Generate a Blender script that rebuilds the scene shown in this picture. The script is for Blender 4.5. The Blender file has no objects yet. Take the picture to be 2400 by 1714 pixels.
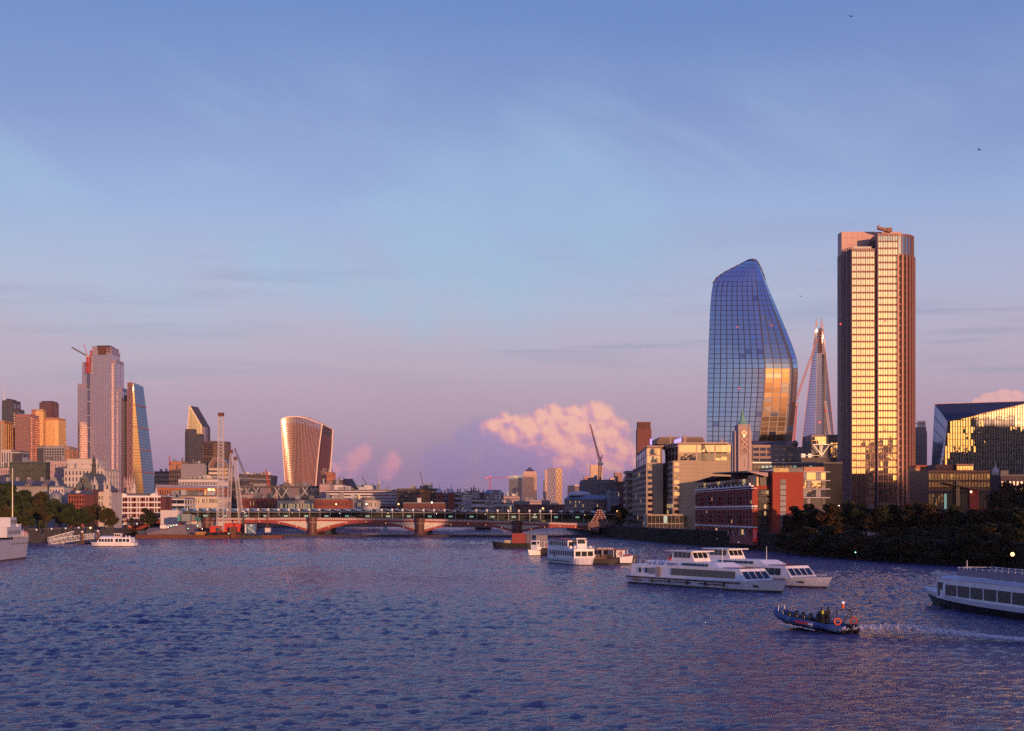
import bpy, math, random
import numpy as np
from mathutils import Vector, Matrix

random.seed(7)
rng = np.random.default_rng(7)
R = math.radians
scene = bpy.context.scene
col = scene.collection

# ------------------------------------------------------------------ camera, sky, sun
F, CX, HY, CH = 3400.0, 1200.0, 1200.0, 12.0      # focal length in photo pixels, principal column, horizon row, eye height (m)
cam_data = bpy.data.cameras.new('camera')
cam_data.sensor_width = 36.0
cam_data.lens = F / 2400.0 * 36.0
cam_data.shift_y = (HY - 857.0) / 2400.0
cam_data.clip_start = 1.0
cam_data.clip_end = 60000.0
cam = bpy.data.objects.new('camera', cam_data)
cam.location = (0, 0, CH)
cam.rotation_euler = (R(90), 0, 0)
col.objects.link(cam)
scene.camera = cam

SUN_AZ, SUN_EL = 157.0, 2.8                        # clockwise from straight ahead, and height, in degrees
world = bpy.data.worlds.new('World')
scene.world = world
world.use_nodes = True


class NT:
    """small node-tree writer"""
    def __init__(s, tree):
        s.t = tree; s.n = tree.nodes; s.l = tree.links

    def node(s, kind, **kw):
        nd = s.n.new(kind)
        for k, v in kw.items():
            setattr(nd, k, v)
        return nd

    def put(s, sock, v):
        if hasattr(v, 'is_linked') or hasattr(v, 'links'):
            s.l.new(v, sock)
        else:
            sock.default_value = v

    def math(s, op, a, b=0.0, c=0.0, clamp=False):
        nd = s.node('ShaderNodeMath', operation=op); nd.use_clamp = clamp
        s.put(nd.inputs[0], a); s.put(nd.inputs[1], b); s.put(nd.inputs[2], c)
        return nd.outputs[0]

    def vmath(s, op, a, b=(0, 0, 0)):
        nd = s.node('ShaderNodeVectorMath', operation=op)
        s.put(nd.inputs[0], a); s.put(nd.inputs[1], b)
        return nd.outputs[0]

    def mix(s, f, a, b):
        nd = s.node('ShaderNodeMix', data_type='RGBA')
        s.put(nd.inputs[0], f); s.put(nd.inputs[6], a); s.put(nd.inputs[7], b)
        return nd.outputs[2]

    def smooth(s, x, lo, hi):
        nd = s.node('ShaderNodeMapRange', interpolation_type='SMOOTHSTEP')
        s.put(nd.inputs[0], x); nd.inputs[1].default_value = lo; nd.inputs[2].default_value = hi
        return nd.outputs[0]

    def noise(s, vec, scale, detail=4.0, rough=0.55, dist=0.0):
        nd = s.node('ShaderNodeTexNoise')
        s.put(nd.inputs['Vector'], vec)
        nd.inputs['Scale'].default_value = scale; nd.inputs['Detail'].default_value = detail
        nd.inputs['Roughness'].default_value = rough; nd.inputs['Distortion'].default_value = dist
        return nd.outputs[0]

    def ramp(s, x, stops):
        nd = s.node('ShaderNodeValToRGB')
        cr = nd.color_ramp
        while len(cr.elements) < len(stops):
            cr.elements.new(0.5)
        for e, (p, c) in zip(cr.elements, stops):
            e.position = p; e.color = (c[0], c[1], c[2], 1)
        s.put(nd.inputs[0], x)
        return nd.outputs[0]


def srgb(r, g, b):
    f = lambda v: (v / 255 / 12.92) if v / 255 <= 0.04045 else ((v / 255 + 0.055) / 1.055) ** 2.4
    return (f(r), f(g), f(b), 1.0)


def azel(px, py):
    return math.degrees(math.atan((px - CX) / F)), math.degrees(math.atan((HY - py) / F * math.cos(math.atan((px - CX) / F))))


def build_world():
    t = NT(world.node_tree)
    for nd in list(t.n):
        t.n.remove(nd)
    out = t.node('ShaderNodeOutputWorld')
    sky = t.node('ShaderNodeTexSky', sky_type='NISHITA')
    sky.sun_disc = False
    sky.sun_elevation = R(SUN_EL); sky.sun_rotation = R(SUN_AZ)
    sky.altitude = 0; sky.air_density = 1.0; sky.dust_density = 2.2; sky.ozone_density = 1.6
    bg1 = t.node('ShaderNodeBackground'); bg1.inputs[1].default_value = 0.1
    t.l.new(sky.outputs[0], bg1.inputs[0])
    # dusk dome: lavender belt at the horizon passing into blue overhead
    tc = t.node('ShaderNodeTexCoord')
    sep = t.node('ShaderNodeSeparateXYZ'); t.l.new(tc.outputs['Generated'], sep.inputs[0])
    el = t.math('MULTIPLY', t.math('ARCSINE', sep.outputs[2]), 57.2958)
    az = t.math('MULTIPLY', t.math('ARCTAN2', sep.outputs[0], sep.outputs[1]), 57.2958)
    cmb = t.node('ShaderNodeCombineXYZ'); t.put(cmb.inputs[0], az); t.put(cmb.inputs[1], el)
    ae = cmb.outputs[0]
    wob = t.noise(t.vmath('MULTIPLY', ae, (0.05, 0.16, 1)), 1.0, 5, 0.5)
    el_w = t.math('ADD', el, t.math('MULTIPLY', t.math('SUBTRACT', wob, 0.5), 4.0))
    dome = t.ramp(t.math('DIVIDE', el_w, 90.0, clamp=True), [
        (0.0, (.225, .170, .345)), (0.022, (.285, .195, .375)), (0.050, (.355, .235, .398)),
        (0.072, (.365, .290, .450)), (0.092, (.335, .330, .525)), (0.130, (.225, .300, .560)), (0.165, (.155, .205, .470)), (0.21, (.085, .150, .425)),
        (0.29, (.070, .115, .430)), (0.45, (.062, .100, .430)), (1.0, (.055, .085, .40))])
    # thin streaks of high cloud
    st = t.noise(t.vmath('MULTIPLY', ae, (0.055, 0.75, 1)), 1.0, 6, 0.55, 0.6)
    st_m = t.math('MULTIPLY', t.smooth(st, 0.50, 0.72), t.math('MULTIPLY', t.smooth(el, 3.0, 6.5), t.math('SUBTRACT', 1.0, t.smooth(el, 7.5, 13.0))))
    dome = t.mix(t.math('MULTIPLY', st_m, 0.75), dome, (.21, .21, .40, 1))
    rt = t.node('ShaderNodeVectorRotate', rotation_type='Z_AXIS'); t.l.new(ae, rt.inputs['Vector']); rt.inputs['Angle'].default_value = R(24)
    st2 = t.noise(t.vmath('MULTIPLY', rt.outputs[0], (0.055, 0.24, 1)), 1.0, 5, 0.55, 0.7)
    dome = t.mix(t.math('MULTIPLY', t.math('MULTIPLY', t.smooth(st2, 0.42, 0.72), t.math('MULTIPLY', t.smooth(el, 5, 9), t.math('SUBTRACT', 1.0, t.smooth(el, 13, 19)))), 0.48), dome, (.27, .385, .565, 1))
    # (pale veil of high cloud is added below)
    # cumulus low in the east: heaps of rounded puffs
    wv = t.node('ShaderNodeTexNoise'); wv.inputs['Scale'].default_value = 1.9; wv.inputs['Detail'].default_value = 4
    wv.inputs['Roughness'].default_value = 0.5
    t.l.new(ae, wv.inputs['Vector'])
    warp = t.vmath('MULTIPLY', t.vmath('SUBTRACT', wv.outputs[1], (.5, .5, .5)), (0.40, 0.34, 0))
    wv2 = t.node('ShaderNodeTexNoise'); wv2.inputs['Scale'].default_value = 0.8; wv2.inputs['Detail'].default_value = 3
    t.l.new(ae, wv2.inputs['Vector'])
    warp2 = t.vmath('MULTIPLY', t.vmath('SUBTRACT', wv2.outputs[1], (.5, .5, .5)), (0.5, 0.4, 0))
    wv3 = t.node('ShaderNodeTexNoise'); wv3.inputs['Scale'].default_value = 5.5; wv3.inputs['Detail'].default_value = 3
    t.l.new(ae, wv3.inputs['Vector'])
    p = t.vmath('ADD', t.vmath('ADD', ae, warp), t.vmath('ADD', warp2, t.vmath('MULTIPLY', t.vmath('SUBTRACT', wv3.outputs[1], (.5, .5, .5)), (.16, .14, 0))))

    def heap(puffs):
        best = None; lit = None
        for px, py, r in puffs:
            a, e = azel(px, py); rr = math.degrees(r * 1.16 / F)
            dv = t.node('ShaderNodeVectorMath', operation='DISTANCE')
            t.l.new(p, dv.inputs[0]); dv.inputs[1].default_value = (a, e, 0)
            h = t.math('SUBTRACT', 1.0, t.math('DIVIDE', dv.outputs[1], rr))
            # height of the puff's upper sunward side
            dl = t.node('ShaderNodeVectorMath', operation='DISTANCE')
            t.l.new(p, dl.inputs[0]); dl.inputs[1].default_value = (a + rr * .30, e + rr * .42, 0)
            q = t.math('SUBTRACT', 1.0, t.math('DIVIDE', dl.outputs[1], rr * 1.15))
            if best is None:
                best, lit = h, q
            else:
                best = t.math('SMOOTH_MAX', best, h, 0.18); lit = t.math('SMOOTH_MAX', lit, q, 0.12)
        return best, lit
    dv_, _q = heap([(640, 615, 110), (760, 655, 110), (880, 705, 100), (990, 755, 80), (1090, 470, 240), (1270, 450, 260), (1180, 640, 200), (1020, 600, 170), (1420, 540, 200)])
    dome = t.mix(t.math('MULTIPLY', t.smooth(dv_, 0.0, 1.0), t.math('ADD', .2, t.math('MULTIPLY', st2, .75))), dome, (.235, .37, .575, 1))
    # narrow grey-mauve bars low in the sky
    for px, py, w, h in ((2300, 776, 190, 13), (2345, 866, 170, 15), (2240, 800, 120, 8), (1490, 812, 230, 9), (1260, 824, 190, 7), (1700, 800, 160, 8)):
        a, e = azel(px, py)
        dv = t.node('ShaderNodeVectorMath', operation='LENGTH')
        q_ = t.vmath('SUBTRACT', t.vmath('ADD', ae, t.vmath('MULTIPLY', warp, (0, .5, 0))), (a, e - .0, 0))
        t.l.new(t.vmath('MULTIPLY', q_, (F / w / 57.3, F / h / 57.3, 0)), dv.inputs[0])
        dome = t.mix(t.math('MULTIPLY', t.smooth(t.math('SUBTRACT', 1.0, dv.outputs['Value']), 0.0, .9), .42), dome, (.19, .20, .38, 1))
    fine = t.noise(ae, 1.7, 4, 0.5)
    fine2 = t.noise(t.vmath('ADD', ae, (0.14, 0.18, 0)), 1.7, 4, 0.5)
    relief = t.math('MULTIPLY', t.math('SUBTRACT', fine2, fine), -1.5)
    d, q = heap([(1262, 988, 30), (1300, 980, 34), (1340, 985, 34), (1395, 990, 52), (1432, 1012, 40), (1275, 1025, 48), (1330, 1040, 62),
                 (1400, 1052, 60), (1450, 1078, 52), (1178, 992, 30), (1205, 1002, 30), (1225, 1030, 44), (1290, 1065, 60), (1150, 1010, 30), (1190, 1035, 36), (1300, 1105, 50), (1390, 1125, 56), (1475, 1120, 46), (1250, 1000, 34), (1490, 1090, 40), (1380, 1090, 54), (1235, 1005, 26), (1330, 1085, 60), (1430, 1110, 60)])
    mask = t.math('MULTIPLY', t.smooth(d, -.02, 0.36), t.math('ADD', .30, t.math('MULTIPLY', t.smooth(el, 0.7, 2.5), .70)))
    sh = t.smooth(t.math('ADD', t.math('ADD', q, relief), t.math('MULTIPLY', t.math('SUBTRACT', el, 2.6), 0.16)), 0.02, 1.08)
    ccol = t.ramp(sh, [(0.0, srgb(140, 116, 176)), (0.35, srgb(176, 126, 172)), (0.68, srgb(210, 142, 164)), (1.0, srgb(232, 168, 162))])
    dome2 = t.mix(t.math('MULTIPLY', mask, 0.93), dome, ccol)
    # blue-grey bank behind and left of it
    d3, q3 = heap([(1130, 1015, 44), (1180, 1035, 44), (1090, 1035, 40), (1230, 1060, 42), (1160, 1085, 60), (1050, 1090, 70), (1250, 1110, 60)])
    dome2b = t.mix(t.math('MULTIPLY', t.smooth(d3, 0.0, 0.6), 0.55), dome, srgb(118, 112, 178))
    dome2 = t.mix(t.math('MULTIPLY', mask, 0.95), dome2b, ccol)
    # two fainter towers left, a scrap over the roof at right
    d4, q4 = heap([(852, 1058, 26), (838, 1082, 30), (815, 1100, 32), (780, 1100, 24), (918, 1082, 28), (905, 1105, 28)])
    dome3 = t.mix(t.math('MULTIPLY', t.smooth(d4, 0.0, 0.6), 0.72), dome2, t.ramp(t.smooth(t.math('ADD', q4, relief), -.1, .8), [(0, srgb(150, 122, 176)), (1, srgb(204, 138, 164))]))
    d5, q5 = heap([(2350, 936, 22), (2380, 938, 20), (2315, 944, 18), (2285, 948, 12), (2420, 944, 26), (2300, 955, 20), (2360, 958, 30)])
    dome4 = t.mix(t.math('MULTIPLY', t.smooth(d5, 0.0, 0.3), 0.8), dome3, t.ramp(t.smooth(t.math('ADD', q5, relief), -.1, .8), [(0, srgb(170, 130, 172)), (1, srgb(222, 158, 164))]))
    # towards the sunset the lavender gives way to the sun's own glow
    dn = t.node('ShaderNodeVectorMath', operation='DOT_PRODUCT'); t.l.new(tc.outputs['Generated'], dn.inputs[0])
    dn.inputs[1].default_value = (math.sin(R(SUN_AZ)), math.cos(R(SUN_AZ)), 0)
    keep = t.math('SUBTRACT', 1.0, t.math('MULTIPLY', t.smooth(dn.outputs['Value'], 0.35, 0.95), .46))
    bg2 = t.node('ShaderNodeBackground'); t.put(bg2.inputs[1], keep)
    t.l.new(dome4, bg2.inputs[0])
    add = t.node('ShaderNodeAddShader')
    t.l.new(bg1.outputs[0], add.inputs[0]); t.l.new(bg2.outputs[0], add.inputs[1])
    t.l.new(add.outputs[0], out.inputs[0])


build_world()
sun_data = bpy.data.lights.new('sun', 'SUN')
sun_data.energy = 4.4
sun_data.angle = R(0.53)
sun_data.color = (1.0, 0.49, 0.26)
sun = bpy.data.objects.new('sun', sun_data)
sv = Vector((math.sin(R(SUN_AZ)) * math.cos(R(SUN_EL)), math.cos(R(SUN_AZ)) * math.cos(R(SUN_EL)), math.sin(R(SUN_EL))))
sun.rotation_euler = sv.to_track_quat('Z', 'Y').to_euler()
sun.location = sv * 900
col.objects.link(sun)

scene.view_settings.view_transform = 'Standard'
scene.view_settings.look = 'None'
scene.view_settings.exposure = 0.0
scene.view_settings.gamma = 1.0
scene.render.engine = 'CYCLES'
scene.cycles.max_bounces = 6
scene.cycles.diffuse_bounces = 2
scene.cycles.glossy_bounces = 3
scene.cycles.transparent_max_bounces = 6
scene.cycles.sample_clamp_indirect = 2.0
scene.cycles.use_denoising = False
scene.cycles.use_adaptive_sampling = True
scene.cycles.adaptive_threshold = 0.006


# ------------------------------------------------------------------ helpers
def X(px, Y): return (px - CX) * Y / F
def Z(py, Y): return CH + (HY - py) * Y / F
def P(px, py, Y): return Vector((X(px, Y), Y, Z(py, Y)))


OFF = {}                                            # world offset of each unrotated frame


def tag(o, label=None, cat=None, group=None, kind=None):
    if label: o['label'] = label
    if cat: o['category'] = cat
    if group: o['group'] = group
    if kind: o['kind'] = kind
    return o


def thing(name, label, cat, loc=(0, 0, 0), rz=None, group=None):
    o = bpy.data.objects.new(name, None)
    col.objects.link(o)
    o.location = loc
    if rz is not None:
        o.rotation_euler = (0, 0, rz); OFF[o.name] = None
    else:
        OFF[o.name] = Vector(loc)
    o.empty_display_size = 0.5
    return tag(o, label, cat, group)


def link(name, me, parent):
    o = bpy.data.objects.new(name, me)
    col.objects.link(o)
    if parent is not None:
        o.parent = parent
        off = OFF.get(parent.name)
        if off is not None:
            o.location = -off
    OFF[o.name] = Vector((0, 0, 0)) if (parent is None or OFF.get(parent.name) is not None) else None
    return o


class MB:
    def __init__(s):
        s.v = []; s.f = []

    def add(s, vs, fs):
        n = len(s.v); s.v += [tuple(v) for v in vs]; s.f += [tuple(i + n for i in f) for f in fs]
        return s

    def box(s, x0, x1, y0, y1, z0, z1):
        return s.add([(x0, y0, z0), (x1, y0, z0), (x1, y1, z0), (x0, y1, z0), (x0, y0, z1), (x1, y0, z1), (x1, y1, z1), (x0, y1, z1)],
                     [(0, 3, 2, 1), (4, 5, 6, 7), (0, 1, 5, 4), (1, 2, 6, 5), (2, 3, 7, 6), (3, 0, 4, 7)])

    def fbox(s, o, d, n, u0, u1, w0, w1, z0, z1):
        """box in a facade frame: o plan origin, d along, n outward"""
        pts = []
        for z in (z0, z1):
            for (u, w) in ((u0, w1), (u1, w1), (u1, w0), (u0, w0)):
                pts.append((o[0] + d[0] * u + n[0] * w, o[1] + d[1] * u + n[1] * w, z))
        return s.add(pts, [(0, 3, 2, 1), (4, 5, 6, 7), (0, 1, 5, 4), (1, 2, 6, 5), (2, 3, 7, 6), (3, 0, 4, 7)])

    def prism(s, poly, z0, z1, top=None):
        n = len(poly); top = top or poly
        vs = [(p[0], p[1], z0) for p in poly] + [(p[0], p[1], p[2] if len(p) > 2 else z1) for p in top]
        fs = [tuple(range(n - 1, -1, -1)), tuple(range(n, 2 * n))] + [(i, (i + 1) % n, n + (i + 1) % n, n + i) for i in range(n)]
        return s.add(vs, fs)

    def hexa(s, b, t):
        """8 points: bottom quad, top quad (ccw)"""
        return s.add(list(b) + list(t), [(0, 3, 2, 1), (4, 5, 6, 7), (0, 1, 5, 4), (1, 2, 6, 5), (2, 3, 7, 6), (3, 0, 4, 7)])

    def bar(s, p, q, w, h=None):
        p = Vector(p); q = Vector(q); d = q - p
        if d.length < 1e-6: return s
        d.normalize(); h = h or w
        a = Vector((0, 0, 1)) if abs(d.z) < .9 else Vector((0, 1, 0))
        x = d.cross(a).normalized() * w / 2; y = x.cross(d).normalized() * h / 2
        return s.hexa([p - x - y, p + x - y, p + x + y, p - x + y], [q - x - y, q + x - y, q + x + y, q - x + y])

    def tube(s, p, q, r0, r1=None, n=8):
        p = Vector(p); q = Vector(q); r1 = r0 if r1 is None else r1
        d = (q - p).normalized(); a = Vector((0, 0, 1)) if abs(d.z) < .9 else Vector((0, 1, 0))
        x = d.cross(a).normalized(); y = x.cross(d).normalized()
        vs = []
        for c, r in ((p, r0), (q, r1)):
            for i in range(n):
                t = 2 * math.pi * i / n; vs.append(c + x * math.cos(t) * r + y * math.sin(t) * r)
        fs = [(i, (i + 1) % n, n + (i + 1) % n, n + i) for i in range(n)] + [tuple(range(n - 1, -1, -1)), tuple(range(n, 2 * n))]
        return s.add(vs, fs)

    def path(s, pts, r, n=6):
        for a, b in zip(pts[:-1], pts[1:]): s.tube(a, b, r, r, n)
        return s

    def lathe(s, c, prof, n=16):
        vs = []
        for r, z in prof:
            for i in range(n):
                t = 2 * math.pi * i / n; vs.append((c[0] + r * math.cos(t), c[1] + r * math.sin(t), c[2] + z))
        fs = []
        for k in range(len(prof) - 1):
            for i in range(n):
                fs.append((k * n + i, k * n + (i + 1) % n, (k + 1) * n + (i + 1) % n, (k + 1) * n + i))
        fs.append(tuple(range(n - 1, -1, -1))); m = (len(prof) - 1) * n; fs.append(tuple(range(m, m + n)))
        return s.add(vs, fs)

    def loft(s, rings, cap=True):
        n = len(rings[0]); vs = [p for r in rings for p in r]; fs = []
        for k in range(len(rings) - 1):
            for i in range(n):
                fs.append((k * n + i, k * n + (i + 1) % n, (k + 1) * n + (i + 1) % n, (k + 1) * n + i))
        if cap:
            fs.append(tuple(range(n - 1, -1, -1))); m = (len(rings) - 1) * n; fs.append(tuple(range(m, m + n)))
        return s.add(vs, fs)

    def sheet(s, rows):
        n = len(rows[0]); vs = [p for r in rows for p in r]
        return s.add(vs, [(k * n + i, k * n + i + 1, (k + 1) * n + i + 1, (k + 1) * n + i) for k in range(len(rows) - 1) for i in range(n - 1)])

    def ball(s, c, r, n=10, sz=1.0):
        return s.lathe(c, [(max(.02 * r, r * math.sin(math.pi * k / n)), -r * sz * math.cos(math.pi * k / n)) for k in range(n + 1)], n + 2)

    def torus(s, c, ax, R_, r, n=16, m=6):
        ax = Vector(ax).normalized(); a = Vector((0, 0, 1)) if abs(ax.z) < .9 else Vector((1, 0, 0))
        x = ax.cross(a).normalized(); y = ax.cross(x)
        rings = []
        for i in range(n):
            t = 2 * math.pi * i / n; e = x * math.cos(t) + y * math.sin(t)
            rings.append([Vector(c) + e * (R_ + r * math.cos(2 * math.pi * j / m)) + ax * r * math.sin(2 * math.pi * j / m) for j in range(m)])
        return s.loft(rings + [rings[0]], cap=False)

    def mesh(s, name, mat, smooth=False):
        me = bpy.data.meshes.new(name)
        me.from_pydata(s.v, [], s.f)
        if mat: me.materials.append(mat)
        if smooth: me.polygons.foreach_set('use_smooth', [True] * len(me.polygons))
        me.update()
        return me

    def build(s, name, mat, parent=None, smooth=False, kind=None, label=None):
        o = link(name, s.mesh(name, mat, smooth), parent)
        return tag(o, label=label, kind=kind)


MATS = {}


def M(name, c, rough=.65, metal=0.0, var=.18, scale=.25, bump=0.0, spec=.5, emit=None, es=0.0, streak=False):
    """painted / stone / metal surface with uneven tone"""
    if name in MATS: return MATS[name]
    m = bpy.data.materials.new(name); m.use_nodes = True
    t = NT(m.node_tree); b = t.n['Principled BSDF']
    geo = t.node('ShaderNodeNewGeometry')
    pos = geo.outputs['Position']
    v = t.vmath('MULTIPLY', pos, (1, 1, .25)) if streak else pos
    if var > 0:
        n1 = t.noise(v, scale, 5, .6); n2 = t.noise(v, scale * 9, 3, .6)
        f = t.math('ADD', t.math('MULTIPLY', t.math('SUBTRACT', n1, .5), var * 2.4), t.math('MULTIPLY', t.math('SUBTRACT', n2, .5), var * 1.4))
        f = t.math('ADD', f, 1.0)
        t.l.new(t.vmath('MULTIPLY', (c[0], c[1], c[2]), (1, 1, 1)), b.inputs['Base Color'])
        sc = t.node('ShaderNodeVectorMath', operation='SCALE'); sc.inputs[0].default_value = c[:3]
        t.put(sc.inputs['Scale'], f); t.l.new(sc.outputs[0], b.inputs['Base Color'])
        t.put(b.inputs['Roughness'], t.math('ADD', rough, t.math('MULTIPLY', t.math('SUBTRACT', n2, .5), .25), clamp=True))
    else:
        b.inputs['Base Color'].default_value = (c[0], c[1], c[2], 1); b.inputs['Roughness'].default_value = rough
    b.inputs['Metallic'].default_value = metal
    b.inputs['Specular IOR Level'].default_value = spec
    if bump > 0:
        bp = t.node('ShaderNodeBump'); bp.inputs['Strength'].default_value = bump; bp.inputs['Distance'].default_value = .05
        t.put(bp.inputs['Height'], t.noise(pos, 6.0, 4, .6)); t.l.new(bp.outputs[0], b.inputs['Normal'])
    if emit:
        b.inputs['Emission Color'].default_value = (emit[0], emit[1], emit[2], 1); b.inputs['Emission Strength'].default_value = es
    MATS[name] = m
    return m


def G(name, tint, refl=.5, rough=.03, base=(.01, .01, .012), wob=.02, wscale=.35, fres=1.0):
    """reflective glazing: coated panes, slightly uneven"""
    if name in MATS: return MATS[name]
    m = bpy.data.materials.new(name); m.use_nodes = True
    t = NT(m.node_tree); b = t.n['Principled BSDF']
    b.inputs['Base Color'].default_value = (*base, 1); b.inputs['Roughness'].default_value = .2
    b.inputs['Specular IOR Level'].default_value = .5
    g = t.node('ShaderNodeBsdfGlossy'); g.inputs['Color'].default_value = (*tint, 1); g.inputs['Roughness'].default_value = rough
    geo = t.node('ShaderNodeNewGeometry')
    if wob > 0:
        bp = t.node('ShaderNodeBump'); bp.inputs['Strength'].default_value = 1.0; bp.inputs['Distance'].default_value = wob
        t.put(bp.inputs['Height'], t.noise(geo.outputs['Position'], wscale, 2, .5)); t.l.new(bp.outputs[0], g.inputs['Normal'])
    lw = t.node('ShaderNodeLayerWeight'); lw.inputs['Blend'].default_value = .25
    fac = t.math('ADD', refl, t.math('MULTIPLY', lw.outputs['Fresnel'], (1.0 - refl) * fres), clamp=True)
    mx = t.node('ShaderNodeMixShader'); t.put(mx.inputs[0], fac)
    t.l.new(b.outputs[0], mx.inputs[1]); t.l.new(g.outputs[0], mx.inputs[2])
    t.l.new(mx.outputs[0], t.n['Material Output'].inputs[0])
    MATS[name] = m
    return m


# common surfaces
WHITE = M('white_paint', (.72, .71, .70), .4, var=.12, scale=.6, streak=True)
BOATWHITE = M('boat_white', (.80, .79, .79), .35, var=.24, scale=.5, streak=True)
BLACKP = M('black_paint', (.012, .012, .014), .45, var=.3, scale=.6)
STEEL = M('galvanised_steel', (.42, .43, .45), .45, .6, var=.15)
DARKSTEEL = M('dark_steel', (.06, .06, .07), .5, .3, var=.2)
REDP = M('red_paint', (.48, .035, .02), .5, var=.2, scale=.5)
BRICK = M('red_brick', (.24, .065, .042), .85, var=.3, scale=.4, bump=.3)
BRICKD = M('dark_brick', (.13, .05, .04), .85, var=.3, scale=.4, bump=.3)
BRICKO = M('orange_brick', (.36, .085, .035), .85, var=.22, scale=.3, bump=.3)
STONE = M('portland_stone', (.44, .40, .36), .8, var=.2, scale=.2, streak=True)
STONEP = M('pale_stone', (.50, .45, .42), .8, var=.15, scale=.15, streak=True)
STONEB = M('buff_stone', (.40, .31, .21), .8, var=.14, scale=.12, streak=True)
CONC = M('concrete', (.28, .26, .25), .85, var=.2, scale=.2, streak=True)
CONCD = M('dark_concrete', (.13, .12, .12), .85, var=.2, scale=.2, streak=True)
SLATE = M('slate_roof', (.075, .08, .10), .6, var=.25, scale=.5)
LEAD = M('lead_roof', (.16, .18, .22), .5, var=.2, scale=.3)
COPPER = M('copper_green', (.16, .36, .26), .6, var=.2, scale=.6)
BRONZE = M('bronze_cladding', (.17, .085, .06), .45, .35, var=.2, scale=.2)
PINKCLAD = M('granite_cladding', (.55, .34, .29), .6, var=.14, scale=.1)
ASPH = M('asphalt', (.05, .05, .052), .9, var=.25, scale=.15)
RUST = M('rusty_steel', (.14, .05, .03), .8, var=.35, scale=.5)
TIMBER = M('dark_timber', (.05, .04, .035), .8, var=.3, scale=.6)
TEAL = M('teal_hoarding', (.08, .30, .27), .6, var=.15)
GDARK = G('glass_dark', (.75, .78, .85), .16, .03)
GBLUE = G('glass_blue', (.55, .66, .85), .55, .04)
GGOLD = G('glass_bronze', (1.0, .95, .80), .84, .03, wob=.012)
GMID = G('glass_mid', (.85, .85, .9), .32, .08)
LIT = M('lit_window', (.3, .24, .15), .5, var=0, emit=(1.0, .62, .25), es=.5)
LITC = M('lit_window_cool', (.2, .3, .26), .5, var=0, emit=(.45, .85, .7), es=.35)
LAMP = M('lamp_glow', (.9, .9, .8), .5, var=0, emit=(1.0, .86, .6), es=5.0)
LAMPO = M('lamp_glow_amber', (.9, .7, .4), .5, var=0, emit=(1.0, .55, .18), es=4.0)
LAMPR = M('warning_lamp_red', (.7, .05, .05), .5, var=0, emit=(1.0, .06, .06), es=2.5)
LAMPG = M('lamp_glow_green', (.3, .9, .5), .5, var=0, emit=(.3, 1.0, .5), es=5.0)
LAMPW = M('lamp_globe_white', (.85, .85, .88), .35, var=0, emit=(.9, .9, 1.0), es=.25)

PANE = {}


def pane_mesh(name, w, h, mat, t=.05):
    k = (name, round(w, 2), round(h, 2), mat.name)
    if k not in PANE:
        mb = MB(); mb.box(-w / 2, w / 2, -t, 0, -h / 2, h / 2)
        PANE[k] = mb.mesh(name, mat)
    return PANE[k]


def pick(glass):
    if not isinstance(glass, (list, tuple)): return glass
    r = random.random() * sum(w for _, w in glass)
    for m, w in glass:
        r -= w
        if r <= 0: return m
    return glass[-1][0]


def facade(parent, A, B, z0, z1, nx, nz, wf=.7, hf=.6, frame=None, glass=GDARK, d=.3, indiv=None, name='window', jit=.35, split=True, fname='facade_frame', skip=None):
    """piers and spandrels standing proud of the core wall, a pane in every opening"""
    A = Vector((A[0], A[1])); B = Vector((B[0], B[1])); L = (B - A).length
    dr = (B - A) / L; n = Vector((dr.y, -dr.x)); cw = L / nx; ch = (z1 - z0) / nz
    Ym = max(60.0, (A.y + B.y) / 2)
    if indiv is None:
        vis = abs(n.y) if abs(n.y) > .25 else .25
        indiv = cw * F / Ym * vis >= 7.5 and ch * F / Ym >= 7.0
    pw, sh = cw * (1 - wf), ch * (1 - hf)
    if frame is not None and (wf < .999 or hf < .999):
        fb = MB()
        if wf < .999:
            for i in range(nx + 1):
                a = max(0, i * cw - pw / 2); b = min(L, i * cw + pw / 2)
                fb.fbox(A, dr, n, a, b, -.05, d, z0, z1)
        if hf < .999:
            for j in range(nz + 1):
                a = max(z0, z0 + j * ch - sh / 2); b = min(z1, z0 + j * ch + sh / 2)
                fb.fbox(A, dr, n, .01, L - .01, -.05, d * .8, a + .01, b - .01)
        fb.build(fname, frame, parent)
    joined = {}
    rot = Matrix(((dr.x, n.x * -1, 0), (dr.y, n.y * -1, 0), (0, 0, 1)))   # local -y looks outward
    for i in range(nx):
        for j in range(nz):
            if skip and skip(i, j): continue
            g = pick(glass); u = (i + .5) * cw; z = z0 + (j + .5) * ch
            w, h = cw * wf, ch * hf
            if indiv:
                me = pane_mesh(name, w, h, g)
                o = bpy.data.objects.new(name, me); col.objects.link(o); o.parent = parent
                c = Vector((A.x + dr.x * u + n.x * .03, A.y + dr.y * u + n.y * .03, z))
                off = OFF.get(parent.name) or Vector((0, 0, 0))
                jz, jx = R(random.gauss(0, jit)), R(random.gauss(0, jit))
                mm = rot.to_4x4() @ Matrix.Rotation(jz, 4, 'Z') @ Matrix.Rotation(jx, 4, 'X')
                mm.translation = c - off
                o.matrix_local = mm
            else:
                mb = joined.setdefault(g.name, (g, MB()))[1]
                mb.fbox(A, dr, n, u - w / 2, u + w / 2, 0.0, .04, z - h / 2, z + h / 2)
    for g, mb in joined.values():
        mb.build('glazing', g, parent, kind='stuff')


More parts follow.
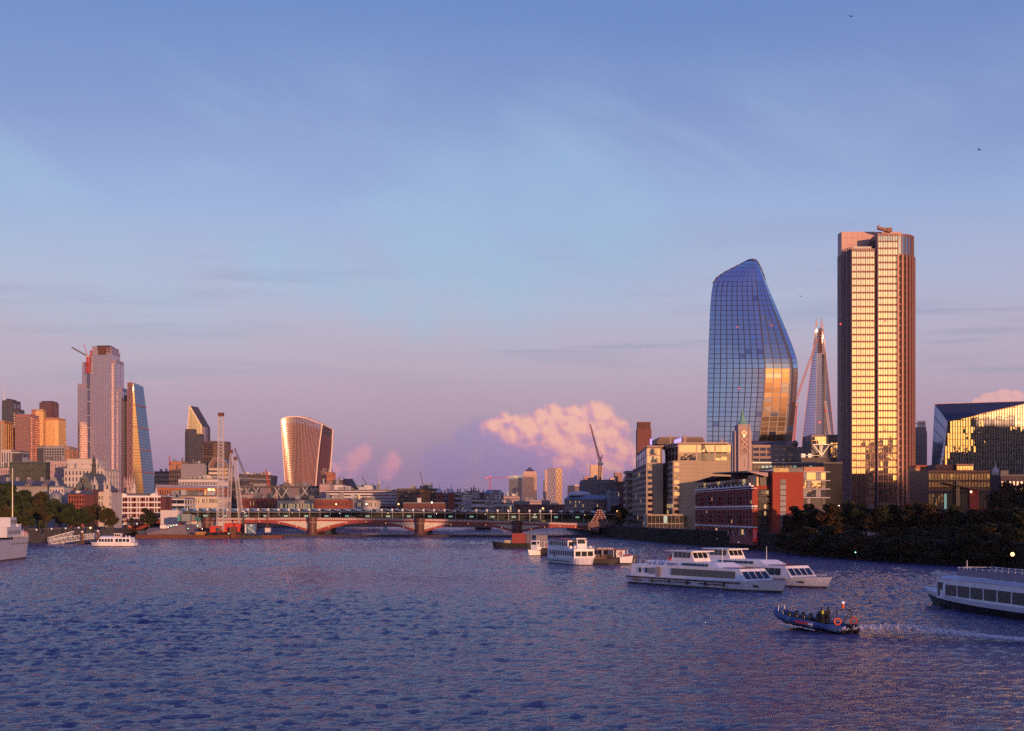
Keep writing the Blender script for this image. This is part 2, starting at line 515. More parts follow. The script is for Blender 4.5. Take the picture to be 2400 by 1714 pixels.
def rect(px0, px1, Y, depth, yaw=0.0):
    a, b = X(px0, Y), X(px1, Y)
    pts = [(a, Y), (b, Y), (b, Y + depth), (a, Y + depth)]
    if yaw:
        cx, cy = (a + b) / 2, Y + depth / 2; c, s = math.cos(R(yaw)), math.sin(R(yaw))
        pts = [(cx + (x - cx) * c - (y - cy) * s, cy + (x - cx) * s + (y - cy) * c) for x, y in pts]
    return pts


def inset(poly, k):
    cx = sum(p[0] for p in poly) / len(poly); cy = sum(p[1] for p in poly) / len(poly)
    out = []
    for x, y in [p[:2] for p in poly]:
        l = math.hypot(x - cx, y - cy); out.append((x + (cx - x) / l * k, y + (cy - y) / l * k))
    return out


def block(name, label, cat, poly, z0, z1, wall, fac=(), roof=LEAD, clutter=0, group=None, parent=None, wname='wall', frame=None, d=.35, parapet=.6):
    cx = sum(p[0] for p in poly) / len(poly); cy = sum(p[1] for p in poly) / len(poly)
    t = parent or thing(name, label, cat, (cx, cy, z0), group=group)
    MB().prism(poly, z0, z1).build(wname, wall, t)
    if roof is not None:
        MB().prism(inset(poly, -.25), z1 + .003, z1 + parapet).build('roof', roof, t)
    for f in fac:
        e, nx, nz = f[0], f[1], f[2]; kw = dict(f[3]) if len(f) > 3 else {}
        a, b = poly[e], poly[(e + 1) % len(poly)]
        zz0 = kw.pop('z0', z0 + (z1 - z0) * .02); zz1 = kw.pop('z1', z1 - (z1 - z0) * .02)
        kw.setdefault('frame', frame or wall); kw.setdefault('d', d)
        facade(t, a, b, zz0, zz1, nx, nz, **kw)
    w = math.hypot(poly[1][0] - poly[0][0], poly[1][1] - poly[0][1])
    for k in range(clutter):
        s = w * random.uniform(.05, .16); u = random.uniform(.1, .9); q = random.uniform(.2, .6)
        px = poly[0][0] + (poly[1][0] - poly[0][0]) * u + (poly[3][0] - poly[0][0]) * q
        py = poly[0][1] + (poly[1][1] - poly[0][1]) * u + (poly[3][1] - poly[0][1]) * q
        h = random.uniform(.8, 2.6) * (1 + cy / 1800)
        MB().box(px - s / 2, px + s / 2, py - s / 3, py + s / 3, z1 + parapet - .02, z1 + parapet + h).build('roof_plant', random.choice((CONC, CONCD, STEEL, LEAD)), t)
    return t


def lattice(mb, p, q, w0, w1, n, r, side=Vector((1, 0, 0))):
    """four-chord lattice boom from p to q"""
    p, q = Vector(p), Vector(q); ax = (q - p).normalized()
    s = (side - ax * side.dot(ax)).normalized(); u = ax.cross(s)
    def ring(k):
        c = p.lerp(q, k); w = (w0 + (w1 - w0) * k) / 2
        return [c + s * w + u * w, c - s * w + u * w, c - s * w - u * w, c + s * w - u * w]
    prev = ring(0)
    for i in range(n):
        nx = ring((i + 1) / n)
        for j in range(4):
            mb.bar(prev[j], nx[j], r)
            mb.bar(prev[j], nx[(j + 1) % 4], r * .6)
            mb.bar(nx[j], nx[(j + 1) % 4], r * .6)
        prev = nx
    return mb
# ------------------------------------------------------------------ river, ground, embankments
from mathutils.geometry import tessellate_polygon

LBANK = [(-150, -400), (-168, 250), (-186, 430), (-190, 540), (-176, 640), (-190, 690), (-196, 760), (-186, 1130), (-160, 1500)]
RBANK = [(230, -400), (150, 150), (112, 300), (96, 340), (82, 405), (73, 490), (58, 566), (49, 650), (44, 700), (38, 1000), (60, 1500)]
GZ = 4.6


def build_ground():
    mb = MB()
    far = 30000
    for poly in (LBANK + [(0, 1500), (0, far), (-far, far), (-far, -400)], RBANK + [(0, 1500), (0, far), (far, far), (far, -400)]):
        vs = [Vector((x, y, GZ)) for x, y in poly]
        tris = tessellate_polygon([vs])
        out = []
        for t in tris:
            a, b, c = (vs[i] for i in t)
            out.append(t if (b - a).cross(c - a).z > 0 else (t[0], t[2], t[1]))
        mb.add(vs, out)
    g = mb.build('ground', M('city_ground', (.10, .095, .09), .9, var=.3, scale=.05), kind='structure')
    # the land's end across the river bend
    for nm, bank, label in (('river_wall', LBANK, 'granite river wall below the plane trees on the far left bank'),
                            ('river_wall', RBANK, 'dark river wall below the dark trees and brick warehouse')):
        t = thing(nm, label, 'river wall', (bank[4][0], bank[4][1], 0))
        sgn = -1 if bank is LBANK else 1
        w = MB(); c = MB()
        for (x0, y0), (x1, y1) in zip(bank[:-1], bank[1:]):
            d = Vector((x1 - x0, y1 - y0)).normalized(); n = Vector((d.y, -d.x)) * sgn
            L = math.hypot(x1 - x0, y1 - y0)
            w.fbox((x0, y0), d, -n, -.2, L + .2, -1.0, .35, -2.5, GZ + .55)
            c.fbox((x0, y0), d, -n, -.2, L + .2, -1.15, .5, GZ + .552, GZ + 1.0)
        w.build('wall', M('wet_granite', (.085, .075, .07), .75, var=.4, scale=.5, bump=.4) if bank is LBANK else M('dark_river_wall', (.022, .022, .018), .9, var=.4, scale=.5, bump=.4, spec=.1), t)  # right bank wall in a darker, duller tone than the left
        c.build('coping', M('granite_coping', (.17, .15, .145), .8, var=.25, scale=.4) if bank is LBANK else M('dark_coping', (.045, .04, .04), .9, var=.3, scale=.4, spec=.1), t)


def build_water():
    ys = [-400, -250, -120, -40, 20]
    y = 55.0
    while y < 1500:
        ys.append(y); y += max(.34, .34 * (y / 95) ** 1.15) if y > 95 else .34
    ys.append(1500)
    xs = list(np.arange(-300, -190, 6.0)) + list(np.arange(-190, 170, .42)) + list(np.arange(170, 260, 8.0))
    xs = np.array(xs); ys = np.array(ys)
    Xg, Yg = np.meshgrid(xs, ys)
    Zg = np.zeros_like(Xg)
    r = np.random.default_rng(3)
    for k in range(72):
        lam = .85 * (8.0 / .85) ** r.random() ** 1.25
        th = r.normal(0, .42 if lam > 3 else .7) + .18
        kx, ky = 2 * math.pi / lam * math.sin(th), 2 * math.pi / lam * math.cos(th)
        ph = r.random() * 6.28
        a = .0092 * lam ** .42
        arg = kx * Xg + ky * Yg + ph + .8 * np.sin(Xg * .043 * (1 + r.random()) + r.random() * 6) + .8 * np.sin(Yg * .05 * (1 + r.random()) + r.random() * 6)
        Zg += a * (np.abs(np.sin(arg / 2)) * -2 + 1.0 if k % 2 else np.sin(arg))
    gust = .8 + .45 * np.sin(Xg * .031 + .9 * np.sin(Yg * .02)) * np.sin(Yg * .027 + 1.3 + .7 * np.sin(Xg * .04))
    Zg *= gust
    Zg *= np.where((Xg < -189) | (Xg > 169) | (Yg < 50), 0, 1)
    ny, nx = Xg.shape
    co = np.stack([Xg, Yg, Zg], -1).reshape(-1, 3).astype(np.float32)
    i = np.arange(nx - 1); j = np.arange(ny - 1)
    a = (j[:, None] * nx + i[None, :]).reshape(-1)
    quads = np.stack([a, a + 1, a + nx + 1, a + nx], -1).astype(np.int32)
    me = bpy.data.meshes.new('river')
    me.vertices.add(len(co)); me.vertices.foreach_set('co', co.reshape(-1))
    me.loops.add(quads.size); me.loops.foreach_set('vertex_index', quads.reshape(-1))
    me.polygons.add(len(quads))
    me.polygons.foreach_set('loop_start', np.arange(0, quads.size, 4, dtype=np.int32))
    me.polygons.foreach_set('loop_total', np.full(len(quads), 4, dtype=np.int32))
    me.polygons.foreach_set('use_smooth', np.ones(len(quads), dtype=bool))
    me.update()
    m = bpy.data.materials.new('river_water'); m.use_nodes = True
    t = NT(m.node_tree); b = t.n['Principled BSDF']
    geo = t.node('ShaderNodeNewGeometry')
    n0 = t.noise(geo.outputs['Position'], .05, 3, .5)
    t.l.new(t.mix(n0, (.046, .052, .23, 1), (.090, .076, .21, 1)), b.inputs['Base Color'])
    b.inputs['Roughness'].default_value = .10
    b.inputs['IOR'].default_value = 1.52
    pos = t.vmath('MULTIPLY', geo.outputs['Position'], (.62, 1, 1))
    h = t.math('ADD', t.math('MULTIPLY', t.noise(pos, 4.2, 6, .68, .3), .6), t.math('MULTIPLY', t.noise(pos, 1.3, 4, .6), .9))
    bp = t.node('ShaderNodeBump'); bp.inputs['Strength'].default_value = 1.0; bp.inputs['Distance'].default_value = .75
    t.put(bp.inputs['Height'], h); t.l.new(bp.outputs[0], b.inputs['Normal'])
    me.materials.append(m)
    o = bpy.data.objects.new('river', me); col.objects.link(o)
    tag(o, kind='structure')
    # river bed closes the view under the surface
    MB().box(-320, 260, -400, 1500, -4, -3).build('river_bed', M('river_mud', (.04, .03, .02), .9), kind='structure')


build_ground()
build_water()


# ------------------------------------------------------------------ road bridge of iron arches
def yb(x): return 704 - .13 * x
def zdeck(x): return np.interp(x, [-200, -150, -98, -45, 2, 45, 70], [8.6, 9.0, 9.2, 8.7, 7.6, 6.1, 5.6])


def build_road_bridge():
    MRED = M('bridge_red', (.30, .055, .045), .55, var=.2, scale=.5)
    MPINK = M('bridge_pale_pink', (.36, .22, .22), .6, var=.15, scale=.5)
    MWH = M('bridge_cream', (.72, .66, .56), .55, var=.12, scale=.5)
    GRAN = M('red_granite', (.11, .045, .038), .55, var=.35, scale=.8, bump=.3)
    t = thing('road_bridge', 'low red and cream iron arch bridge crossing the river on granite piers', 'bridge', (-45, yb(-45), 0))
    xs = [-199, -152, -98.5, -45, 2.5, 44]
    for half, dy in ((0, 0.0),):
        pass
    # deck, fascia, parapet
    pts = np.linspace(-199, 47, 60)
    dk = MB(); fa = MB(); pa = MB(); tr = MB()
    for a, b in zip(pts[:-1], pts[1:]):
        za, zb, ya, ybb = zdeck(a), zdeck(b), yb(a), yb(b)
        def seg(mb, y0, y1, h0, h1):
            mb.hexa([(a, ya + y0, za + h0), (b, ybb + y0, zb + h0), (b, ybb + y1, zb + h0), (a, ya + y1, za + h0)],
                    [(a, ya + y0, za + h1), (b, ybb + y0, zb + h1), (b, ybb + y1, zb + h1), (a, ya + y1, za + h1)])
        seg(dk, .3, 31, -1.2, -1.0)
        seg(fa, -.25, .3, -1.75, -1.0)
        seg(pa, -.12, .22, -.995, -.22)
        seg(tr, -.28, .36, -.215, 0.0)
    dk.build('deck', ASPH, t); fa.build('fascia', MRED, t); pa.build('parapet', MPINK, t); tr.build('parapet_rail', MPINK, t)
    n = 0
    bl = MB()
    for x in np.arange(-198, 46, .9):
        z = zdeck(x); bl.box(x, x + .32, yb(x) - .26, yb(x) - .121, z - .95, z - .25)
    bl.build('balustrade', MWH, t, kind='stuff')
    # spans
    for k, (x0, x1) in enumerate(zip(xs[:-1], xs[1:])):
        a, b = x0 + 2.3, x1 - 2.3; zs = 2.6; N = 26
        zc = (zdeck(a) + zdeck(b)) / 2 - 2.0
        def soff(x):
            u = (x - a) / (b - a) * 2 - 1
            return zs + (zc - zs) * (1 - abs(u) ** 2.05)
        for row, off in enumerate((0.0, 7.5, 15, 22.5, 30)):
            rib = MB(); X_ = np.linspace(a, b, N + 1)
            for p, q in zip(X_[:-1], X_[1:]):
                th = 1.15
                rib.hexa([(p, yb(p) + off, soff(p) - th * .4), (q, yb(q) + off, soff(q) - th * .4), (q, yb(q) + off + .7, soff(q) - th * .4), (p, yb(p) + off + .7, soff(p) - th * .4)],
                         [(p, yb(p) + off, soff(p) + th * .6), (q, yb(q) + off, soff(q) + th * .6), (q, yb(q) + off + .7, soff(q) + th * .6), (p, yb(p) + off + .7, soff(p) + th * .6)])
            rib.build('arch_rib', MRED, t)
            if row == 0:
                # cream lattice filling each spandrel
                for lo, hi in ((a, (a * .62 + b * .38)), (a * .38 + b * .62, b)):
                    la = MB(); s = .95
                    def clip(x): return soff(x) + .65, zdeck(x) - 1.8
                    x = lo
                    while x < hi:
                        z0, z1 = clip(x)
                        if z1 - z0 > .15:
                            for sg in (1, -1):
                                # diagonal strip from bottom to top
                                q = x + sg * (z1 - z0) * .7
                                q = min(max(q, lo), hi); f = abs(q - x) / max(1e-3, (z1 - z0) * .7)
                                zt = min(z0 + (z1 - z0) * f, clip(q)[1])
                                if zt - z0 > .1: la.bar((x, yb(x) + .2, z0), (q, yb(q) + .2, zt), .28, .28)
                                zb2 = max(z1 - (z1 - z0) * f, clip(q)[0])
                                if z1 - zb2 > .1: la.bar((x, yb(x) + .25, z1), (q, yb(q) + .25, zb2), .28, .28)
                        x += s * .62
                    for p, q in zip(np.linspace(lo, hi, 9)[:-1], np.linspace(lo, hi, 9)[1:]):
                        la.bar((p, yb(p) + .3, clip(p)[1]), (q, yb(q) + .3, clip(q)[1]), .22, .35)
                        la.bar((p, yb(p) + .3, clip(p)[0]), (q, yb(q) + .3, clip(q)[0]), .22, .3)
                    e = lo if lo == a else hi
                    la.bar((e, yb(e) + .3, clip(e)[0]), (e, yb(e) + .3, clip(e)[1]), .35)
                    la.build('spandrel_lattice', MWH, t)
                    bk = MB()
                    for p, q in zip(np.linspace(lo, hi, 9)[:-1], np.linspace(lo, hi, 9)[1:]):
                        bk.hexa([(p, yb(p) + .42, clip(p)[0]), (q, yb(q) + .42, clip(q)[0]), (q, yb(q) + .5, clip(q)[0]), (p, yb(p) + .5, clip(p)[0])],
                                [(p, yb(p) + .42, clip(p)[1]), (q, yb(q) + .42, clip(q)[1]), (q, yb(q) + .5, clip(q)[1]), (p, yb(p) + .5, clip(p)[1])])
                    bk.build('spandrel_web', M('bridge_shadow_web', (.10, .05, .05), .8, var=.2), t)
        # little lamps along the arch
        for u in (.12, .3, .5, .7, .88):
            x = a + (b - a) * u
            MB().ball((x, yb(x) - .12, soff(x) + .1), .10, 6).build('arch_lamp', LAMPO, t)
    # piers
    for x in xs[1:-1]:
        y = yb(x); zt = zdeck(x)
        pr = thing('pier_helper', None, None) if False else None
        p = MB(); p.box(x - 2.6, x + 2.6, y - 1.2, y + 32, -3, 1.6)
        p.lathe((x, y - 1.3, 0), [(2.7, -3), (2.7, 1.1), (2.35, 1.6)], 14)
        po = p.build('pier', GRAN, t)
        MB().lathe((x, y - 1.2, 0), [(2.0, 1.55), (1.95, zt - 2.4), (2.25, zt - 2.0), (2.25, zt - 1.4), (2.5, zt - 1.3), (2.5, zt + .2)], 16).build('column', GRAN, po)
        MB().lathe((x, y - 1.2, 0), [(2.32, zt - 2.6), (2.36, zt - 2.2), (2.32, zt - 1.95)], 16).build('capital', M('pier_stone', (.22, .13, .11), .7, var=.2), po)
        MB().box(x - 2.3, x + 2.3, y + .35, y + 31, 1.6, zt - 1.8).build('pier_wall', GRAN, po)
    # southern abutment
    x = 46.5; y = yb(x)
    ab = MB(); ab.box(44.2, 52, y - 3, y + 31, -2, 5.2); ab.box(44, 50, y - 3.4, y + 2, 5.203, 6.4)
    ab.build('abutment', M('abutment_stone', (.15, .12, .115), .8, var=.3, scale=.5), t)
    # low dark strip on the water before the spans
    o = MB()
    for a, b in zip(np.linspace(-120, 50, 18)[:-1], np.linspace(-120, 50, 18)[1:]):
        o.hexa([(a, yb(a) - 7, -.3), (b - .2, yb(b) - 7, -.3), (b - .2, yb(b) - 5, -.3), (a, yb(a) - 5, -.3)],
               [(a, yb(a) - 7, .75), (b - .2, yb(b) - 7, .75), (b - .2, yb(b) - 5, .75), (a, yb(a) - 5, .75)])
    o = o.build('floating_strip', TIMBER)
    tag(o, 'long black floating strip lying on the water before the bridge piers', 'boom')


build_road_bridge()


# ------------------------------------------------------------------ railway bridge with saw-tooth glazed roof
def build_rail_bridge():
    t = thing('railway_bridge', 'railway station bridge with a sawtooth solar roof running behind the red arches', 'bridge', (-60, 770, 0))
    x0, x1 = -186.0, 54.0; nb = 43; w = (x1 - x0) / nb
    def yy(x): return 768 - .13 * (x + 60)
    PANEL = M('solar_panel', (.05, .06, .10), .25, var=.15, scale=.4); SKY = M('roof_glass_pale', (.72, .74, .78), .25, var=.1)
    FR = M('bridge_frame', (.30, .31, .33), .5, .3, var=.15)
    def zr(x): return float(np.interp(x, [-186, -60, 54], [13.7, 13.4, 12.4]))
    def zd(x): return float(np.interp(x, [-186, -60, 54], [5.9, 5.6, 5.0]))
    dk = MB(); fa = MB(); ra = MB(); bk = MB(); band = MB()
    for k in range(nb):
        a = x0 + k * w; b = a + w; ya, y2 = yy(a), yy(b); za, zb = zd(a), zd(b)
        def seg(mb, d0, d1, h0, h1):
            mb.hexa([(a, ya + d0, za + h0), (b, y2 + d0, zb + h0), (b, y2 + d1, zb + h0), (a, ya + d1, za + h0)],
                    [(a, ya + d0, za + h1), (b, y2 + d0, zb + h1), (b, y2 + d1, zb + h1), (a, ya + d1, za + h1)])
        seg(dk, 0, 30, -.5, 0); seg(fa, -.4, .0, -1.6, .2); seg(ra, -.15, -.05, 1.25, 1.4); seg(ra, -.15, -.05, .7, .8)
        seg(bk, 14, 14.3, 0, 6.6); seg(band, 6.5, 6.8, .2, 3.0)
        # saw-tooth bay
        z = zr(a)
        MB().hexa([(a + .5, ya - 1.2, z - .05), (b, y2 - 1.2, z - 1.45), (b, y2 + 26, z - 1.45), (a + .5, ya + 26, z - .05)],
                  [(a + .5, ya - 1.2, z + .12), (b, y2 - 1.2, z - 1.28), (b, y2 + 26, z - 1.28), (a + .5, ya + 26, z + .12)]).build('roof_panel', PANEL, t)
        MB().hexa([(a - .35, ya - 1.25, z - 1.0), (a + .05, ya - 1.25, z - 1.0), (a + .05, ya + 26, z - 1.0), (a - .35, ya + 26, z - 1.0)],
                  [(a - .75, ya - 1.25, z + .22), (a + .48, ya - 1.25, z + .2), (a + .48, ya + 26, z + .2), (a - .75, ya + 26, z + .22)]).build('roof_skylight', SKY, t)
        MB().box(a - .13, a + .13, ya - .5, ya - .2, za + .2, z - .9).build('post', FR, t)
        MB().bar((a, ya - .35, z - 1.7), (b, y2 - .35, z - 1.75), .22, .35).build('eave_beam', FR, t)
        if k % 2 == 1:
            MB().box(a + w * .3, a + w * .66, ya + 5.5, ya + 5.8, za + 3.6, za + 4.5).build('platform_sign', LITC, t)
        if k % 3 == 0:
            MB().box(a + w * .1, a + w * .5, ya + 2.5, ya + 3.0, za + .3, za + 2.3).build('platform_kiosk', M('kiosk_olive', (.14, .15, .06), .7, var=.3, scale=.9), t)
    dk.build('deck', CONCD, t); fa.build('girder', M('girder_brown', (.20, .12, .10), .6, var=.2), t); ra.build('railing', FR, t)
    bk.build('rear_wall', M('station_dark', (.03, .035, .035), .6, var=.3, scale=.5), t)
    band.build('platform_screen', G('platform_glass', (.6, .7, .65), .1, .1, base=(.03, .045, .035)), t)
    for x in (-152, -98.5, -45, 2.5):
        p = MB(); p.lathe((x, yy(x) + 2, 0), [(2.4, -3), (2.4, 1.0), (2.0, 1.3), (2.0, zd(x) - .5)], 12)
        p.box(x - 1.5, x + 1.5, yy(x) + 3, yy(x) + 28, -3, zd(x) - .5)
        p.build('pier', CONCD, t)
    for k in range(9):
        x = -170 + k * 26
        MB().ball((x, yy(x) + 3, zr(x) - 2.2), .15, 6).build('platform_lamp', LAMP if k % 2 else LAMPO, t)


build_rail_bridge()


def crest():
    Y = 690; x = X(1405, Y)
    t = thing('railway_crest', 'red triangular iron crest studded with white bosses at the bridge end', 'monument', (x, Y, 5))
    MB().box(x - 5.4, x + 5.4, Y - 1.5, Y + 2.5, 4.6, 7.2).build('plinth', M('crest_plinth', (.16, .09, .08), .8, var=.2), t)
    zt = Z(1195, Y)
    body = MB().prism([(x - 4.3, Y - .6), (x + 4.3, Y - .6), (x + 4.3, Y + .6), (x - 4.3, Y + .6)], 7.2, 8)
    body = MB().hexa([(x - 4.2, Y - .5, 7.203), (x + 4.2, Y - .5, 7.203), (x + 4.2, Y + .5, 7.203), (x - 4.2, Y + .5, 7.203)],
                     [(x - .9, Y - .5, zt), (x + .9, Y - .5, zt), (x + .9, Y + .5, zt), (x - .9, Y + .5, zt)])
    body.build('panel', M('crest_red', (.10, .016, .014), .6, var=.25), t)
    for k in range(6):
        z = 7.5 + (zt - 7.7) * k / 5; w = 4.2 - 3.3 * (z - 7.2) / (zt - 7.2)
        for sx in ((-1, -.35, .35, 1) if k < 3 else (-1, 0, 1)):
            MB().ball((x + sx * w * .92, Y - .6, z), .26, 6).build('boss', WHITE, t)


crest()
# ------------------------------------------------------------------ towers of the far financial district (left)
def stacked(name, label, Y, base_py, tiers, depth, wall, frame, glass, cw, chh, wf=.8, hf=.7, cat='tower', d=.5):
    """tower of stepped boxes: tiers = [(px0, px1, pytop, extra_y)]"""
    xs = [X(a, Y) for a, b, *_ in tiers] + [X(b, Y) for _, b, *_ in tiers]
    t = thing(name, label, cat, (sum(xs) / len(xs), Y + depth / 2, GZ))
    for (a, b, top, *ex) in tiers:
        y = Y + (ex[0] if ex else 0); xa, xb = X(a, Y), X(b, Y); z1 = Z(top, Y)
        g = ex[1] if len(ex) > 1 else glass; fr = ex[2] if len(ex) > 2 else frame
        poly = [(xa, y), (xb, y), (xb, Y + depth), (xa, Y + depth)]
        nx = max(2, round((xb - xa) / cw)); nz = max(3, round((z1 - GZ) / chh))
        block(None, None, None, poly, GZ, z1, wall, [(0, nx, nz, dict(wf=wf, hf=hf, glass=g, frame=fr, d=d, indiv=False)),
              (1, max(2, nx // 2), nz, dict(wf=wf, hf=hf, glass=g, frame=fr, d=d, indiv=False)), (3, max(2, nx // 2), nz, dict(wf=wf, hf=hf, glass=g, frame=fr, d=d, indiv=False))],
              parent=t, wname='tower_body', parapet=1.2, roof=fr)
    return t


GPINK = G('glass_silver', (.86, .74, .90), .55, .12, base=(.05, .04, .05))
GCOP = G('glass_copper', (.95, .55, .36), .5, .10, base=(.05, .02, .015))
GAMB = G('glass_amber', (1.0, .72, .42), .6, .10, base=(.06, .03, .01))
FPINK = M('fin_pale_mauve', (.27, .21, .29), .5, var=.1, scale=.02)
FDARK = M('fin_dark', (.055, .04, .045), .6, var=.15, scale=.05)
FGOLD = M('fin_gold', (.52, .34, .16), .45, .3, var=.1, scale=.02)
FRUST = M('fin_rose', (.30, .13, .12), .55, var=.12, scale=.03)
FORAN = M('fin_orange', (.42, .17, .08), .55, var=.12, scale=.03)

# glowing slab at the left edge, dark mast tower, rose slab
stacked('office_tower', 'narrow amber glass tower cut by the left edge of the view', 2300, 1080, [(-40, 10, 988)], 40, FORAN, FGOLD, GAMB, 4, 4)
tw = stacked('office_tower', 'dark stepped tower with a thin antenna mast far left', 2500, 1080, [(5, 30, 940), (12, 20, 936, 4), (30, 39, 960, 6)], 40, FDARK, FDARK, GDARK, 4, 4)
MB().tube(P(7, 942, 2500) + Vector((0, 6, 0)), P(7.5, 903, 2500) + Vector((0, 6, 0)), .7, .2, 6).build('antenna_mast', WHITE, tw)
stacked('office_tower', 'plain rose coloured slab tower beside the dark mast tower', 2300, 1080, [(36, 71.5, 973)], 42, FRUST, FRUST, GCOP, 3.2, 4, wf=.9, hf=.65)

# pinstripe tower of three leaves
Y = 2380
t42 = thing('pinstripe_tower', 'gold pinstriped tower with two lit leaves round a taller dark core', 'tower', (X(103, Y), Y, GZ))
def leaf(a, b, top, y0, side):
    poly = [(X(a, Y), Y + y0), (X(b, Y), Y + y0), (X(b, Y), Y + 40), (X(a, Y), Y + 40)]
    return poly, Z(top, Y)
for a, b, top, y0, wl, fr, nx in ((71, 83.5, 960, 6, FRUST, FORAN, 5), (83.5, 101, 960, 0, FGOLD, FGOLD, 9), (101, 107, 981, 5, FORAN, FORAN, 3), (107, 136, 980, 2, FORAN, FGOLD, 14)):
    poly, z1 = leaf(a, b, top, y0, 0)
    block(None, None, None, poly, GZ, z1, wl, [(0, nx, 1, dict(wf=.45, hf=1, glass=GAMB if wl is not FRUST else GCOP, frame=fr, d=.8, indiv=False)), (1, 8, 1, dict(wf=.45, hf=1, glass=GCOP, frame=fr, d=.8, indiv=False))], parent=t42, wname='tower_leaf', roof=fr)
poly, z1 = leaf(84, 120, 942, 14, 0)
cw_ = [(X(84, Y), Y + 18), (X(88, Y), Y + 13), (X(116, Y), Y + 13), (X(120, Y), Y + 18), (X(120, Y), Y + 40), (X(84, Y), Y + 40)]
MB().prism(cw_, GZ, z1).build('tower_core', M('core_dark_red', (.09, .035, .04), .6, var=.15, scale=.05), t42)
MB().prism(inset(cw_, 3), z1, z1 + 2.5).build('core_cap', FDARK, t42)

stacked('office_block', 'grey windowed office block below the gold pinstripe tower', 1900, 1080, [(85, 103, 1047, 4, GDARK, FDARK), (103, 151, 1047), (151, 160, 1049, 3, GAMB, FORAN)], 40, CONC, CONC, GDARK, 3.2, 3.6, wf=.7, hf=.7, cat='building')
stacked('office_block', 'white vertical striped block at the foot of the rose slab', 1500, 1100, [(3, 26, 1057), (26, 45, 1059, 3, GDARK, FDARK)], 30, STONE, STONEP, GDARK, 2.6, 12, wf=.5, hf=.9, cat='building')

# tallest stepped glass tower with a crane
Y = 2450
tt = stacked('skyscraper', 'tallest silver mauve stepped skyscraper with a red crane on its face', Y, 1130,
             [(178, 212, 900, 10), (187, 215, 849, 14), (208, 259, 822, 6), (212, 256, 812, 10), (255, 268, 843, 12), (252, 280, 909, 16)], 60, FPINK, FPINK, GPINK, 3.0, 4.1, wf=.85, hf=.8, d=.3)
MB().box(X(203.5, Y), X(209.5, Y), Y + 4.0, Y + 16, GZ, Z(872, Y)).build('hoist_shaft', M('hoist_navy', (.07, .08, .17), .6, var=.2, scale=.05), tt)
for yy in (914, 942, 975, 1003, 1036):
    MB().box(X(203, Y), X(212, Y), Y + 2.5, Y + 3.9, Z(yy, Y), Z(yy, Y) + .9).build('hoist_tie', STONEP, tt)
top = MB()
for a in (231, 240, 248, 256): top.bar(P(a, 829, Y) + Vector((0, 2, 0)), P(a, 811, Y) + Vector((0, 2, 0)), .9)
for a, b in ((231, 256), ): 
    for yy in (811, 817, 823): top.bar(P(a, yy, Y) + Vector((0, 2, 0)), P(b, yy, Y) + Vector((0, 2, 0)), .8)
top.build('crown_scaffold', RUST, tt)
MB().box(X(229, Y), X(246, Y), Y + 3, Y + 5.5, Z(831, Y), Z(811, Y)).build('crown_recess', M('recess_brown', (.10, .04, .03), .8, var=.3, scale=.1), tt)
MB().box(X(227, Y), X(257, Y), Y + 1.5, Y + 30, Z(811.3, Y), Z(809.7, Y)).build('crown_roof', FDARK, tt)
ct = thing('tower_crane', 'red tower crane with a raised dark jib clamped to the tallest skyscraper', 'crane', P(206, 872, Y))
m_ = MB(); lattice(m_, P(206, 875, Y), P(207, 838, Y), 4.5, 4.5, 9, 1.0); m_.build('mast', REDP, ct)
m_ = MB(); lattice(m_, P(203, 834, Y), P(168.5, 814.5, Y), 2.6, 1.6, 12, .75); m_.build('jib', M('jib_slate', (.14, .15, .2), .6, var=.1), ct)
MB().box(X(203, Y), X(211, Y), Y - 4, Y + 3, Z(838, Y), Z(833, Y)).build('cab', M('crane_pale', (.5, .35, .33), .6, var=.1), ct)
MB().bar(P(205, 833, Y), P(196.5, 807, Y), .9).build('strut', REDP, ct)
MB().bar(P(211, 834, Y), P(214, 822, Y), 1.8).build('counterweight_frame', REDP, ct)

stacked('office_tower', 'thin dark blue tower sliver between two skyscrapers', 2500, 1130, [(276, 288, 976)], 30, FDARK, FDARK, GBLUE, 4, 4)

# wedge tower
Y = 2430
wt = thing('wedge_skyscraper', 'tapering wedge skyscraper with gold face and blue sloping side', 'tower', (X(325, Y), Y, GZ))
xl, xm = X(299, Y), X(311, Y); zt = Z(897, Y); zb = GZ
xt0, xt1 = X(311, Y), X(323.5, Y); xb0, xb1 = X(352, Y), X(361, Y)
MB().box(xl, xm, Y, Y + 30, zb, zt).build('core_ladder', M('core_plum', (.12, .06, .07), .55, var=.15, scale=.05), wt)
lad = MB()
for k in range(16):
    z0 = zb + (zt - zb) * k / 16; z1 = zb + (zt - zb) * (k + 1) / 16; xc = (xl + xm) / 2
    lad.bar((xl + .5, Y - .4, z0), (xc, Y - .4, z1), .8); lad.bar((xm - .5, Y - .4, z0), (xc, Y - .4, z1), .8); lad.bar((xl, Y - .4, z1), (xm, Y - .4, z1), .6)
lad.bar((xl, Y - .4, zb), (xl, Y - .4, zt), .7); lad.bar((xm, Y - .4, zb), (xm, Y - .4, zt), .7)
lad.build('core_bracing', M('brace_rose', (.34, .17, .17), .5, var=.1), wt)
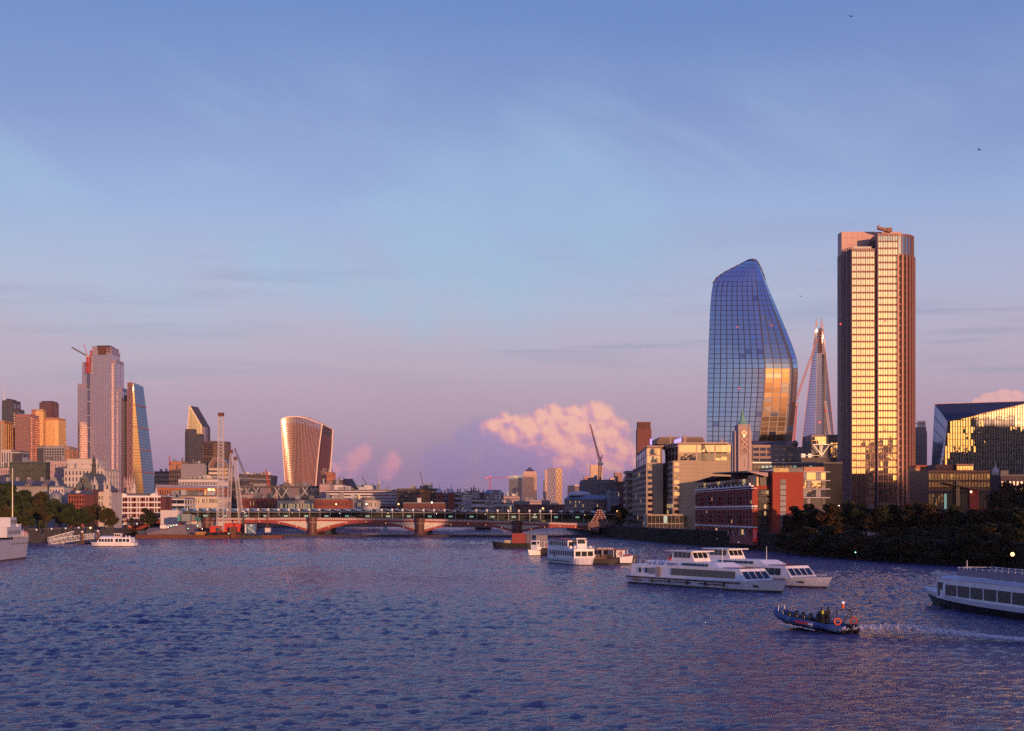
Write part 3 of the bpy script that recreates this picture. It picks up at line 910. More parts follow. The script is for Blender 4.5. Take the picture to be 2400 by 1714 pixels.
# gold face and blue slope
WB, WT = (xb0 - 8 - xm) * .17, .3
MB().hexa([(xm, Y + .6, zb), (xb0 - 8, Y + .6 + WB, zb), (xb1, Y + 34, zb), (xm, Y + 34, zb)],
          [(xm, Y + .6, zt), (xt0 + .6, Y + .6 + WT, zt), (xt1, Y + 34, Z(903, Y)), (xm, Y + 34, zt)]).build('tower_body', FDARK, wt)
gf = MB(); bf = MB(); ln = MB(); NF = 46
for k in range(NF):
    a = k / NF; b = (k + .9) / NF
    def lerp3(p, q, s): return Vector(p).lerp(Vector(q), s)
    L0, L1 = lerp3((xm + .3, Y + .3, zb), (xm + .3, Y + .3, zt), a), lerp3((xm + .3, Y + .3, zb), (xm + .3, Y + .3, zt), b)
    R0, R1 = lerp3((xb0 - 8, Y + .3 + WB, zb), (xt0 + .8, Y + .3 + WT, zt), a), lerp3((xb0 - 8, Y + .3 + WB, zb), (xt0 + .8, Y + .3 + WT, zt), b)
    gf.add([L0, R0, R1, L1], [(0, 1, 2, 3)])
    S0, S1 = lerp3((xb1 + .4, Y + 34, zb), (xt1 + .4, Y + 34, Z(903, Y)), a), lerp3((xb1 + .4, Y + 34, zb), (xt1 + .4, Y + 34, Z(903, Y)), b)
    bf.add([R0 + Vector((.4, .1, 0)), S0, S1, R1 + Vector((.4, .1, 0))], [(0, 1, 2, 3)])
gf.build('glazing', GAMB, wt, kind='stuff'); bf.build('slope_glazing', G('glass_slope_blue', (.50, .52, .62), .5, .12), wt, kind='stuff')
for k in range(1, 6):
    z = zb + (zt - zb) * k / 6; s = k / 6
    x0 = (xb0 - 8) + (xt0 + .8 - xb0 + 8) * s; x1 = xb1 + (xt1 - xb1) * s
    MB().bar((x0, Y - .1 + WB * (1 - s), z), (x1 + .6, Y + 34, z - 2), 1.6, 1.6).build('slope_band', FRUST, wt)
    MB().bar((xm, Y, z), (x0, Y + WB * (1 - s), z), 1.2, 1.2).build('face_band', FRUST, wt)
stacked('office_tower', 'dark brown stepped tower tight against the wedge skyscraper', 2460, 1130, [(286, 300, 935), (289, 299.5, 928, 4)], 24, FDARK, FDARK, GCOP, 3.5, 4, wf=.6)

# leaning blade tower with a pointed top
Y = 2300
bt = thing('blade_skyscraper', 'pointed glass blade tower with pale top and dark lower half', 'tower', (X(450, Y), Y, GZ))
A0, A1, B1, B0 = P(427, 1090, Y), P(444.5, 951, Y), P(472, 1000, Y), P(474, 1090, Y)
for q in (A0, B0): q.z = GZ
A0.x = X(424.5, Y)
B0.y += 5; B1.y += 4
bk = [q + Vector((6, 34, 0)) for q in (A0, B0, B1, A1)]
MB().add([A0, B0, B1, A1] + bk, [(0, 1, 2, 3), (7, 6, 5, 4), (0, 4, 5, 1), (1, 5, 6, 2), (2, 6, 7, 3), (3, 7, 4, 0)]).build('tower_body', FDARK, bt)
gl = MB(); NF = 34
def onface(u, v):
    return A0.lerp(A1, v).lerp(B0.lerp(B1, v), u) + Vector((0, -.5, 0))
for k in range(NF):
    for u in range(5):
        gl.add([onface((u + .04) / 5, (k + .06) / NF), onface((u + .96) / 5, (k + .06) / NF), onface((u + .96) / 5, (k + .94) / NF), onface((u + .04) / 5, (k + .94) / NF)], [(0, 1, 2, 3)])
gl.build('glazing', G('glass_blade', (.92, .90, .84), .5, .08), bt, kind='stuff')
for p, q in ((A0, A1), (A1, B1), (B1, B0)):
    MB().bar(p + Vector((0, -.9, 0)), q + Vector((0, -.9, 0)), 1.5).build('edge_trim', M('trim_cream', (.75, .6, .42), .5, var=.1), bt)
MB().box(X(472.5, Y), X(478.5, Y), Y + 8, Y + 34, GZ, Z(1000, Y)).build('rear_shaft', M('shaft_mauve', (.2, .18, .26), .6, var=.1, scale=.05), bt)
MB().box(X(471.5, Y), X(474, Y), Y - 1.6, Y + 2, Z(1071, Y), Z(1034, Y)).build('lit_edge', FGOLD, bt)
# brown stepped tower right of the blade
stacked('office_tower', 'brown stepped tower right of the pointed blade tower', 2250, 1130, [(455, 495, 1071), (476, 529, 1036, 10), (476, 506, 1035, 8)], 40, FDARK, M('fin_brown', (.10, .055, .05), .6, var=.12, scale=.03), G('glass_brown', (.55, .38, .3), .3, .08, base=(.02, .01, .01)), 4, 4, wf=.8)
# dark lower half: the blade's own neighbour stands before it
stacked('office_tower', 'near black glass tower hiding the lower half of the blade tower', 2200, 1130, [(432, 452, 1007, 6), (440, 470, 1019)], 24, FDARK, FDARK, G('glass_navy', (.4, .45, .6), .2, .06), 3.2, 4, wf=.85, hf=.7)

# flared tower with a curved crown
Y = 2290
ft = thing('flared_skyscraper', 'flaring curved tower wider at the top with bright rounded edges', 'tower', (X(712, Y), Y, GZ))
def edgeL(v): return np.interp(v, [0, .25, .5, .75, 1], [674.5, 671.0, 667.0, 663.2, 660.2])
def edgeM(v): return np.interp(v, [0, .25, .5, .75, 1], [736.5, 739.5, 743.5, 749.0, 756.5])
def edgeR(v): return np.interp(v, [0, .25, .5, .75, 1], [754.5, 758.5, 763.0, 768.0, 770.5])
def topz(u):   # crown height along the front
    return Z(np.interp(u, [0, .12, .35, .6, .85, 1, 1.2], [983.5, 978.5, 976.5, 980.0, 990, 995.5, 1003]), Y)
def fp(u, v, out=0.0):
    px = edgeL(v) + (edgeM(v) - edgeL(v)) * u
    bow = 5.0 * (1 - (2 * u - 1) ** 2)
    return Vector((X(px, Y), Y + bow - out - 6 * v, GZ + (topz(u) - GZ) * v))
def sp(u, v, out=0.0):
    px = edgeM(v) + (edgeR(v) - edgeM(v)) * u
    return Vector((X(px, Y) + out, Y + 46 * u - 6 * v * (1 - u), GZ + (topz(1 + .2 * u) - GZ) * v))
V = np.linspace(0, 1, 15)
body = MB(); body.sheet([[fp(u, v) for u in np.linspace(0, 1, 15)] for v in V]); body.sheet([[sp(u, v) for u in np.linspace(0, 1, 4)] for v in V])
bkl = [[fp(0, v), Vector((X(edgeL(v) + 6, Y), Y + 46, fp(0, v).z))] for v in V]; body.sheet([list(reversed(r)) for r in bkl])
body.sheet([[fp(u, 1) for u in np.linspace(0, 1, 15)], [Vector((fp(u, 1).x + 8, Y + 46, fp(u, 1).z - 3)) for u in np.linspace(0, 1, 15)]])
body.build('tower_body', M('flared_dark', (.07, .04, .04), .6, var=.1), ft, smooth=True)
gl = MB(); NF = 38; NC = 26
for k in range(NF):
    for c in range(NC):
        v0, v1, u0, u1 = (k + .08) / NF * .93, (k + .86) / NF * .93, (c + .12) / NC, (c + .88) / NC
        gl.add([fp(u0, v0, .3), fp(u1, v0, .3), fp(u1, v1, .3), fp(u0, v1, .3)], [(0, 1, 2, 3)])
gl.build('glazing', G('glass_flared', (.80, .58, .50), .45, .07, base=(.05, .02, .02)), ft, kind='stuff')
ck = MB(); ck.sheet([[fp(u, v, .28) for u in np.linspace(.02, .98, 15)] for v in (.932, .998)]); ck.build('sky_garden_glass', G('glass_crown', (.7, .8, 1.0), .6, .05), ft, smooth=True)
sg = MB(); sg.sheet([[sp(u, v, .3) for u in np.linspace(.12, .88, 4)] for v in np.linspace(0, .9, 12)]); sg.build('side_louvres', M('side_maroon', (.13, .045, .05), .6, var=.15, scale=.05), ft, smooth=True)
fins = MB()
for c in range(1, NC):
    pts = [fp(c / NC, v, .7) for v in V]
    for a, b in zip(pts[:-1], pts[1:]): fins.bar(a, b, .55, .7)
fins.build('fin_array', M('fin_copper', (.50, .27, .22), .5, var=.1), ft, kind='stuff')
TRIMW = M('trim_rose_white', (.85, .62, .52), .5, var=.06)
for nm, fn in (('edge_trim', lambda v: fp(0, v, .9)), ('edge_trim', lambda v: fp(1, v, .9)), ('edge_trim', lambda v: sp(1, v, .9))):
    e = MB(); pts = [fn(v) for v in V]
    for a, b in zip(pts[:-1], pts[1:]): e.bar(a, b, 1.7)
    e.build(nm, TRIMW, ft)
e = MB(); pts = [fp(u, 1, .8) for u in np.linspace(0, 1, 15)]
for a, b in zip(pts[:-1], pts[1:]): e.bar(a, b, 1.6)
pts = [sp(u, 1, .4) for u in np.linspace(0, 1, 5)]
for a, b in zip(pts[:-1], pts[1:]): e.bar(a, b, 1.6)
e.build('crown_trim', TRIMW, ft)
for c in range(18):
    u = .1 + .88 * c / 17; a = fp(u, 1, .5)
    MB().bar(a, a + Vector((5, 30, 2.2 * math.sin(u * 3))), .8).build('roof_rib', M('roof_rib', (.5, .4, .42), .5, var=.1), ft)
# ------------------------------------------------------------------ low city between (table of plain blocks)
MAROON = M('maroon_render', (.16, .06, .055), .75, var=.2, scale=.15)
GREYC = M('grey_cladding', (.24, .23, .27), .6, var=.12, scale=.08)
PINKST = M('pink_stone', (.42, .30, .29), .75, var=.15, scale=.12)
DARKG = M('dark_green_metal', (.035, .045, .04), .5, var=.2, scale=.1)
CREAM = M('cream_render', (.56, .48, .38), .75, var=.15, scale=.15)
OFFW = M('off_white', (.58, .54, .54), .7, var=.12, scale=.1)
TERRA = M('terracotta', (.40, .14, .07), .75, var=.18, scale=.1)
GMIX = [(GDARK, 6), (GMID, 3), (LIT, .35)]
GMIXL = [(GDARK, 5), (GMID, 3), (LIT, 1.2)]

TABLE = [
 # px0, px1, top, Y, depth, wall, frame, nx, nz, wf, hf, glass, clutter, label
 (-30, 23, 1097, 1120, 30, PINKST, PINKST, 10, 9, .4, .5, GMIX, 3, 'pale pink stone block at the left edge behind the plane trees'),
 (22, 125, 1085, 1000, 40, DARKG, DARKG, 26, 8, .92, .9, G('glass_olive', (.5, .5, .36), .28, .05, base=(.015, .018, .01)), 3, 'wide dark olive glass office block with an overhanging flat roof'),
 (118, 160, 1081, 975, 30, PINKST, PINKST, 5, 9, .22, .4, GMIX, 2, 'blank pale pink slab right of the dark olive glass block'),
 (362, 396, 1106, 1700, 40, FDARK, FDARK, 10, 10, .85, .7, GDARK, 2, 'dark blue-black office block right of the wedge skyscraper'),
 (396, 427, 1083, 1600, 30, TERRA, FORAN, 6, 12, .6, .6, [(GCOP, 4), (GAMB, 2)], 3, 'orange lit scaffolded tower left of the grey panelled block'),
 (424, 480, 1088, 1500, 40, GREYC, GREYC, 18, 16, .96, .94, M('grey_panel', (.25, .24, .29), .45, var=.1, scale=.05), 2, 'plain grey panelled block in front of the blade tower'),
 (418, 512, 1124, 1250, 40, OFFW, OFFW, 26, 6, .6, .5, GMIX, 5, 'long grey-white flat block under the grey panelled block'),
 (372, 512, 1163, 960, 40, MAROON, CREAM, 44, 3, .6, .45, GMIXL, 6, 'long brown stone terrace with a row of small pale windows'),
 (376, 432, 1168, 900, 30, MAROON, OFFW, 3, 4, .98, .6, GDARK, 3, 'maroon block striped with pale bands right of the banded brick building'),
 (530, 566, 1128, 1400, 40, FDARK, FDARK, 10, 5, .8, .6, GDARK, 2, 'dark low block behind the pair of leaning crane booms'),
 (560, 640, 1170, 950, 30, BRICK, BRICK, 22, 3, .4, .5, GMIXL, 5, 'low red brick terrace right of the crane booms'),
 (560, 600, 1160, 1020, 30, PINKST, PINKST, 12, 4, .5, .5, GMIXL, 4, 'low pink stone terrace with lit windows behind the red terrace'),
 (650, 740, 1173, 900, 24, CREAM, CREAM, 28, 2, .55, .5, [(LIT, 3), (GDARK, 2)], 3, 'long low cream building with a brightly lit arcade'),
 (735, 815, 1171, 880, 26, BRICK, BRICK, 13, 3, .35, .55, [(GMID, 3), (GDARK, 1)], 4, 'red brown brick block with white windows behind the station roof'),
 (749, 772, 1136, 1120, 30, PINKST, PINKST, 4, 6, .2, .3, GMIX, 2, 'square pink stone block beside the braced dark glass building'),
 (770, 803, 1137, 1160, 30, OFFW, OFFW, 4, 3, .15, .3, GMIX, 2, 'white windowless box roof block beside the pink stone block'),
 (815, 882, 1173, 930, 26, STONE, STONE, 15, 3, .4, .5, GMIXL, 5, 'grey stone wharf building under the white banded offices'),
 (930, 1024, 1147, 1000, 40, FDARK, FDARK, 26, 8, .9, .55, [(GDARK, 3), (GMID, 2), (G('glass_rose', (.8, .55, .5), .35, .06), 2)], 5, 'wide dark glass office block left of the twin brick towers'),
 (945, 1042, 1180, 905, 14, BRICKD, BRICKD, 16, 2, .3, .4, GMIX, 0, 'low brown brick viaduct wall under the dark glass block'),
 (1036, 1052, 1158, 1030, 24, GREYC, GREYC, 6, 6, .7, .5, GMIX, 2, 'small grey glass infill between the twin brick towers'),
 (1065, 1085, 1156, 1020, 26, GREYC, OFFW, 3, 6, .95, .6, GDARK, 2, 'grey striped slab right of the twin brick towers'),
 (1083, 1108, 1160, 990, 26, OFFW, OFFW, 9, 7, .5, .5, GMIX, 3, 'pale balconied apartment block right of the grey striped slab'),
 (1090, 1120, 1153, 1100, 30, STONE, STONE, 8, 7, .4, .4, GMIX, 3, 'stone office block rising behind the pale apartment block'),
 (1105, 1138, 1171, 960, 26, MAROON, OFFW, 3, 4, .98, .5, GDARK, 2, 'low maroon block banded with white near mid river'),
 (1114, 1140, 1156, 1180, 30, FDARK, FDARK, 9, 7, .85, .6, GDARK, 3, 'black glass block left of the pedimented building'),
 (1137, 1168, 1173, 960, 26, OFFW, OFFW, 8, 4, .75, .75, GMIX, 2, 'white gridded office block below the pedimented building'),
 (1160, 1204, 1182, 930, 24, OFFW, OFFW, 9, 2, .75, .75, GMIX, 2, 'low white framed riverside block right of the white grid'),
 (1180, 1217, 1164, 1500, 30, PINKST, PINKST, 12, 5, .5, .5, GMIX, 3, 'far low pink building left of the domed pyramid tower'),
 (1200, 1330, 1184, 1250, 40, BRICKD, BRICKD, 34, 2, .4, .5, GMIX, 6, 'long low dark roofed terrace under the far towers'),
 (1226, 1280, 1173, 2600, 60, PINKST, PINKST, 18, 5, .5, .5, GMIX, 4, 'far low pink blocks at the foot of the pyramid roofed tower'),
 (752, 763, 1105, 2050, 30, FRUST, FRUST, 4, 10, .6, .6, GCOP, 1, 'narrow ruddy block immediately right of the flared tower'),
 (765, 780, 1108, 2000, 30, TERRA, TERRA, 6, 8, .5, .5, GCOP, 2, 'square terracotta block second right of the flared tower'),
 (779, 803, 1126, 1850, 30, FDARK, FDARK, 8, 5, .6, .5, GMIX, 3, 'dark slate roofed block between the terracotta block and steep roofed hall'),
 (838, 862, 1143, 1500, 30, PINKST, PINKST, 8, 3, .5, .5, GMIX, 3, 'low pink block right of the steep roofed hall'),
 (560, 575, 1150, 1300, 30, FDARK, FDARK, 5, 4, .6, .6, GMIX, 2, 'small dark block at the left end of the braced glass building'),
 (1366, 1442, 1127, 900, 40, GREYC, GREYC, 10, 8, .97, .95, M('grey_brown_panel', (.20, .17, .18), .7, var=.12, scale=.06), 4, 'big plain grey-brown block carrying the tall dark tower crane'),
 (1440, 1476, 1131, 880, 40, MAROON, MAROON, 8, 9, .6, .6, GMIX, 3, 'rust brown block tucked left of the stepped riverside offices'),
 (1430, 1452, 1150, 820, 30, GREYC, GREYC, 5, 5, .4, .5, GMIX, 2, 'grey box block before the rust brown block'),
]
for (a, b, top, Y, dep, wall, fr, nx, nz, wf, hf, gl, cl, lab) in TABLE:
    poly = rect(a, b, Y, dep)
    side = 1 if (a + b) / 2 < CX else 3
    ns = max(2, int(nx * dep / max(1, (X(b, Y) - X(a, Y))) * .8))
    cb_ = block('city_block', lab, 'building', poly, GZ, Z(top, Y), wall,
          [(0, nx, nz, dict(wf=wf, hf=hf, glass=gl, frame=fr)), (side, min(ns, 20), nz, dict(wf=wf, hf=hf, glass=gl, frame=fr, indiv=False))],
          roof=random.choice((LEAD, SLATE, CONCD)), clutter=cl + 2, group='blocks of the low city')
    if lab.startswith('wide dark glass office block left'):
        MB().box(X(984, 1000), X(1009, 1000), 998.3, 999.55, Z(1180, 1000), Z(1148, 1000)).build('copper_screen', M('copper_panel', (.30, .14, .05), .5, .4, var=.2, scale=.15), cb_, label='copper coloured panel bay')

# colonnaded orange hall
Y = 1100
oh = block('colonnaded_hall', 'long low orange lit hall with columns and a lilac metal roof', 'building', rect(368, 512, Y, 40), GZ, Z(1143, Y), TERRA,
           [(0, 26, 2, dict(wf=.72, hf=.8, glass=[(GCOP, 3), (GAMB, 2), (LIT, 1)], frame=TERRA, d=.8))], roof=None)
MB().hexa([(X(366, Y), Y - 2, Z(1143, Y) + .01), (X(513, Y), Y - 2, Z(1145, Y) + .01), (X(513, Y), Y + 41, Z(1143, Y)), (X(366, Y), Y + 41, Z(1141, Y))],
          [(X(366, Y), Y - 2, Z(1136, Y)), (X(513, Y), Y - 2, Z(1141, Y)), (X(513, Y), Y + 41, Z(1138, Y)), (X(366, Y), Y + 41, Z(1134, Y))]).build('roof', M('lilac_roof', (.22, .20, .30), .45, var=.12), oh)
for px in (489, 493, 500):
    MB().ball(P(px, 1148, Y - 2), .8, 6).build('facade_lamp', LAMPO, oh)

# striped domed building with arches
Y = 1500
dm = thing('domed_block', 'striped stone building with a glazed barrel dome behind the tall lattice boom', 'building', (X(511, Y), Y, GZ))
xa, xb = X(489, Y), X(533, Y); zc = Z(1098, Y)
MB().box(xa, xb, Y, Y + 36, GZ, zc).build('wall', CREAM, dm)
for k in range(5):
    z = zc - 2 - k * 4.2
    MB().box(xa - .05, xb + .05, Y - .5, Y - .02, z - 1.7, z).build('window_band', GDARK, dm)
r_ = (xb - xa) / 2
arc = [(xa + r_ + r_ * math.cos(math.pi * k / 14), zc + r_ * 1.12 * math.sin(math.pi * k / 14)) for k in range(15)]
MB().loft([[(x, y, z) for x, z in arc] for y in (Y + .5, Y + 36)]).build('dome', M('dome_rust', (.17, .09, .08), .5, var=.2, scale=.2), dm, smooth=False)
e = MB()
for p, q in zip(arc[:-1], arc[1:]): e.bar((p[0], Y, p[1]), (q[0], Y, q[1]), 1.1, 1.0)
e.build('arch_trim', M('arch_stone', (.30, .24, .22), .8, var=.15), dm)
MB().loft([[(xa + r_ + r_ * .45 * math.cos(math.pi * k / 8), y, zc + 1 + r_ * .62 * math.sin(math.pi * k / 8)) for k in range(9)] for y in (Y + .1, Y + .45)]).build('arch_window', GDARK, dm)
for px in (514, 520.5, 527):
    MB().box(X(px, Y), X(px + 2.6, Y), Y - .8, Y - .52, Z(1135, Y), Z(1098, Y)).build('gold_pilaster', FGOLD, dm)
# lower arch at its left shoulder
r2 = X(500, Y) - X(481, Y); cx = X(490, Y); cz = Z(1122, Y)
a2 = [(cx + r2 / 2 * math.cos(math.pi * k / 10), cz + r2 * .42 * math.sin(math.pi * k / 10)) for k in range(11)]
MB().loft([[(x, y, z) for x, z in a2] for y in (Y - 8, Y - .6)]).build('lower_vault', CREAM, dm)
MB().box(cx - r2 / 2, cx + r2 / 2, Y - 8, Y - .6, GZ, cz - .02).build('lower_wall', CREAM, dm)

# inverted trapezoid glass block
Y = 1600
tz = thing('city_block', 'dark glass block whose sides lean outward, left of the flared tower', 'building', (X(598, Y), Y, GZ), group='blocks of the low city')
b4 = [(X(566, Y), Y, GZ), (X(628, Y), Y, GZ), (X(628, Y), Y + 40, GZ), (X(566, Y), Y + 40, GZ)]
t4 = [(X(560, Y), Y - 2, Z(1111, Y)), (X(636, Y), Y - 2, Z(1114, Y)), (X(636, Y), Y + 42, Z(1114, Y)), (X(560, Y), Y + 42, Z(1111, Y))]
MB().hexa(b4, t4).build('wall', FDARK, tz)
for k in range(6):
    v = .35 + k * .11
    l0 = Vector(b4[0]).lerp(Vector(t4[0]), v); r0 = Vector(b4[1]).lerp(Vector(t4[1]), v)
    MB().bar(l0 + Vector((0, -.3, 0)), r0 + Vector((0, -.3, 0)), .7, 1.1).build('floor_band', GREYC, tz)
for k in range(8):
    x = X(566 + k * 8.5, Y); MB().box(x, x + 3, Y + 6, Y + 12, Z(1113, Y), Z(1113, Y) + random.uniform(1, 4)).build('roof_plant', random.choice((CONC, OFFW, CONCD)), tz)

# braced dark glass building
Y = 1150
br = block('braced_building', 'long dark glass building with steel cross bracing on its face', 'building', rect(558, 750, Y, 40), GZ, Z(1141, Y), FDARK,
           [(0, 60, 6, dict(wf=.9, hf=.85, glass=[(GDARK, 4), (GMID, 1)], frame=FDARK, d=.3))], roof=CONCD, clutter=8)
for px in (590, 660, 725):
    for s in (-1, 1):
        MB().bar(P(px + s * 16, 1143, Y - .8), P(px, 1168, Y - .8), .7).build('brace', STEEL, br)
        MB().bar(P(px + s * 4, 1143, Y - 1.0), P(px + s * 22, 1168, Y - 1.0), .55).build('brace', STEEL, br)
for a, b in ((610, 634), (676, 702)):
    MB().box(X(a, Y), X(b, Y), Y - 1.4, Y - .35, GZ, Z(1144, Y)).build('stair_tower', M('mauve_panel', (.17, .13, .15), .6, var=.12), br)

# white banded offices
Y = 1050
wbx = block('banded_offices', 'long low offices banded in white and maroon above the station roof', 'building', rect(765, 932, Y, 30), GZ, Z(1150, Y), MAROON,
            [(0, 12, 5, dict(wf=.99, hf=.42, glass=G('glass_band', (.6, .4, .42), .2, .08, base=(.04, .015, .015)), frame=OFFW, d=.7, z0=Z(1186, Y)))], roof=LEAD, clutter=9)
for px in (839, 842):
    MB().box(X(px, Y), X(px + 2.2, Y), Y - 1.3, Y - .9, Z(1172, Y), Z(1160, Y)).build('glow_strip', LIT, wbx)  # two narrow strips with their own warm glow

# twin brick towers with lead domes
for px, lab in ((1029.5, 'brick river tower with pale dome and spire, left of the pair'), (1057.5, 'brick river tower with pale dome and spire, right of the pair')):
    Y = 985; x = X(px, Y); w = 2.3
    t = thing('brick_tower', lab, 'tower', (x, Y, GZ), group='twin towers at the station')
    MB().box(x - w, x + w, Y, Y + 2 * w, GZ, Z(1157, Y)).build('shaft', BRICK, t)
    MB().box(x - w - .3, x + w + .3, Y - .3, Y + 2 * w + .3, Z(1157, Y) + .003, Z(1156, Y)).build('cornice', BRICKD, t)
    MB().lathe((x, Y + w, Z(1156, Y)), [(w * 1.0, 0), (w * .98, .8), (w * .8, 1.8), (w * .45, 2.6), (w * .22, 3.0), (.35, 3.2), (.3, 4.2)], 12).build('dome', M('dome_pale', (.50, .48, .52), .45, var=.1), t, smooth=True)
    MB().tube((x, Y + w, Z(1156, Y) + 4.1), (x, Y + w, Z(1133, Y)), .14, .05, 6).build('spire', DARKSTEEL, t)
    MB().box(x - .55, x + .55, Y - .12, Y - .01, Z(1170, Y), Z(1163, Y)).build('window', BLACKP, t)

# church with two spires
Y = 1000
ch = thing('church', 'stone church with a pair of tiered spires above the low terraces', 'church', (X(639, Y), Y, GZ))
MB().box(X(620, Y), X(660, Y), Y + 2, Y + 18, GZ, Z(1178, Y)).build('nave', PINKST, ch)
for px, top, m in ((632.5, 1143, TERRA), (646.5, 1145, PINKST)):
    x = X(px, Y); b = Z(1178, Y); h = Z(top, Y)
    MB().box(x - 1.5, x + 1.5, Y, Y + 3, GZ, b + (h - b) * .3).build('tower', m, ch)
    MB().box(x - 1.1, x + 1.1, Y + .4, Y + 2.6, b + (h - b) * .3, b + (h - b) * .5).build('belfry', m, ch)
    MB().lathe((x, Y + 1.5, 0), [(1.0, b + (h - b) * .5), (.85, b + (h - b) * .62), (.55, b + (h - b) * .66), (.45, b + (h - b) * .78), (.12, h)], 8).build('spire', m, ch)
    MB().box(x - .35, x + .35, Y + .25, Y + .38, b + (h - b) * .34, b + (h - b) * .46).build('belfry_opening', BLACKP, ch)

# steep roofed hall, pyramid roof and column monument
Y = 1700
hl = thing('steep_roofed_hall', 'old hall with a steep hipped roof and gable right of the flared tower', 'building', (X(820, Y), Y, GZ))
MB().box(X(798, Y), X(840, Y), Y, Y + 20, GZ, Z(1141, Y)).build('wall', BRICKD, hl)
MB().hexa([(X(801, Y), Y - .5, Z(1141, Y)), (X(834, Y), Y - .5, Z(1141, Y)), (X(834, Y), Y + 20, Z(1141, Y)), (X(801, Y), Y + 20, Z(1141, Y))],
          [(X(806, Y), Y + 8, Z(1122, Y)), (X(824, Y), Y + 8, Z(1122, Y)), (X(824, Y), Y + 12, Z(1122, Y)), (X(806, Y), Y + 12, Z(1122, Y))]).build('roof', M('roof_brown', (.15, .11, .11), .7, var=.2, scale=.2), hl)
MB().add([(X(800, Y), Y - 1, Z(1142, Y)), (X(812, Y), Y - 1, Z(1142, Y)), (X(806, Y), Y - 1, Z(1121, Y)), (X(800, Y), Y + 6, Z(1142, Y)), (X(812, Y), Y + 6, Z(1142, Y)), (X(806, Y), Y + 6, Z(1121, Y))], [(0, 1, 2), (5, 4, 3), (0, 3, 4, 1), (1, 4, 5, 2), (2, 5, 3, 0)]).build('gable', BRICK, hl)
MB().tube(P(805.5, 1122, Y), P(805.5, 1117, Y), .5, .1, 5).build('finial', DARKSTEEL, hl)
for k in range(6): MB().box(X(812 + k * 3.2, Y), X(813.4 + k * 3.2, Y), Y - .3, Y - .02, Z(1146, Y), Z(1143.5, Y)).build('window', LIT, hl)
Y = 1500
py_ = thing('pyramid_roofed_block', 'low block under a dark shallow pyramid roof left of the column monument', 'building', (X(869, Y), Y, GZ))
MB().box(X(853, Y), X(886, Y), Y, Y + 16, GZ, Z(1142, Y)).build('wall', PINKST, py_)
MB().add([(X(857, Y), Y, Z(1142, Y) + .01), (X(883, Y), Y, Z(1142, Y) + .01), (X(883, Y), Y + 14, Z(1142, Y) + .01), (X(857, Y), Y + 14, Z(1142, Y) + .01), (X(870, Y), Y + 7, Z(1134.5, Y))], [(0, 1, 4), (1, 2, 4), (2, 3, 4), (3, 0, 4), (3, 2, 1, 0)]).build('roof', M('roof_navy', (.06, .07, .11), .5, var=.1), py_)
Y = 1650; x = X(888.3, Y)
mo = thing('tiered_steeple', 'slender pale tiered steeple right of the pyramid roof', 'steeple', (x, Y, GZ))
b = Z(1145, Y)
MB().box(x - 1.9, x + 1.9, Y - 1.9, Y + 1.9, GZ, b).build('tower', STONE, mo)
MB().lathe((x, Y, b), [(2.2, 0), (2.0, 1), (1.6, 1.6), (1.5, 4.2), (1.0, 4.8), (.95, 7.6), (.55, 8.2), (.5, 10.5), (.1, 13.2)], 8).build('spire', CREAM, mo)

# pedimented white building
Y = 1100
pd = block('pedimented_building', 'post-modern block with white twin piers and a round pediment', 'building', rect(1135, 1180, Y, 26), GZ, Z(1157, Y), M('taupe_stone', (.24, .20, .20), .75, var=.12),
           [(0, 10, 6, dict(wf=.4, hf=.45, glass=GMIX))], roof=None)
for px in (1149, 1170):
    MB().box(X(px, Y), X(px + 5, Y), Y - 1.2, Y - .4, GZ, Z(1152, Y)).build('pier', OFFW, pd)
for k in range(4):
    MB().box(X(1154.3, Y), X(1169.8, Y), Y - 1.0, Y - .42, Z(1169 - k * 3.4, Y), Z(1167.4 - k * 3.4, Y)).build('balcony_band', OFFW, pd)
cxp = X(1162, Y); rr = X(1171, Y) - cxp
MB().loft([[(cxp + rr * math.cos(math.pi * k / 12), y, Z(1156, Y) + rr * .85 * math.sin(math.pi * k / 12)) for k in range(13)] for y in (Y - .6, Y + 14)]).build('pediment', M('pediment_taupe', (.3, .25, .25), .7, var=.12), pd)
MB().hexa([(X(1132, Y), Y - .5, Z(1157, Y) + .01), (X(1182, Y), Y - .5, Z(1157, Y) + .01), (X(1182, Y), Y + 26, Z(1157, Y) + .01), (X(1132, Y), Y + 26, Z(1157, Y) + .01)],
          [(X(1142, Y), Y + 10, Z(1148, Y)), (X(1172, Y), Y + 10, Z(1148, Y)), (X(1172, Y), Y + 16, Z(1148, Y)), (X(1142, Y), Y + 16, Z(1148, Y))]).build('roof', LEAD, pd)

# ------------------------------------------------------------------ far eastern towers
Y = 6700
def far_tower(name, label, px0, px1, top, wall, frame, glass, nx, nz, dep=60, **kw):
    t = block(name, label, 'tower', rect(px0, px1, Y, dep), GZ, Z(top, Y), wall, [(0, nx, nz, dict(wf=.7, hf=.6, glass=glass, frame=frame, d=.8, indiv=False))], roof=frame, parapet=3, **kw)
    return t
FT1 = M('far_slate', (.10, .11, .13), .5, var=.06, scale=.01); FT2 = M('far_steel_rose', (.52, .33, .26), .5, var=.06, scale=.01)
ht = far_tower('far_tower', 'grey slab tower with a pale teal crown left of the pyramid roofed tower', 1193, 1224, 1123, FT1, FT1, GDARK, 16, 40)
MB().box(X(1194, Y), X(1223.5, Y), Y + 1, Y + 60, Z(1123, Y) + 3.01, Z(1114, Y)).build('crown', M('far_teal', (.30, .40, .42), .5, var=.05), ht)
MB().box(X(1205, Y), X(1212, Y), Y - .6, Y + .9, Z(1119, Y), Z(1116, Y)).build('crown_sign', LIT, ht)
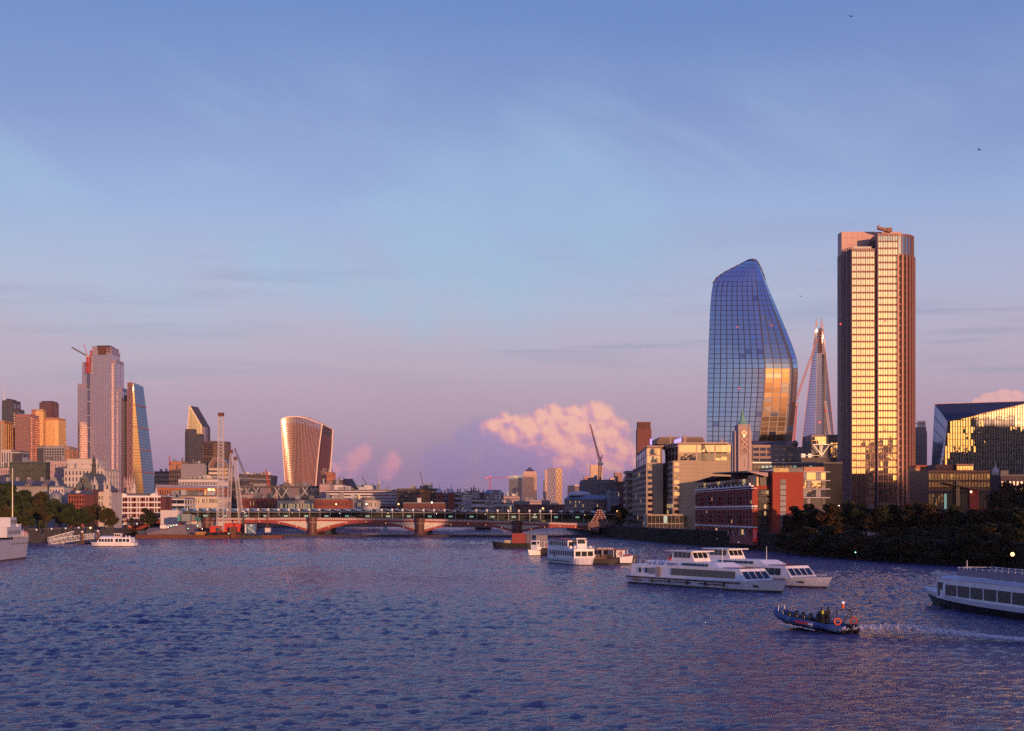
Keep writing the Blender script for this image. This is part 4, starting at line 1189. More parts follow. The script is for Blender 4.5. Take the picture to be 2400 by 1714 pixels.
oc = far_tower('far_tower', 'rose lit square tower with a dark pyramid roof', 1225, 1258.5, 1112, FT2, FT2, GAMB, 18, 46, dep=66)
MB().box(X(1227, Y), X(1256.5, Y), Y + 1.5, Y + 64, Z(1112, Y) + 3.01, Z(1105, Y)).build('attic', FT2, oc)
a, b = X(1230, Y), X(1253.5, Y)
MB().add([(a, Y + 6, Z(1105, Y) + .01), (b, Y + 6, Z(1105, Y) + .01), (b, Y + 58, Z(1105, Y) + .01), (a, Y + 58, Z(1105, Y) + .01), ((a + b) / 2, Y + 32, Z(1093.5, Y))], [(0, 1, 4), (1, 2, 4), (2, 3, 4), (3, 0, 4), (3, 2, 1, 0)]).build('pyramid_roof', M('far_pyramid', (.08, .08, .12), .4, .4, var=.05), oc)
# lozenge patterned tower
nf = thing('lozenge_tower', 'tower with a gold diamond lattice on its right face', 'tower', (X(1298, Y), Y, GZ))
fa, fb_, fc = X(1284, Y), X(1302.5, Y), X(1317.5, Y); z1 = Z(1097, Y)
pl = [(fa, Y + 14), (fb_, Y), (fc, Y + 10), (fc, Y + 60), (fa, Y + 60)]
MB().prism(pl, GZ, z1).build('tower_body', M('far_mauve', (.22, .18, .24), .5, var=.05), nf)
gl = MB(); gl.add([(fb_ + .5, Y - .5, GZ), (fc + .3, Y + 9.5, GZ), (fc + .3, Y + 9.5, z1), (fb_ + .5, Y - .5, z1)], [(0, 1, 2, 3)]); gl.build('gold_glazing', G('glass_far_gold', (1.0, .88, .6), .75, .08), nf)
for (xa, ya, xb, yb_, m, ncol) in ((fb_, Y - 1, fc, Y + 9, FORAN, 2), (fa, Y + 13, fb_, Y - 1, M('far_lattice_pale', (.5, .42, .45), .5, var=.05), 3)):
    la = MB(); nr = 7
    for c in range(ncol):
        for r in range(nr):
            for s in (0, 1):
                u0, u1 = (c + s) / ncol, (c + .5) / ncol
                for v0, v1 in ((r, r + .5), (r + 1, r + .5)):
                    p = (xa + (xb - xa) * u0, ya + (yb_ - ya) * u0, GZ + (z1 - GZ) * (r + .5) / nr); q = (xa + (xb - xa) * u1, ya + (yb_ - ya) * u1, GZ + (z1 - GZ) * v0 / nr)
                    la.bar(p, q, 2.2)
    la.build('lattice', m, nf)
MB().box(X(1277, Y), X(1284, Y), Y + 16, Y + 60, GZ, Z(1101, Y)).build('side_shaft', FT2, nf)
MB().box(X(1273.5, Y), X(1277, Y), Y + 20, Y + 60, GZ, Z(1126, Y)).build('dark_shaft', FT1, nf)
Y = 6300
bx = block('far_tower', 'broad brown slab with a bright thin outline right of the lozenge tower', 'tower', rect(1331, 1368, Y, 60), GZ, Z(1139, Y), M('far_brown', (.22, .14, .14), .6, var=.06), [(0, 16, 14, dict(wf=.7, hf=.6, glass=GDARK, frame=M('far_brown2', (.26, .17, .17), .6, var=.06), d=.8, indiv=False))], roof=None)
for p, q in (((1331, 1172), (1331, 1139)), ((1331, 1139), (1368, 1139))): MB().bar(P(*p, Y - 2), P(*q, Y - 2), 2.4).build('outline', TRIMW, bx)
MB().box(X(1341, Y), X(1364, Y), Y + 8, Y + 50, Z(1139, Y), Z(1136, Y)).build('penthouse', FT2, bx)
Y = 6000
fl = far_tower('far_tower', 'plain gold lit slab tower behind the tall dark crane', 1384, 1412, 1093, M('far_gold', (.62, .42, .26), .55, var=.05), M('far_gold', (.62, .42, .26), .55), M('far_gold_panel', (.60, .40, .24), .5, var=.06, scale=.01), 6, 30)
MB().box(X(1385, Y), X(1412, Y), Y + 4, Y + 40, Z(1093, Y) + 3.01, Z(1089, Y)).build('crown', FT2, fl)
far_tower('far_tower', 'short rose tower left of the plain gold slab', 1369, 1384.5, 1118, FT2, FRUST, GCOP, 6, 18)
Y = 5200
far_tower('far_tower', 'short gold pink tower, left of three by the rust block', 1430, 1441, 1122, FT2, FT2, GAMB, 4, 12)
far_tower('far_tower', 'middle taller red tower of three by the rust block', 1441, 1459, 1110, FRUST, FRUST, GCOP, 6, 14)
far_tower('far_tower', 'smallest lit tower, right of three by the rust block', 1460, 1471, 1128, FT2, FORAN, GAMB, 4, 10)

# cranes over the low city
def luffing(label, Y, base, hinge, tip, w, mat, r, mast=True, name='tower_crane', group=None, n=22, jw=None):
    t = thing(name, label, 'crane', P(*base, Y), group=group)
    if mast:
        m = MB(); lattice(m, P(*base, Y), P(*hinge, Y), w, w, 10, r); m.build('mast', mat, t)
    m = MB(); lattice(m, P(*hinge, Y), P(*tip, Y), jw or w * .8, (jw or w) * .45, n, r * .8); m.build('jib', mat, t)
    return t
CRD = M('crane_dark_red', (.22, .06, .06), .6, var=.1); CRG = M('crane_grey', (.12, .12, .16), .6, var=.1)
Y = 880
lc = luffing('tall dark crane with a steep raised jib before the pink cloud', Y, (1405, 1128), (1406.5, 1083), (1383, 994.5), 1.7, CRD, .28, n=34, jw=1.2)
MB().box(X(1401, Y), X(1414, Y), Y - 1.2, Y + 1.4, Z(1090, Y), Z(1085, Y)).build('cab', M('cab_pale', (.55, .58, .62), .5, var=.1), lc)
aw = MB(); aw.bar(P(1408, 1084, Y), P(1411, 1066, Y), .4); aw.bar(P(1404, 1084, Y), P(1411, 1066, Y), .3); aw.bar(P(1411, 1066, Y), P(1406, 1057, Y), .12)
aw.build('a_frame', CRD, lc)
MB().lathe(P(1405, 1136, Y), [(4.4, 0), (4.2, 1.0), (2.4, 1.5), (1.2, 3)], 10).build('base_collar', CONCD, lc)
luffing('grey crane jib rising behind the leaning lattice booms', 1500, (574, 1128), (573, 1110), (549.5, 1050), 2.4, CRG, .4, n=16)
luffing('small grey crane left of the pyramid roof', 1500, (861, 1146), (860, 1138), (848.5, 1117), 1.4, CRG, .35, n=10)
luffing('thin grey crane leaning over the dark glass offices', 1050, (993, 1150), (993, 1144), (984.5, 1105.5), .9, CRG, .22, n=16)
luffing('orange crane jib left of the flared tower', 1300, (634, 1150), (630, 1136), (622.5, 1100), 1.6, REDP, .3, n=12)
luffing('thin red crane jib by the orange scaffolded tower', 1580, (398, 1090), (398, 1086), (397, 1068), 1.2, REDP, .3, n=8)
Y = 2600
hc = thing('hammerhead_crane', 'red hammerhead crane with red lamps left of the far grey slab', 'crane', P(1148, 1145, Y))
m = MB(); lattice(m, P(1148, 1150, Y), P(1148, 1118, Y), 2.2, 2.2, 10, .4); m.build('mast', REDP, hc)
m = MB(); lattice(m, P(1135, 1121.5, Y), P(1193, 1119.5, Y), 1.4, 1.0, 22, .28); m.build('jib', REDP, hc)
for q in ((1140, 1121), (1149, 1117.5), (1191, 1118.5)): MB().ball(P(*q, Y - 1.5), 1.0, 6).build('warning_lamp', LAMPR, hc)

# curved roofed office with oval crown (right of the station)
Y = 840
cr_ = thing('curved_roof_office', 'brown stone office with a curved slate roof and oval glazed crown', 'building', (X(1385, Y), Y, GZ))
pl = [(X(1328 + 124 * k / 10, Y), Y + 12 * (2 * k / 10 - 1) ** 2) for k in range(11)]
poly = pl + [(X(1452, Y), Y + 36), (X(1328, Y), Y + 36)]
MB().prism(poly, GZ, Z(1171, Y)).build('wall', M('stone_brown', (.25, .17, .14), .8, var=.2, scale=.2), cr_)
for a, b in zip(pl[:-1], pl[1:]):
    facade(cr_, a, b, Z(1198, Y), Z(1172.5, Y), 3, 3, .6, .62, frame=M('stone_band', (.38, .28, .24), .8, var=.15), glass=GMIXL, d=.35)
top = [(x, y + 8) for x, y in pl] + [(X(1447, Y), Y + 30), (X(1333, Y), Y + 30)]
MB().prism(inset(poly, -1.0), Z(1171, Y) + .01, Z(1160, Y), top=[(x + (X(1390, Y) - x) * .12, y, Z(1160, Y)) for x, y in top]).build('roof', LEAD, cr_)
MB().lathe((X(1361, Y), Y + 14, Z(1161, Y)), [(6.8, 0), (6.6, .8), (6.8, .85), (5.6, 1.7), (3.0, 2.3), (.5, 2.5)], 20).build('oval_crown', OFFW, cr_)
# ------------------------------------------------------------------ north bank, near buildings
# white classical headquarters
Y = 900
ws = thing('classical_office', 'pale classical stone building in two tiers with statues and a flagpole', 'building', (X(197, Y), Y, GZ))
low = rect(151, 243, Y, 34); up = rect(157, 229, Y + 6, 24)
MB().prism(low, GZ, Z(1100, Y)).build('lower_storeys', STONEP, ws)
facade(ws, low[0], low[1], Z(1160, Y), Z(1102, Y), 11, 4, .42, .62, frame=STONEP, glass=[(GDARK, 3), (GMID, 1), (LIT, .3)], d=.6)
facade(ws, low[1], low[2], Z(1160, Y), Z(1102, Y), 5, 4, .42, .62, frame=STONEP, glass=GDARK, d=.6, indiv=False)
MB().prism(inset(low, -.9), Z(1100, Y) + .003, Z(1098, Y)).build('cornice', STONE, ws)
MB().prism(up, Z(1098, Y), Z(1076, Y)).build('upper_storeys', STONEP, ws)
for px in (168, 186, 205): MB().box(X(px, Y), X(px + 2.4, Y), Y + 5.7, Y + 5.97, Z(1089, Y), Z(1086, Y)).build('window', GDARK, ws)
MB().prism(inset(up, -.6), Z(1076, Y) + .003, Z(1074.5, Y)).build('attic_cornice', STONE, ws)
MB().prism(inset(up, -.4), Z(1087.6, Y), Z(1086.6, Y)).build('string_course', STONE, ws)
for px in (158, 178, 233):
    x = X(px, Y); z = Z(1098, Y)
    MB().lathe((x, Y + 1, z), [(.8, 0), (.8, 1.0), (.45, 1.1), (.6, 2.0), (.3, 2.6), (.35, 3.1), (.05, 3.5)], 8).build('statue', STONE, ws)
MB().tube(P(221.5, 1098, Y), P(221.5, 1060, Y), .14, .06, 6).build('flagpole', WHITE, ws)

# gothic school with steep roof, lantern
Y = 700
gs = thing('gothic_school', 'dark gothic building with a steep slate gable roof and tall lantern', 'building', (X(207, Y), Y, GZ))
def pr(px, py, dy=0): return Vector((X(px, Y), Y + dy, Z(py, Y)))
MB().box(X(172, Y), X(245, Y), Y + 4, Y + 24, GZ, Z(1145, Y)).build('wall', BRICKD, gs)
MB().add([pr(168, 1148, 2), pr(217, 1148, 2), pr(196, 1108, 2), pr(176, 1148, 26), pr(240, 1150, 26), pr(206, 1108, 26)], [(0, 1, 2), (5, 4, 3), (0, 3, 4, 1), (1, 4, 5, 2), (2, 5, 3, 0)]).build('roof', M('slate_green', (.10, .11, .11), .7, var=.25, scale=.5), gs)
MB().add([pr(206, 1150, -2), pr(245, 1150, -2), pr(217, 1118, 12), pr(206, 1150, 24), pr(250, 1150, 24), pr(222, 1118, 14)], [(0, 1, 2), (5, 4, 3), (0, 3, 4, 1), (1, 4, 5, 2), (2, 5, 3, 0)]).build('side_roof', M('slate_green', (.10, .11, .11), .7), gs)
x = X(203.5, Y)
MB().lathe((x, Y + 12, 0), [(1.15, Z(1112, Y)), (1.05, Z(1092, Y)), (1.25, Z(1089, Y)), (.85, Z(1086, Y)), (.85, Z(1079, Y)), (1.05, Z(1077, Y)), (.5, Z(1073, Y)), (.35, Z(1068, Y)), (.05, Z(1060, Y))], 10).build('lantern', M('lantern_dark', (.06, .055, .06), .6, var=.2), gs)
MB().lathe(pr(192, 1127, 1.2), [(.02, -.9), (.9, -.5), (.9, .5), (.02, .9)], 8).build('round_window', BLACKP, gs)
facade(gs, (X(174, Y), Y + 4), (X(244, Y), Y + 4), Z(1176, Y), Z(1151, Y), 9, 2, .45, .7, frame=BRICK, glass=[(GDARK, 3), (GMID, 1)], d=.4)

# white turreted palace in front
Y = 660
tp = thing('turreted_building', 'white gothic building with two open turrets and arched windows', 'building', (X(239, Y), Y, GZ))
wl = rect(218, 261, Y, 18)
MB().prism(wl, GZ, Z(1156, Y)).build('wall', STONEP, tp)
facade(tp, wl[0], wl[1], Z(1188, Y), Z(1160, Y), 7, 2, .45, .62, frame=STONEP, glass=[(GDARK, 3), (GMID, 1)], d=.3)
MB().prism(inset(wl, -.4), Z(1156, Y) + .003, Z(1154, Y)).build('cornice', STONE, tp)
for k in range(9): 
    u = 219 + k * 4.9; MB().box(X(u, Y), X(u + 2.2, Y), Y - .2, Y + .25, Z(1154, Y) + .003, Z(1152, Y)).build('merlon', STONEP, tp)
for px in (221, 250.5):
    x = X(px, Y); w = 1.3
    tu = MB().box(x - w, x + w, Y - .6, Y + 2 * w - .6, GZ, Z(1147, Y)).build('turret', STONEP, tp)
    for sx in (-1, 1):
        for sy in (0, 1):
            MB().box(x + sx * w * .75 - .28, x + sx * w * .75 + .28, Y - .5 + sy * 1.9, Y + sy * 1.9, Z(1147, Y) - .02, Z(1137, Y)).build('turret_column', STONEP, tu)
    MB().box(x - w * 1.1, x + w * 1.1, Y - .8, Y + 2 * w - .4, Z(1137, Y), Z(1134, Y)).build('turret_cornice', STONE, tu)
    for sx in (-1, 0, 1): MB().lathe((x + sx * w * .85, Y - .2, Z(1134, Y)), [(.3, 0), (.26, .8), (.03, 1.9)], 6).build('pinnacle', STONEP, tu)
    MB().lathe((x, Y + .6, Z(1134, Y)), [(.8, 0), (.5, 1.2), (.08, 3.4)], 8).build('turret_spire', STONEP, tu)

# red brick house with white windows
Y = 630
rh = block('brick_house', 'red brick house with white sash windows between trees and gothic gable', 'house', rect(160, 198, Y, 14), GZ, Z(1159, Y), BRICK,
           [(0, 6, 3, dict(wf=.5, hf=.62, glass=[(GMID, 2), (GDARK, 1)], frame=BRICK, d=.25, z0=Z(1192, Y), z1=Z(1161, Y)))], roof=None)
MB().hexa([(X(159, Y), Y - .6, Z(1159, Y)), (X(199, Y), Y - .6, Z(1159, Y)), (X(199, Y), Y + 14.5, Z(1159, Y)), (X(159, Y), Y + 14.5, Z(1159, Y))],
          [(X(163, Y), Y + 3, Z(1149, Y)), (X(195, Y), Y + 3, Z(1149, Y)), (X(195, Y), Y + 11, Z(1149, Y)), (X(163, Y), Y + 11, Z(1149, Y))]).build('roof', SLATE, rh)
MB().box(X(178, Y), X(187, Y), Y - .2, Y + 3, Z(1156, Y), Z(1150, Y)).build('dormer', OFFW, rh)
for px in (163, 191): MB().box(X(px, Y), X(px + 4, Y), Y + 5, Y + 7, Z(1152, Y), Z(1143, Y)).build('chimney', BRICKD, rh)
block('brick_house', 'narrow dark brick block with string courses right of the red house', 'house', rect(196, 219, 652, 14), GZ, Z(1150, 652), BRICKD,
      [(0, 4, 4, dict(wf=.4, hf=.6, glass=GMIX, frame=BRICKD, d=.25, z0=Z(1194, 652)))], roof=SLATE, clutter=3)
# lawyers' chambers row over the trees
Y = 700
cb = thing('gabled_chambers', 'row of stone gabled chambers with dark roofs showing over the plane trees', 'building', (X(60, Y), Y, GZ))
MB().box(X(-40, Y), X(128, Y), Y, Y + 22, GZ, Z(1140, Y)).build('wall', CONC, cb)
MB().hexa([(X(-41, Y), Y - .8, Z(1140, Y) + .01), (X(128, Y), Y - .8, Z(1140, Y) + .01), (X(128, Y), Y + 23, Z(1140, Y) + .01), (X(-41, Y), Y + 23, Z(1140, Y) + .01)],
          [(X(-38, Y), Y + 8, Z(1127, Y)), (X(122, Y), Y + 8, Z(1127, Y)), (X(122, Y), Y + 14, Z(1127, Y)), (X(-38, Y), Y + 14, Z(1127, Y))]).build('roof', SLATE, cb)
for px in (66, 105):
    MB().add([pr(px - 7, 1141, -1.2), pr(px + 7, 1141, -1.2), pr(px, 1124, -1.2), pr(px - 7, 1141, 7), pr(px + 7, 1141, 7), pr(px, 1124, 7)], [(0, 1, 2), (5, 4, 3), (0, 3, 4, 1), (1, 4, 5, 2), (2, 5, 3, 0)]).build('gable', M('gable_stone', (.20, .17, .17), .85, var=.25, scale=.4), cb)
    MB().box(X(px - 2, Y), X(px + 2, Y), Y - 1.4, Y - 1.22, Z(1136, Y), Z(1129, Y)).build('gable_window', GDARK, cb)
for px in (2, 25, 52, 84, 113): MB().box(X(px - 3, Y), X(px + 3, Y), Y + 9, Y + 12, Z(1130, Y), Z(1118, Y)).build('chimney', CONC, cb)
block('stone_house', 'small pale stone house with a flat parapet right of the chambers', 'house', rect(116, 150, 660, 14), GZ, Z(1143, 660), STONEP, [(0, 5, 4, dict(wf=.4, hf=.55, glass=GMIX, z0=Z(1190, 660)))], clutter=3)
lb = MB().lathe((X(125, 650), 654, 0), [(2.8, GZ), (2.8, Z(1163, 650)), (2.6, Z(1158, 650)), (1.6, Z(1153, 650)), (.2, Z(1150, 650))], 14).build('domed_pavilion', LEAD)
tag(lb, 'slate blue domed pavilion roof peeping over the plane trees', 'pavilion')

# church tower with pinnacles
Y = 1000
pt = thing('church_tower', 'pink stone church tower crowned by four tall pinnacles', 'church tower', (X(300, Y), Y, GZ))
MB().box(X(290, Y), X(310.5, Y), Y, Y + 6, GZ, Z(1139, Y)).build('tower', PINKST, pt)
for px in (291.5, 297.5, 303.5, 309):
    MB().lathe((X(px, Y), Y + .7, 0), [(.75, Z(1140, Y)), (.7, Z(1131, Y)), (.8, Z(1130, Y)), (.05, Z(1116, Y))], 6).build('pinnacle', PINKST, pt)
for px in (295, 303): MB().box(X(px, Y), X(px + 2, Y), Y - .2, Y - .01, Z(1150, Y), Z(1142, Y)).build('belfry_window', BLACKP, pt)
sp2 = thing('church_spire', 'small white pointed steeple right of the pinnacled church tower', 'steeple', (X(313.5, 960), 960, GZ))
MB().box(X(310, 960), X(317.5, 960), 960, 962, GZ, Z(1145, 960)).build('tower', STONEP, sp2)
MB().lathe((X(313.7, 960), 961, 0), [(1.0, Z(1145, 960)), (.8, Z(1137, 960)), (.4, Z(1134, 960)), (.06, Z(1119, 960))], 8).build('spire', STONEP, sp2)

# brick and white banded offices by the bridge
Y = 760
bb = thing('banded_brick_building', 'red brick riverside building with white bands and bay windows', 'building', (X(325, Y), Y, GZ))
poly = rect(273, 376, Y, 26)
MB().prism(poly, GZ, Z(1164, Y)).build('wall', BRICK, bb)
nz = 4; zA, zB = Z(1215, Y), Z(1165, Y)
facade(bb, poly[0], poly[1], zA, zB, 16, 4, .62, .62, frame=BRICK, glass=[(GDARK, 3), (GMID, 1)], d=.25)
for k in range(5):
    z = zA + (zB - zA) * k / 4
    MB().box(poly[0][0] - .2, poly[1][0] + .2, Y - .75, Y - .26, z - .35, z + .35).build('white_band', WHITE, bb)
for k in range(5):
    x = poly[0][0] + (poly[1][0] - poly[0][0]) * (k + .5) / 5
    MB().box(x - .9, x - .55, Y - .6, Y - .27, zA + .36, zB - .36).build('white_pilaster', WHITE, bb)
    MB().box(x + .55, x + .9, Y - .6, Y - .27, zA + .36, zB - .36).build('white_pilaster', WHITE, bb)
MB().prism(inset(poly, -.7), Z(1164, Y) + .003, Z(1162, Y)).build('cornice', WHITE, bb)
for px in (291, 360):
    x = X(px, Y)
    MB().loft([[(x + 1.6 * math.cos(math.pi * k / 8), y, Z(1162, Y) + 1.2 * math.sin(math.pi * k / 8)) for k in range(9)] for y in (Y - .8, Y + .3)]).build('pediment', WHITE, bb)
MB().lathe((X(363, Y), Y + 3, Z(1162, Y)), [(1.1, 0), (1.1, 1.6), (.7, 2.2), (.15, 4.6)], 8).build('corner_cupola', STONEP, bb)
MB().box(X(285, Y), X(345, Y), Y + 8, Y + 20, Z(1162, Y), Z(1156, Y)).build('mansard_roof', SLATE, bb)
sw = MB().box(X(376, 725), X(418, 725), 725, 735, GZ, Z(1196, 725)).build('white_shed', OFFW)
tag(sw, 'plain white windowless shed beside the round dark tree', 'shed')

# ------------------------------------------------------------------ construction jetty with cranes
Y = 655
jt = thing('construction_jetty', 'long rusty sheet-piled construction platform on the left bank', 'jetty', (X(480, Y), Y, 0))
MB().box(X(318, Y), X(560, Y), Y, Y + 30, -2.5, 1.7).build('platform', RUST, jt)
pil = MB()
for k in range(110):
    x = X(318, Y) + k * .425
    pil.box(x, x + .22, Y - .16, Y - .002, -2.4, 1.55)
pil.build('sheet_piling', RUST, jt, kind='stuff')
MB().box(X(560, Y), X(612, Y), Y + 2, Y + 26, -2.5, 1.2).build('pontoon', TIMBER, jt)
MB().box(X(612, Y), X(658, Y), Y + 3, Y + 12, -2.5, 1.4).build('pontoon', RUST, jt)
MB().hexa([(X(318, Y), Y + 8, 1.7), (X(430, Y), Y + 8, 1.7), (X(430, Y), Y + 34, 1.7), (X(318, Y), Y + 34, 1.7)],
          [(X(330, Y), Y + 14, 4.4), (X(418, Y), Y + 12, 6.2), (X(420, Y), Y + 34, 6.2), (X(330, Y), Y + 34, 4.4)]).build('spoil_bank', M('spoil_mauve', (.20, .16, .16), .9, var=.35, scale=.5), jt)
YEL = M('ochre_paint', (.38, .20, .04), .6, var=.25, scale=.6); BLUEP = M('blue_cabin', (.10, .22, .33), .5, var=.15)
def bits(lab, name, px0, px1, py0, py1, y, mat, dep=3, cat='container'):
    o = thing(name, lab, cat, (X((px0 + px1) / 2, y), y, Z(py1, y)))
    x0, x1, z0, z1 = X(px0, y), X(px1, y), Z(py1, y), Z(py0, y)
    MB().box(x0, x1, y, y + dep, z0, z1).build('body', mat, o)
    rb = MB(); n = max(3, int((x1 - x0) / .5))
    for k in range(n): rb.box(x0 + (x1 - x0) * (k + .2) / n, x0 + (x1 - x0) * (k + .6) / n, y - .1, y - .002, z0 + .1, z1 - .1)
    rb.build('corrugation', mat, o, kind='stuff')
    MB().box(x0 - .08, x1 + .08, y - .12, y + dep + .1, z1 + .003, z1 + .14).build('roof_edge', CONCD, o)
    return o
bits('ochre yellow skip on the construction platform', 'waste_skip', 458, 489, 1247, 1254, Y + 1, YEL, cat='skip')
bits('navy skip near the left end of the construction platform', 'waste_skip', 322, 340, 1246, 1253, Y + 1, M('navy_paint', (.03, .05, .12), .6, var=.2), cat='skip')
bits('teal hoarding panels beside the white shed, left set', 'site_hoarding', 416, 424, 1207, 1222, 690, TEAL, 1, 'hoarding')
bits('teal hoarding panels, right set below the station bridge', 'site_hoarding', 458, 470, 1213, 1222, 690, TEAL, 1, 'hoarding')
bits('grey stacked site cabin between the teal hoardings', 'site_cabin', 425, 446, 1205, 1222, 688, M('cabin_grey', (.22, .27, .29), .6, var=.12), 4, 'cabin')
bits('grey green upper site cabin set back from the stacked cabin', 'site_cabin', 446, 456, 1208, 1220, 692, M('cabin_greygreen', (.20, .24, .24), .6, var=.12), 4, 'cabin')
bits('white site cabin on the spoil bank', 'site_cabin', 375, 390, 1231, 1239, Y + 9, WHITE, 3, 'cabin')
bits('rust red tall steel box on the platform edge below the booms', 'pile_casing', 541, 553, 1236, 1262, Y - 2, RUST, 3, 'casing')
cb2 = bits('blue and white two-storey site cabin on the pontoon', 'site_cabin', 577, 597, 1229, 1250, Y + 3, BLUEP, 4, 'cabin')
MB().box(X(571, Y), X(576.8, Y), Y + 3, Y + 7, Z(1250, Y), Z(1229, Y)).build('white_bay', WHITE, cb2)
MB().box(X(584, Y), X(588.5, Y), Y + 2.8, Y + 2.99, Z(1234, Y), Z(1230, Y)).build('window', WHITE, cb2)
st = MB(); st.bar((X(578, Y), Y + 2, Z(1237, Y)), (X(597, Y), Y + 2, Z(1251, Y)), .25); st.bar((X(578, Y), Y + 1.4, Z(1233, Y)), (X(597, Y), Y + 1.4, Z(1247, Y)), .12)
st.build('outside_stair', WHITE, cb2)
bits('small white box on the far end of the pontoon', 'site_cabin', 621, 633, 1238, 1248, Y + 5, OFFW, 3, 'cabin')

LAT = M('boom_silver', (.52, .49, .50), .5, .1, var=.12); LATP = M('boom_pinkish', (.50, .42, .42), .5, .1, var=.12)
def crawler(lab, foot, tip, w0, w1, n, r, bodypx, bodypy, y, blk=True, mat=LAT):
    t = thing('crawler_crane', lab, 'crane', P(bodypx, 1252, y))
    m = MB(); lattice(m, P(*foot, y), P(*tip, y), w0, w1, n, r); m.build('boom', mat, t)
    hd = MB(); hd.box(P(*tip, y).x - w1 * .6, P(*tip, y).x + w1 * .6, y - w1 * .6, y + w1 * .6, P(*tip, y).z, P(*tip, y).z + 1.6); hd.build('boom_head', RUST, t)
    x = X(bodypx, y); z = 1.7
    for dx in (-2.0, 2.0):
        tr = MB(); tr.prism([(x + dx - .6, y - 2.6), (x + dx + .6, y - 2.6), (x + dx + .6, y + 3.4), (x + dx - .6, y + 3.4)], z, z + 1.1); tr.build('crawler_track', BLACKP, t)
    MB().box(x - 2.2, x + 2.2, y - 1.6, y + 4.5, z + 1.12, Z(bodypy, y)).build('machine_house', REDP, t)
    MB().box(x + 1.0, x + 2.3, y - 3.0, y - 1.62, z + 1.3, z + 3.2).build('cab', GMID, t)
    ft = P(*foot, y)
    MB().box(ft.x - .9, ft.x - .5, y - .2, y + .6, z + 1, ft.z + .3).build('boom_foot', REDP, t)
    MB().box(ft.x + .5, ft.x + .9, y - .2, y + .6, z + 1, ft.z + .3).build('boom_foot', REDP, t)
    c = P(*tip, y) + Vector((0, -.4, -.2)); MB().tube(c, (c.x, c.y, c.z - 9), .06, .06, 4).build('hoist_rope', DARKSTEEL, t)
    return t
crawler('red crawler crane with the tallest upright silver lattice boom', (516.5, 1245), (518, 976), 2.75, 2.0, 34, .19, 505, 1233, 650)
crawler('red crawler crane whose boom leans slightly right, left of the leaning pair', (534, 1232), (542.5, 1063), 1.9, 1.0, 30, .14, 536, 1226, 662, mat=LATP)
crawler('red crawler crane whose boom leans left, right of the leaning pair', (567, 1236), (551.5, 1079), 2.2, 1.1, 28, .15, 562, 1228, 668)
rg = thing('piling_rig', 'dark piling rig mast with a white cap beside the blue cabin', 'piling rig', P(570, 1250, 664))
MB().box(X(568, 664), X(572.5, 664), 664, 664.8, 1.2, Z(1200, 664)).build('mast', DARKSTEEL, rg)
MB().box(X(567.3, 664), X(573.2, 664), 663.8, 665, Z(1200, 664), Z(1197.5, 664)).build('cap', WHITE, rg)
for k, (px, py) in enumerate(((394, 1236), (401, 1234), (407, 1232), (413, 1231), (441, 1239), (463, 1233), (474, 1240), (536, 1251))):
    MB().ball(P(px, py, Y + 5), .16, 6).build('site_lamp', LAMPG if k % 3 else LAMP, jt)
for k, (px, py) in enumerate(((478, 1212), (500, 1216), (600, 1207), (626, 1205))):
    o = MB().tube(P(px, 1242, Y + 20), P(px, py, Y + 20), .35, .3, 6).build('mooring_pile', RUST)
    tag(o, ('rust brown mooring pile left of the upright boom', 'second rust mooring pile against the upright boom', 'thin rust mooring pile right of the blue cabin', 'rightmost rust mooring pile by the pontoon end')[k], 'mooring pile')

# pier with white lattice gangways
Y = 545
gw = thing('pier_gangway', 'white lattice gangway sloping from the embankment to the floating pier', 'gangway', P(170, 1270, Y))
def truss(p, q, h, n, mat):
    m = MB(); p = Vector(p); q = Vector(q)
    for off in (0, 2.2):
        o = Vector((0, off, 0)); up = Vector((0, 0, h))
        m.bar(p + o, q + o, .16); m.bar(p + o + up, q + o + up, .16)
        for k in range(n):
            a = p.lerp(q, k / n) + o; b = p.lerp(q, (k + 1) / n) + o
            m.bar(a, b + up, .09) if k % 2 else m.bar(a + up, b, .09); m.bar(a, a + up, .09)
    return m
truss(P(115, 1276, Y), P(197, 1265, Y), 1.9, 14, WHITE).build('main_truss', WHITE, gw)
truss(P(200, 1264, Y + 3), P(230, 1262, Y + 3), 1.9, 6, WHITE).build('landing_truss', WHITE, gw)
truss(P(112, 1271, Y + 8), P(170, 1256, Y + 8), 1.7, 10, WHITE).build('rear_truss', WHITE, gw)
MB().hexa([P(115, 1277, Y), P(197, 1266, Y), P(197, 1266, Y) + Vector((0, 2.2, 0)), P(115, 1277, Y) + Vector((0, 2.2, 0))],
          [P(115, 1276, Y), P(197, 1265, Y), P(197, 1265, Y) + Vector((0, 2.2, 0)), P(115, 1276, Y) + Vector((0, 2.2, 0))]).build('walkway', STEEL, gw)
for px in (126, 144): MB().box(X(px, Y), X(px + 4, Y), Y + .2, Y + 2, -2, Z(1273, Y)).build('support_pile', CREAM, gw)
fp_ = thing('floating_pier', 'low dark floating pier under the white gangway', 'pontoon', (X(190, Y), Y - 2, 0))
MB().box(X(182, Y), X(232, Y), Y - 4, Y + 4, -1, .7).build('pontoon', TIMBER, fp_)
MB().tube((X(198, Y), Y - 3, -2), (X(198, Y), Y - 3, Z(1248, Y)), .45, .45, 10).build('guide_pile', RUST, fp_)
MB().ball((X(198, Y), Y - 3, Z(1247, Y)), .5, 8).build('pile_cap', WHITE, fp_)
MB().tube((X(235, Y), Y - 3, -2), (X(235, Y), Y - 3, Z(1246, Y)), .4, .4, 10).build('guide_pile', RUST, fp_)
MB().ball((X(235, Y), Y - 3, Z(1245, Y)), .5, 8).build('pile_cap', WHITE, fp_)
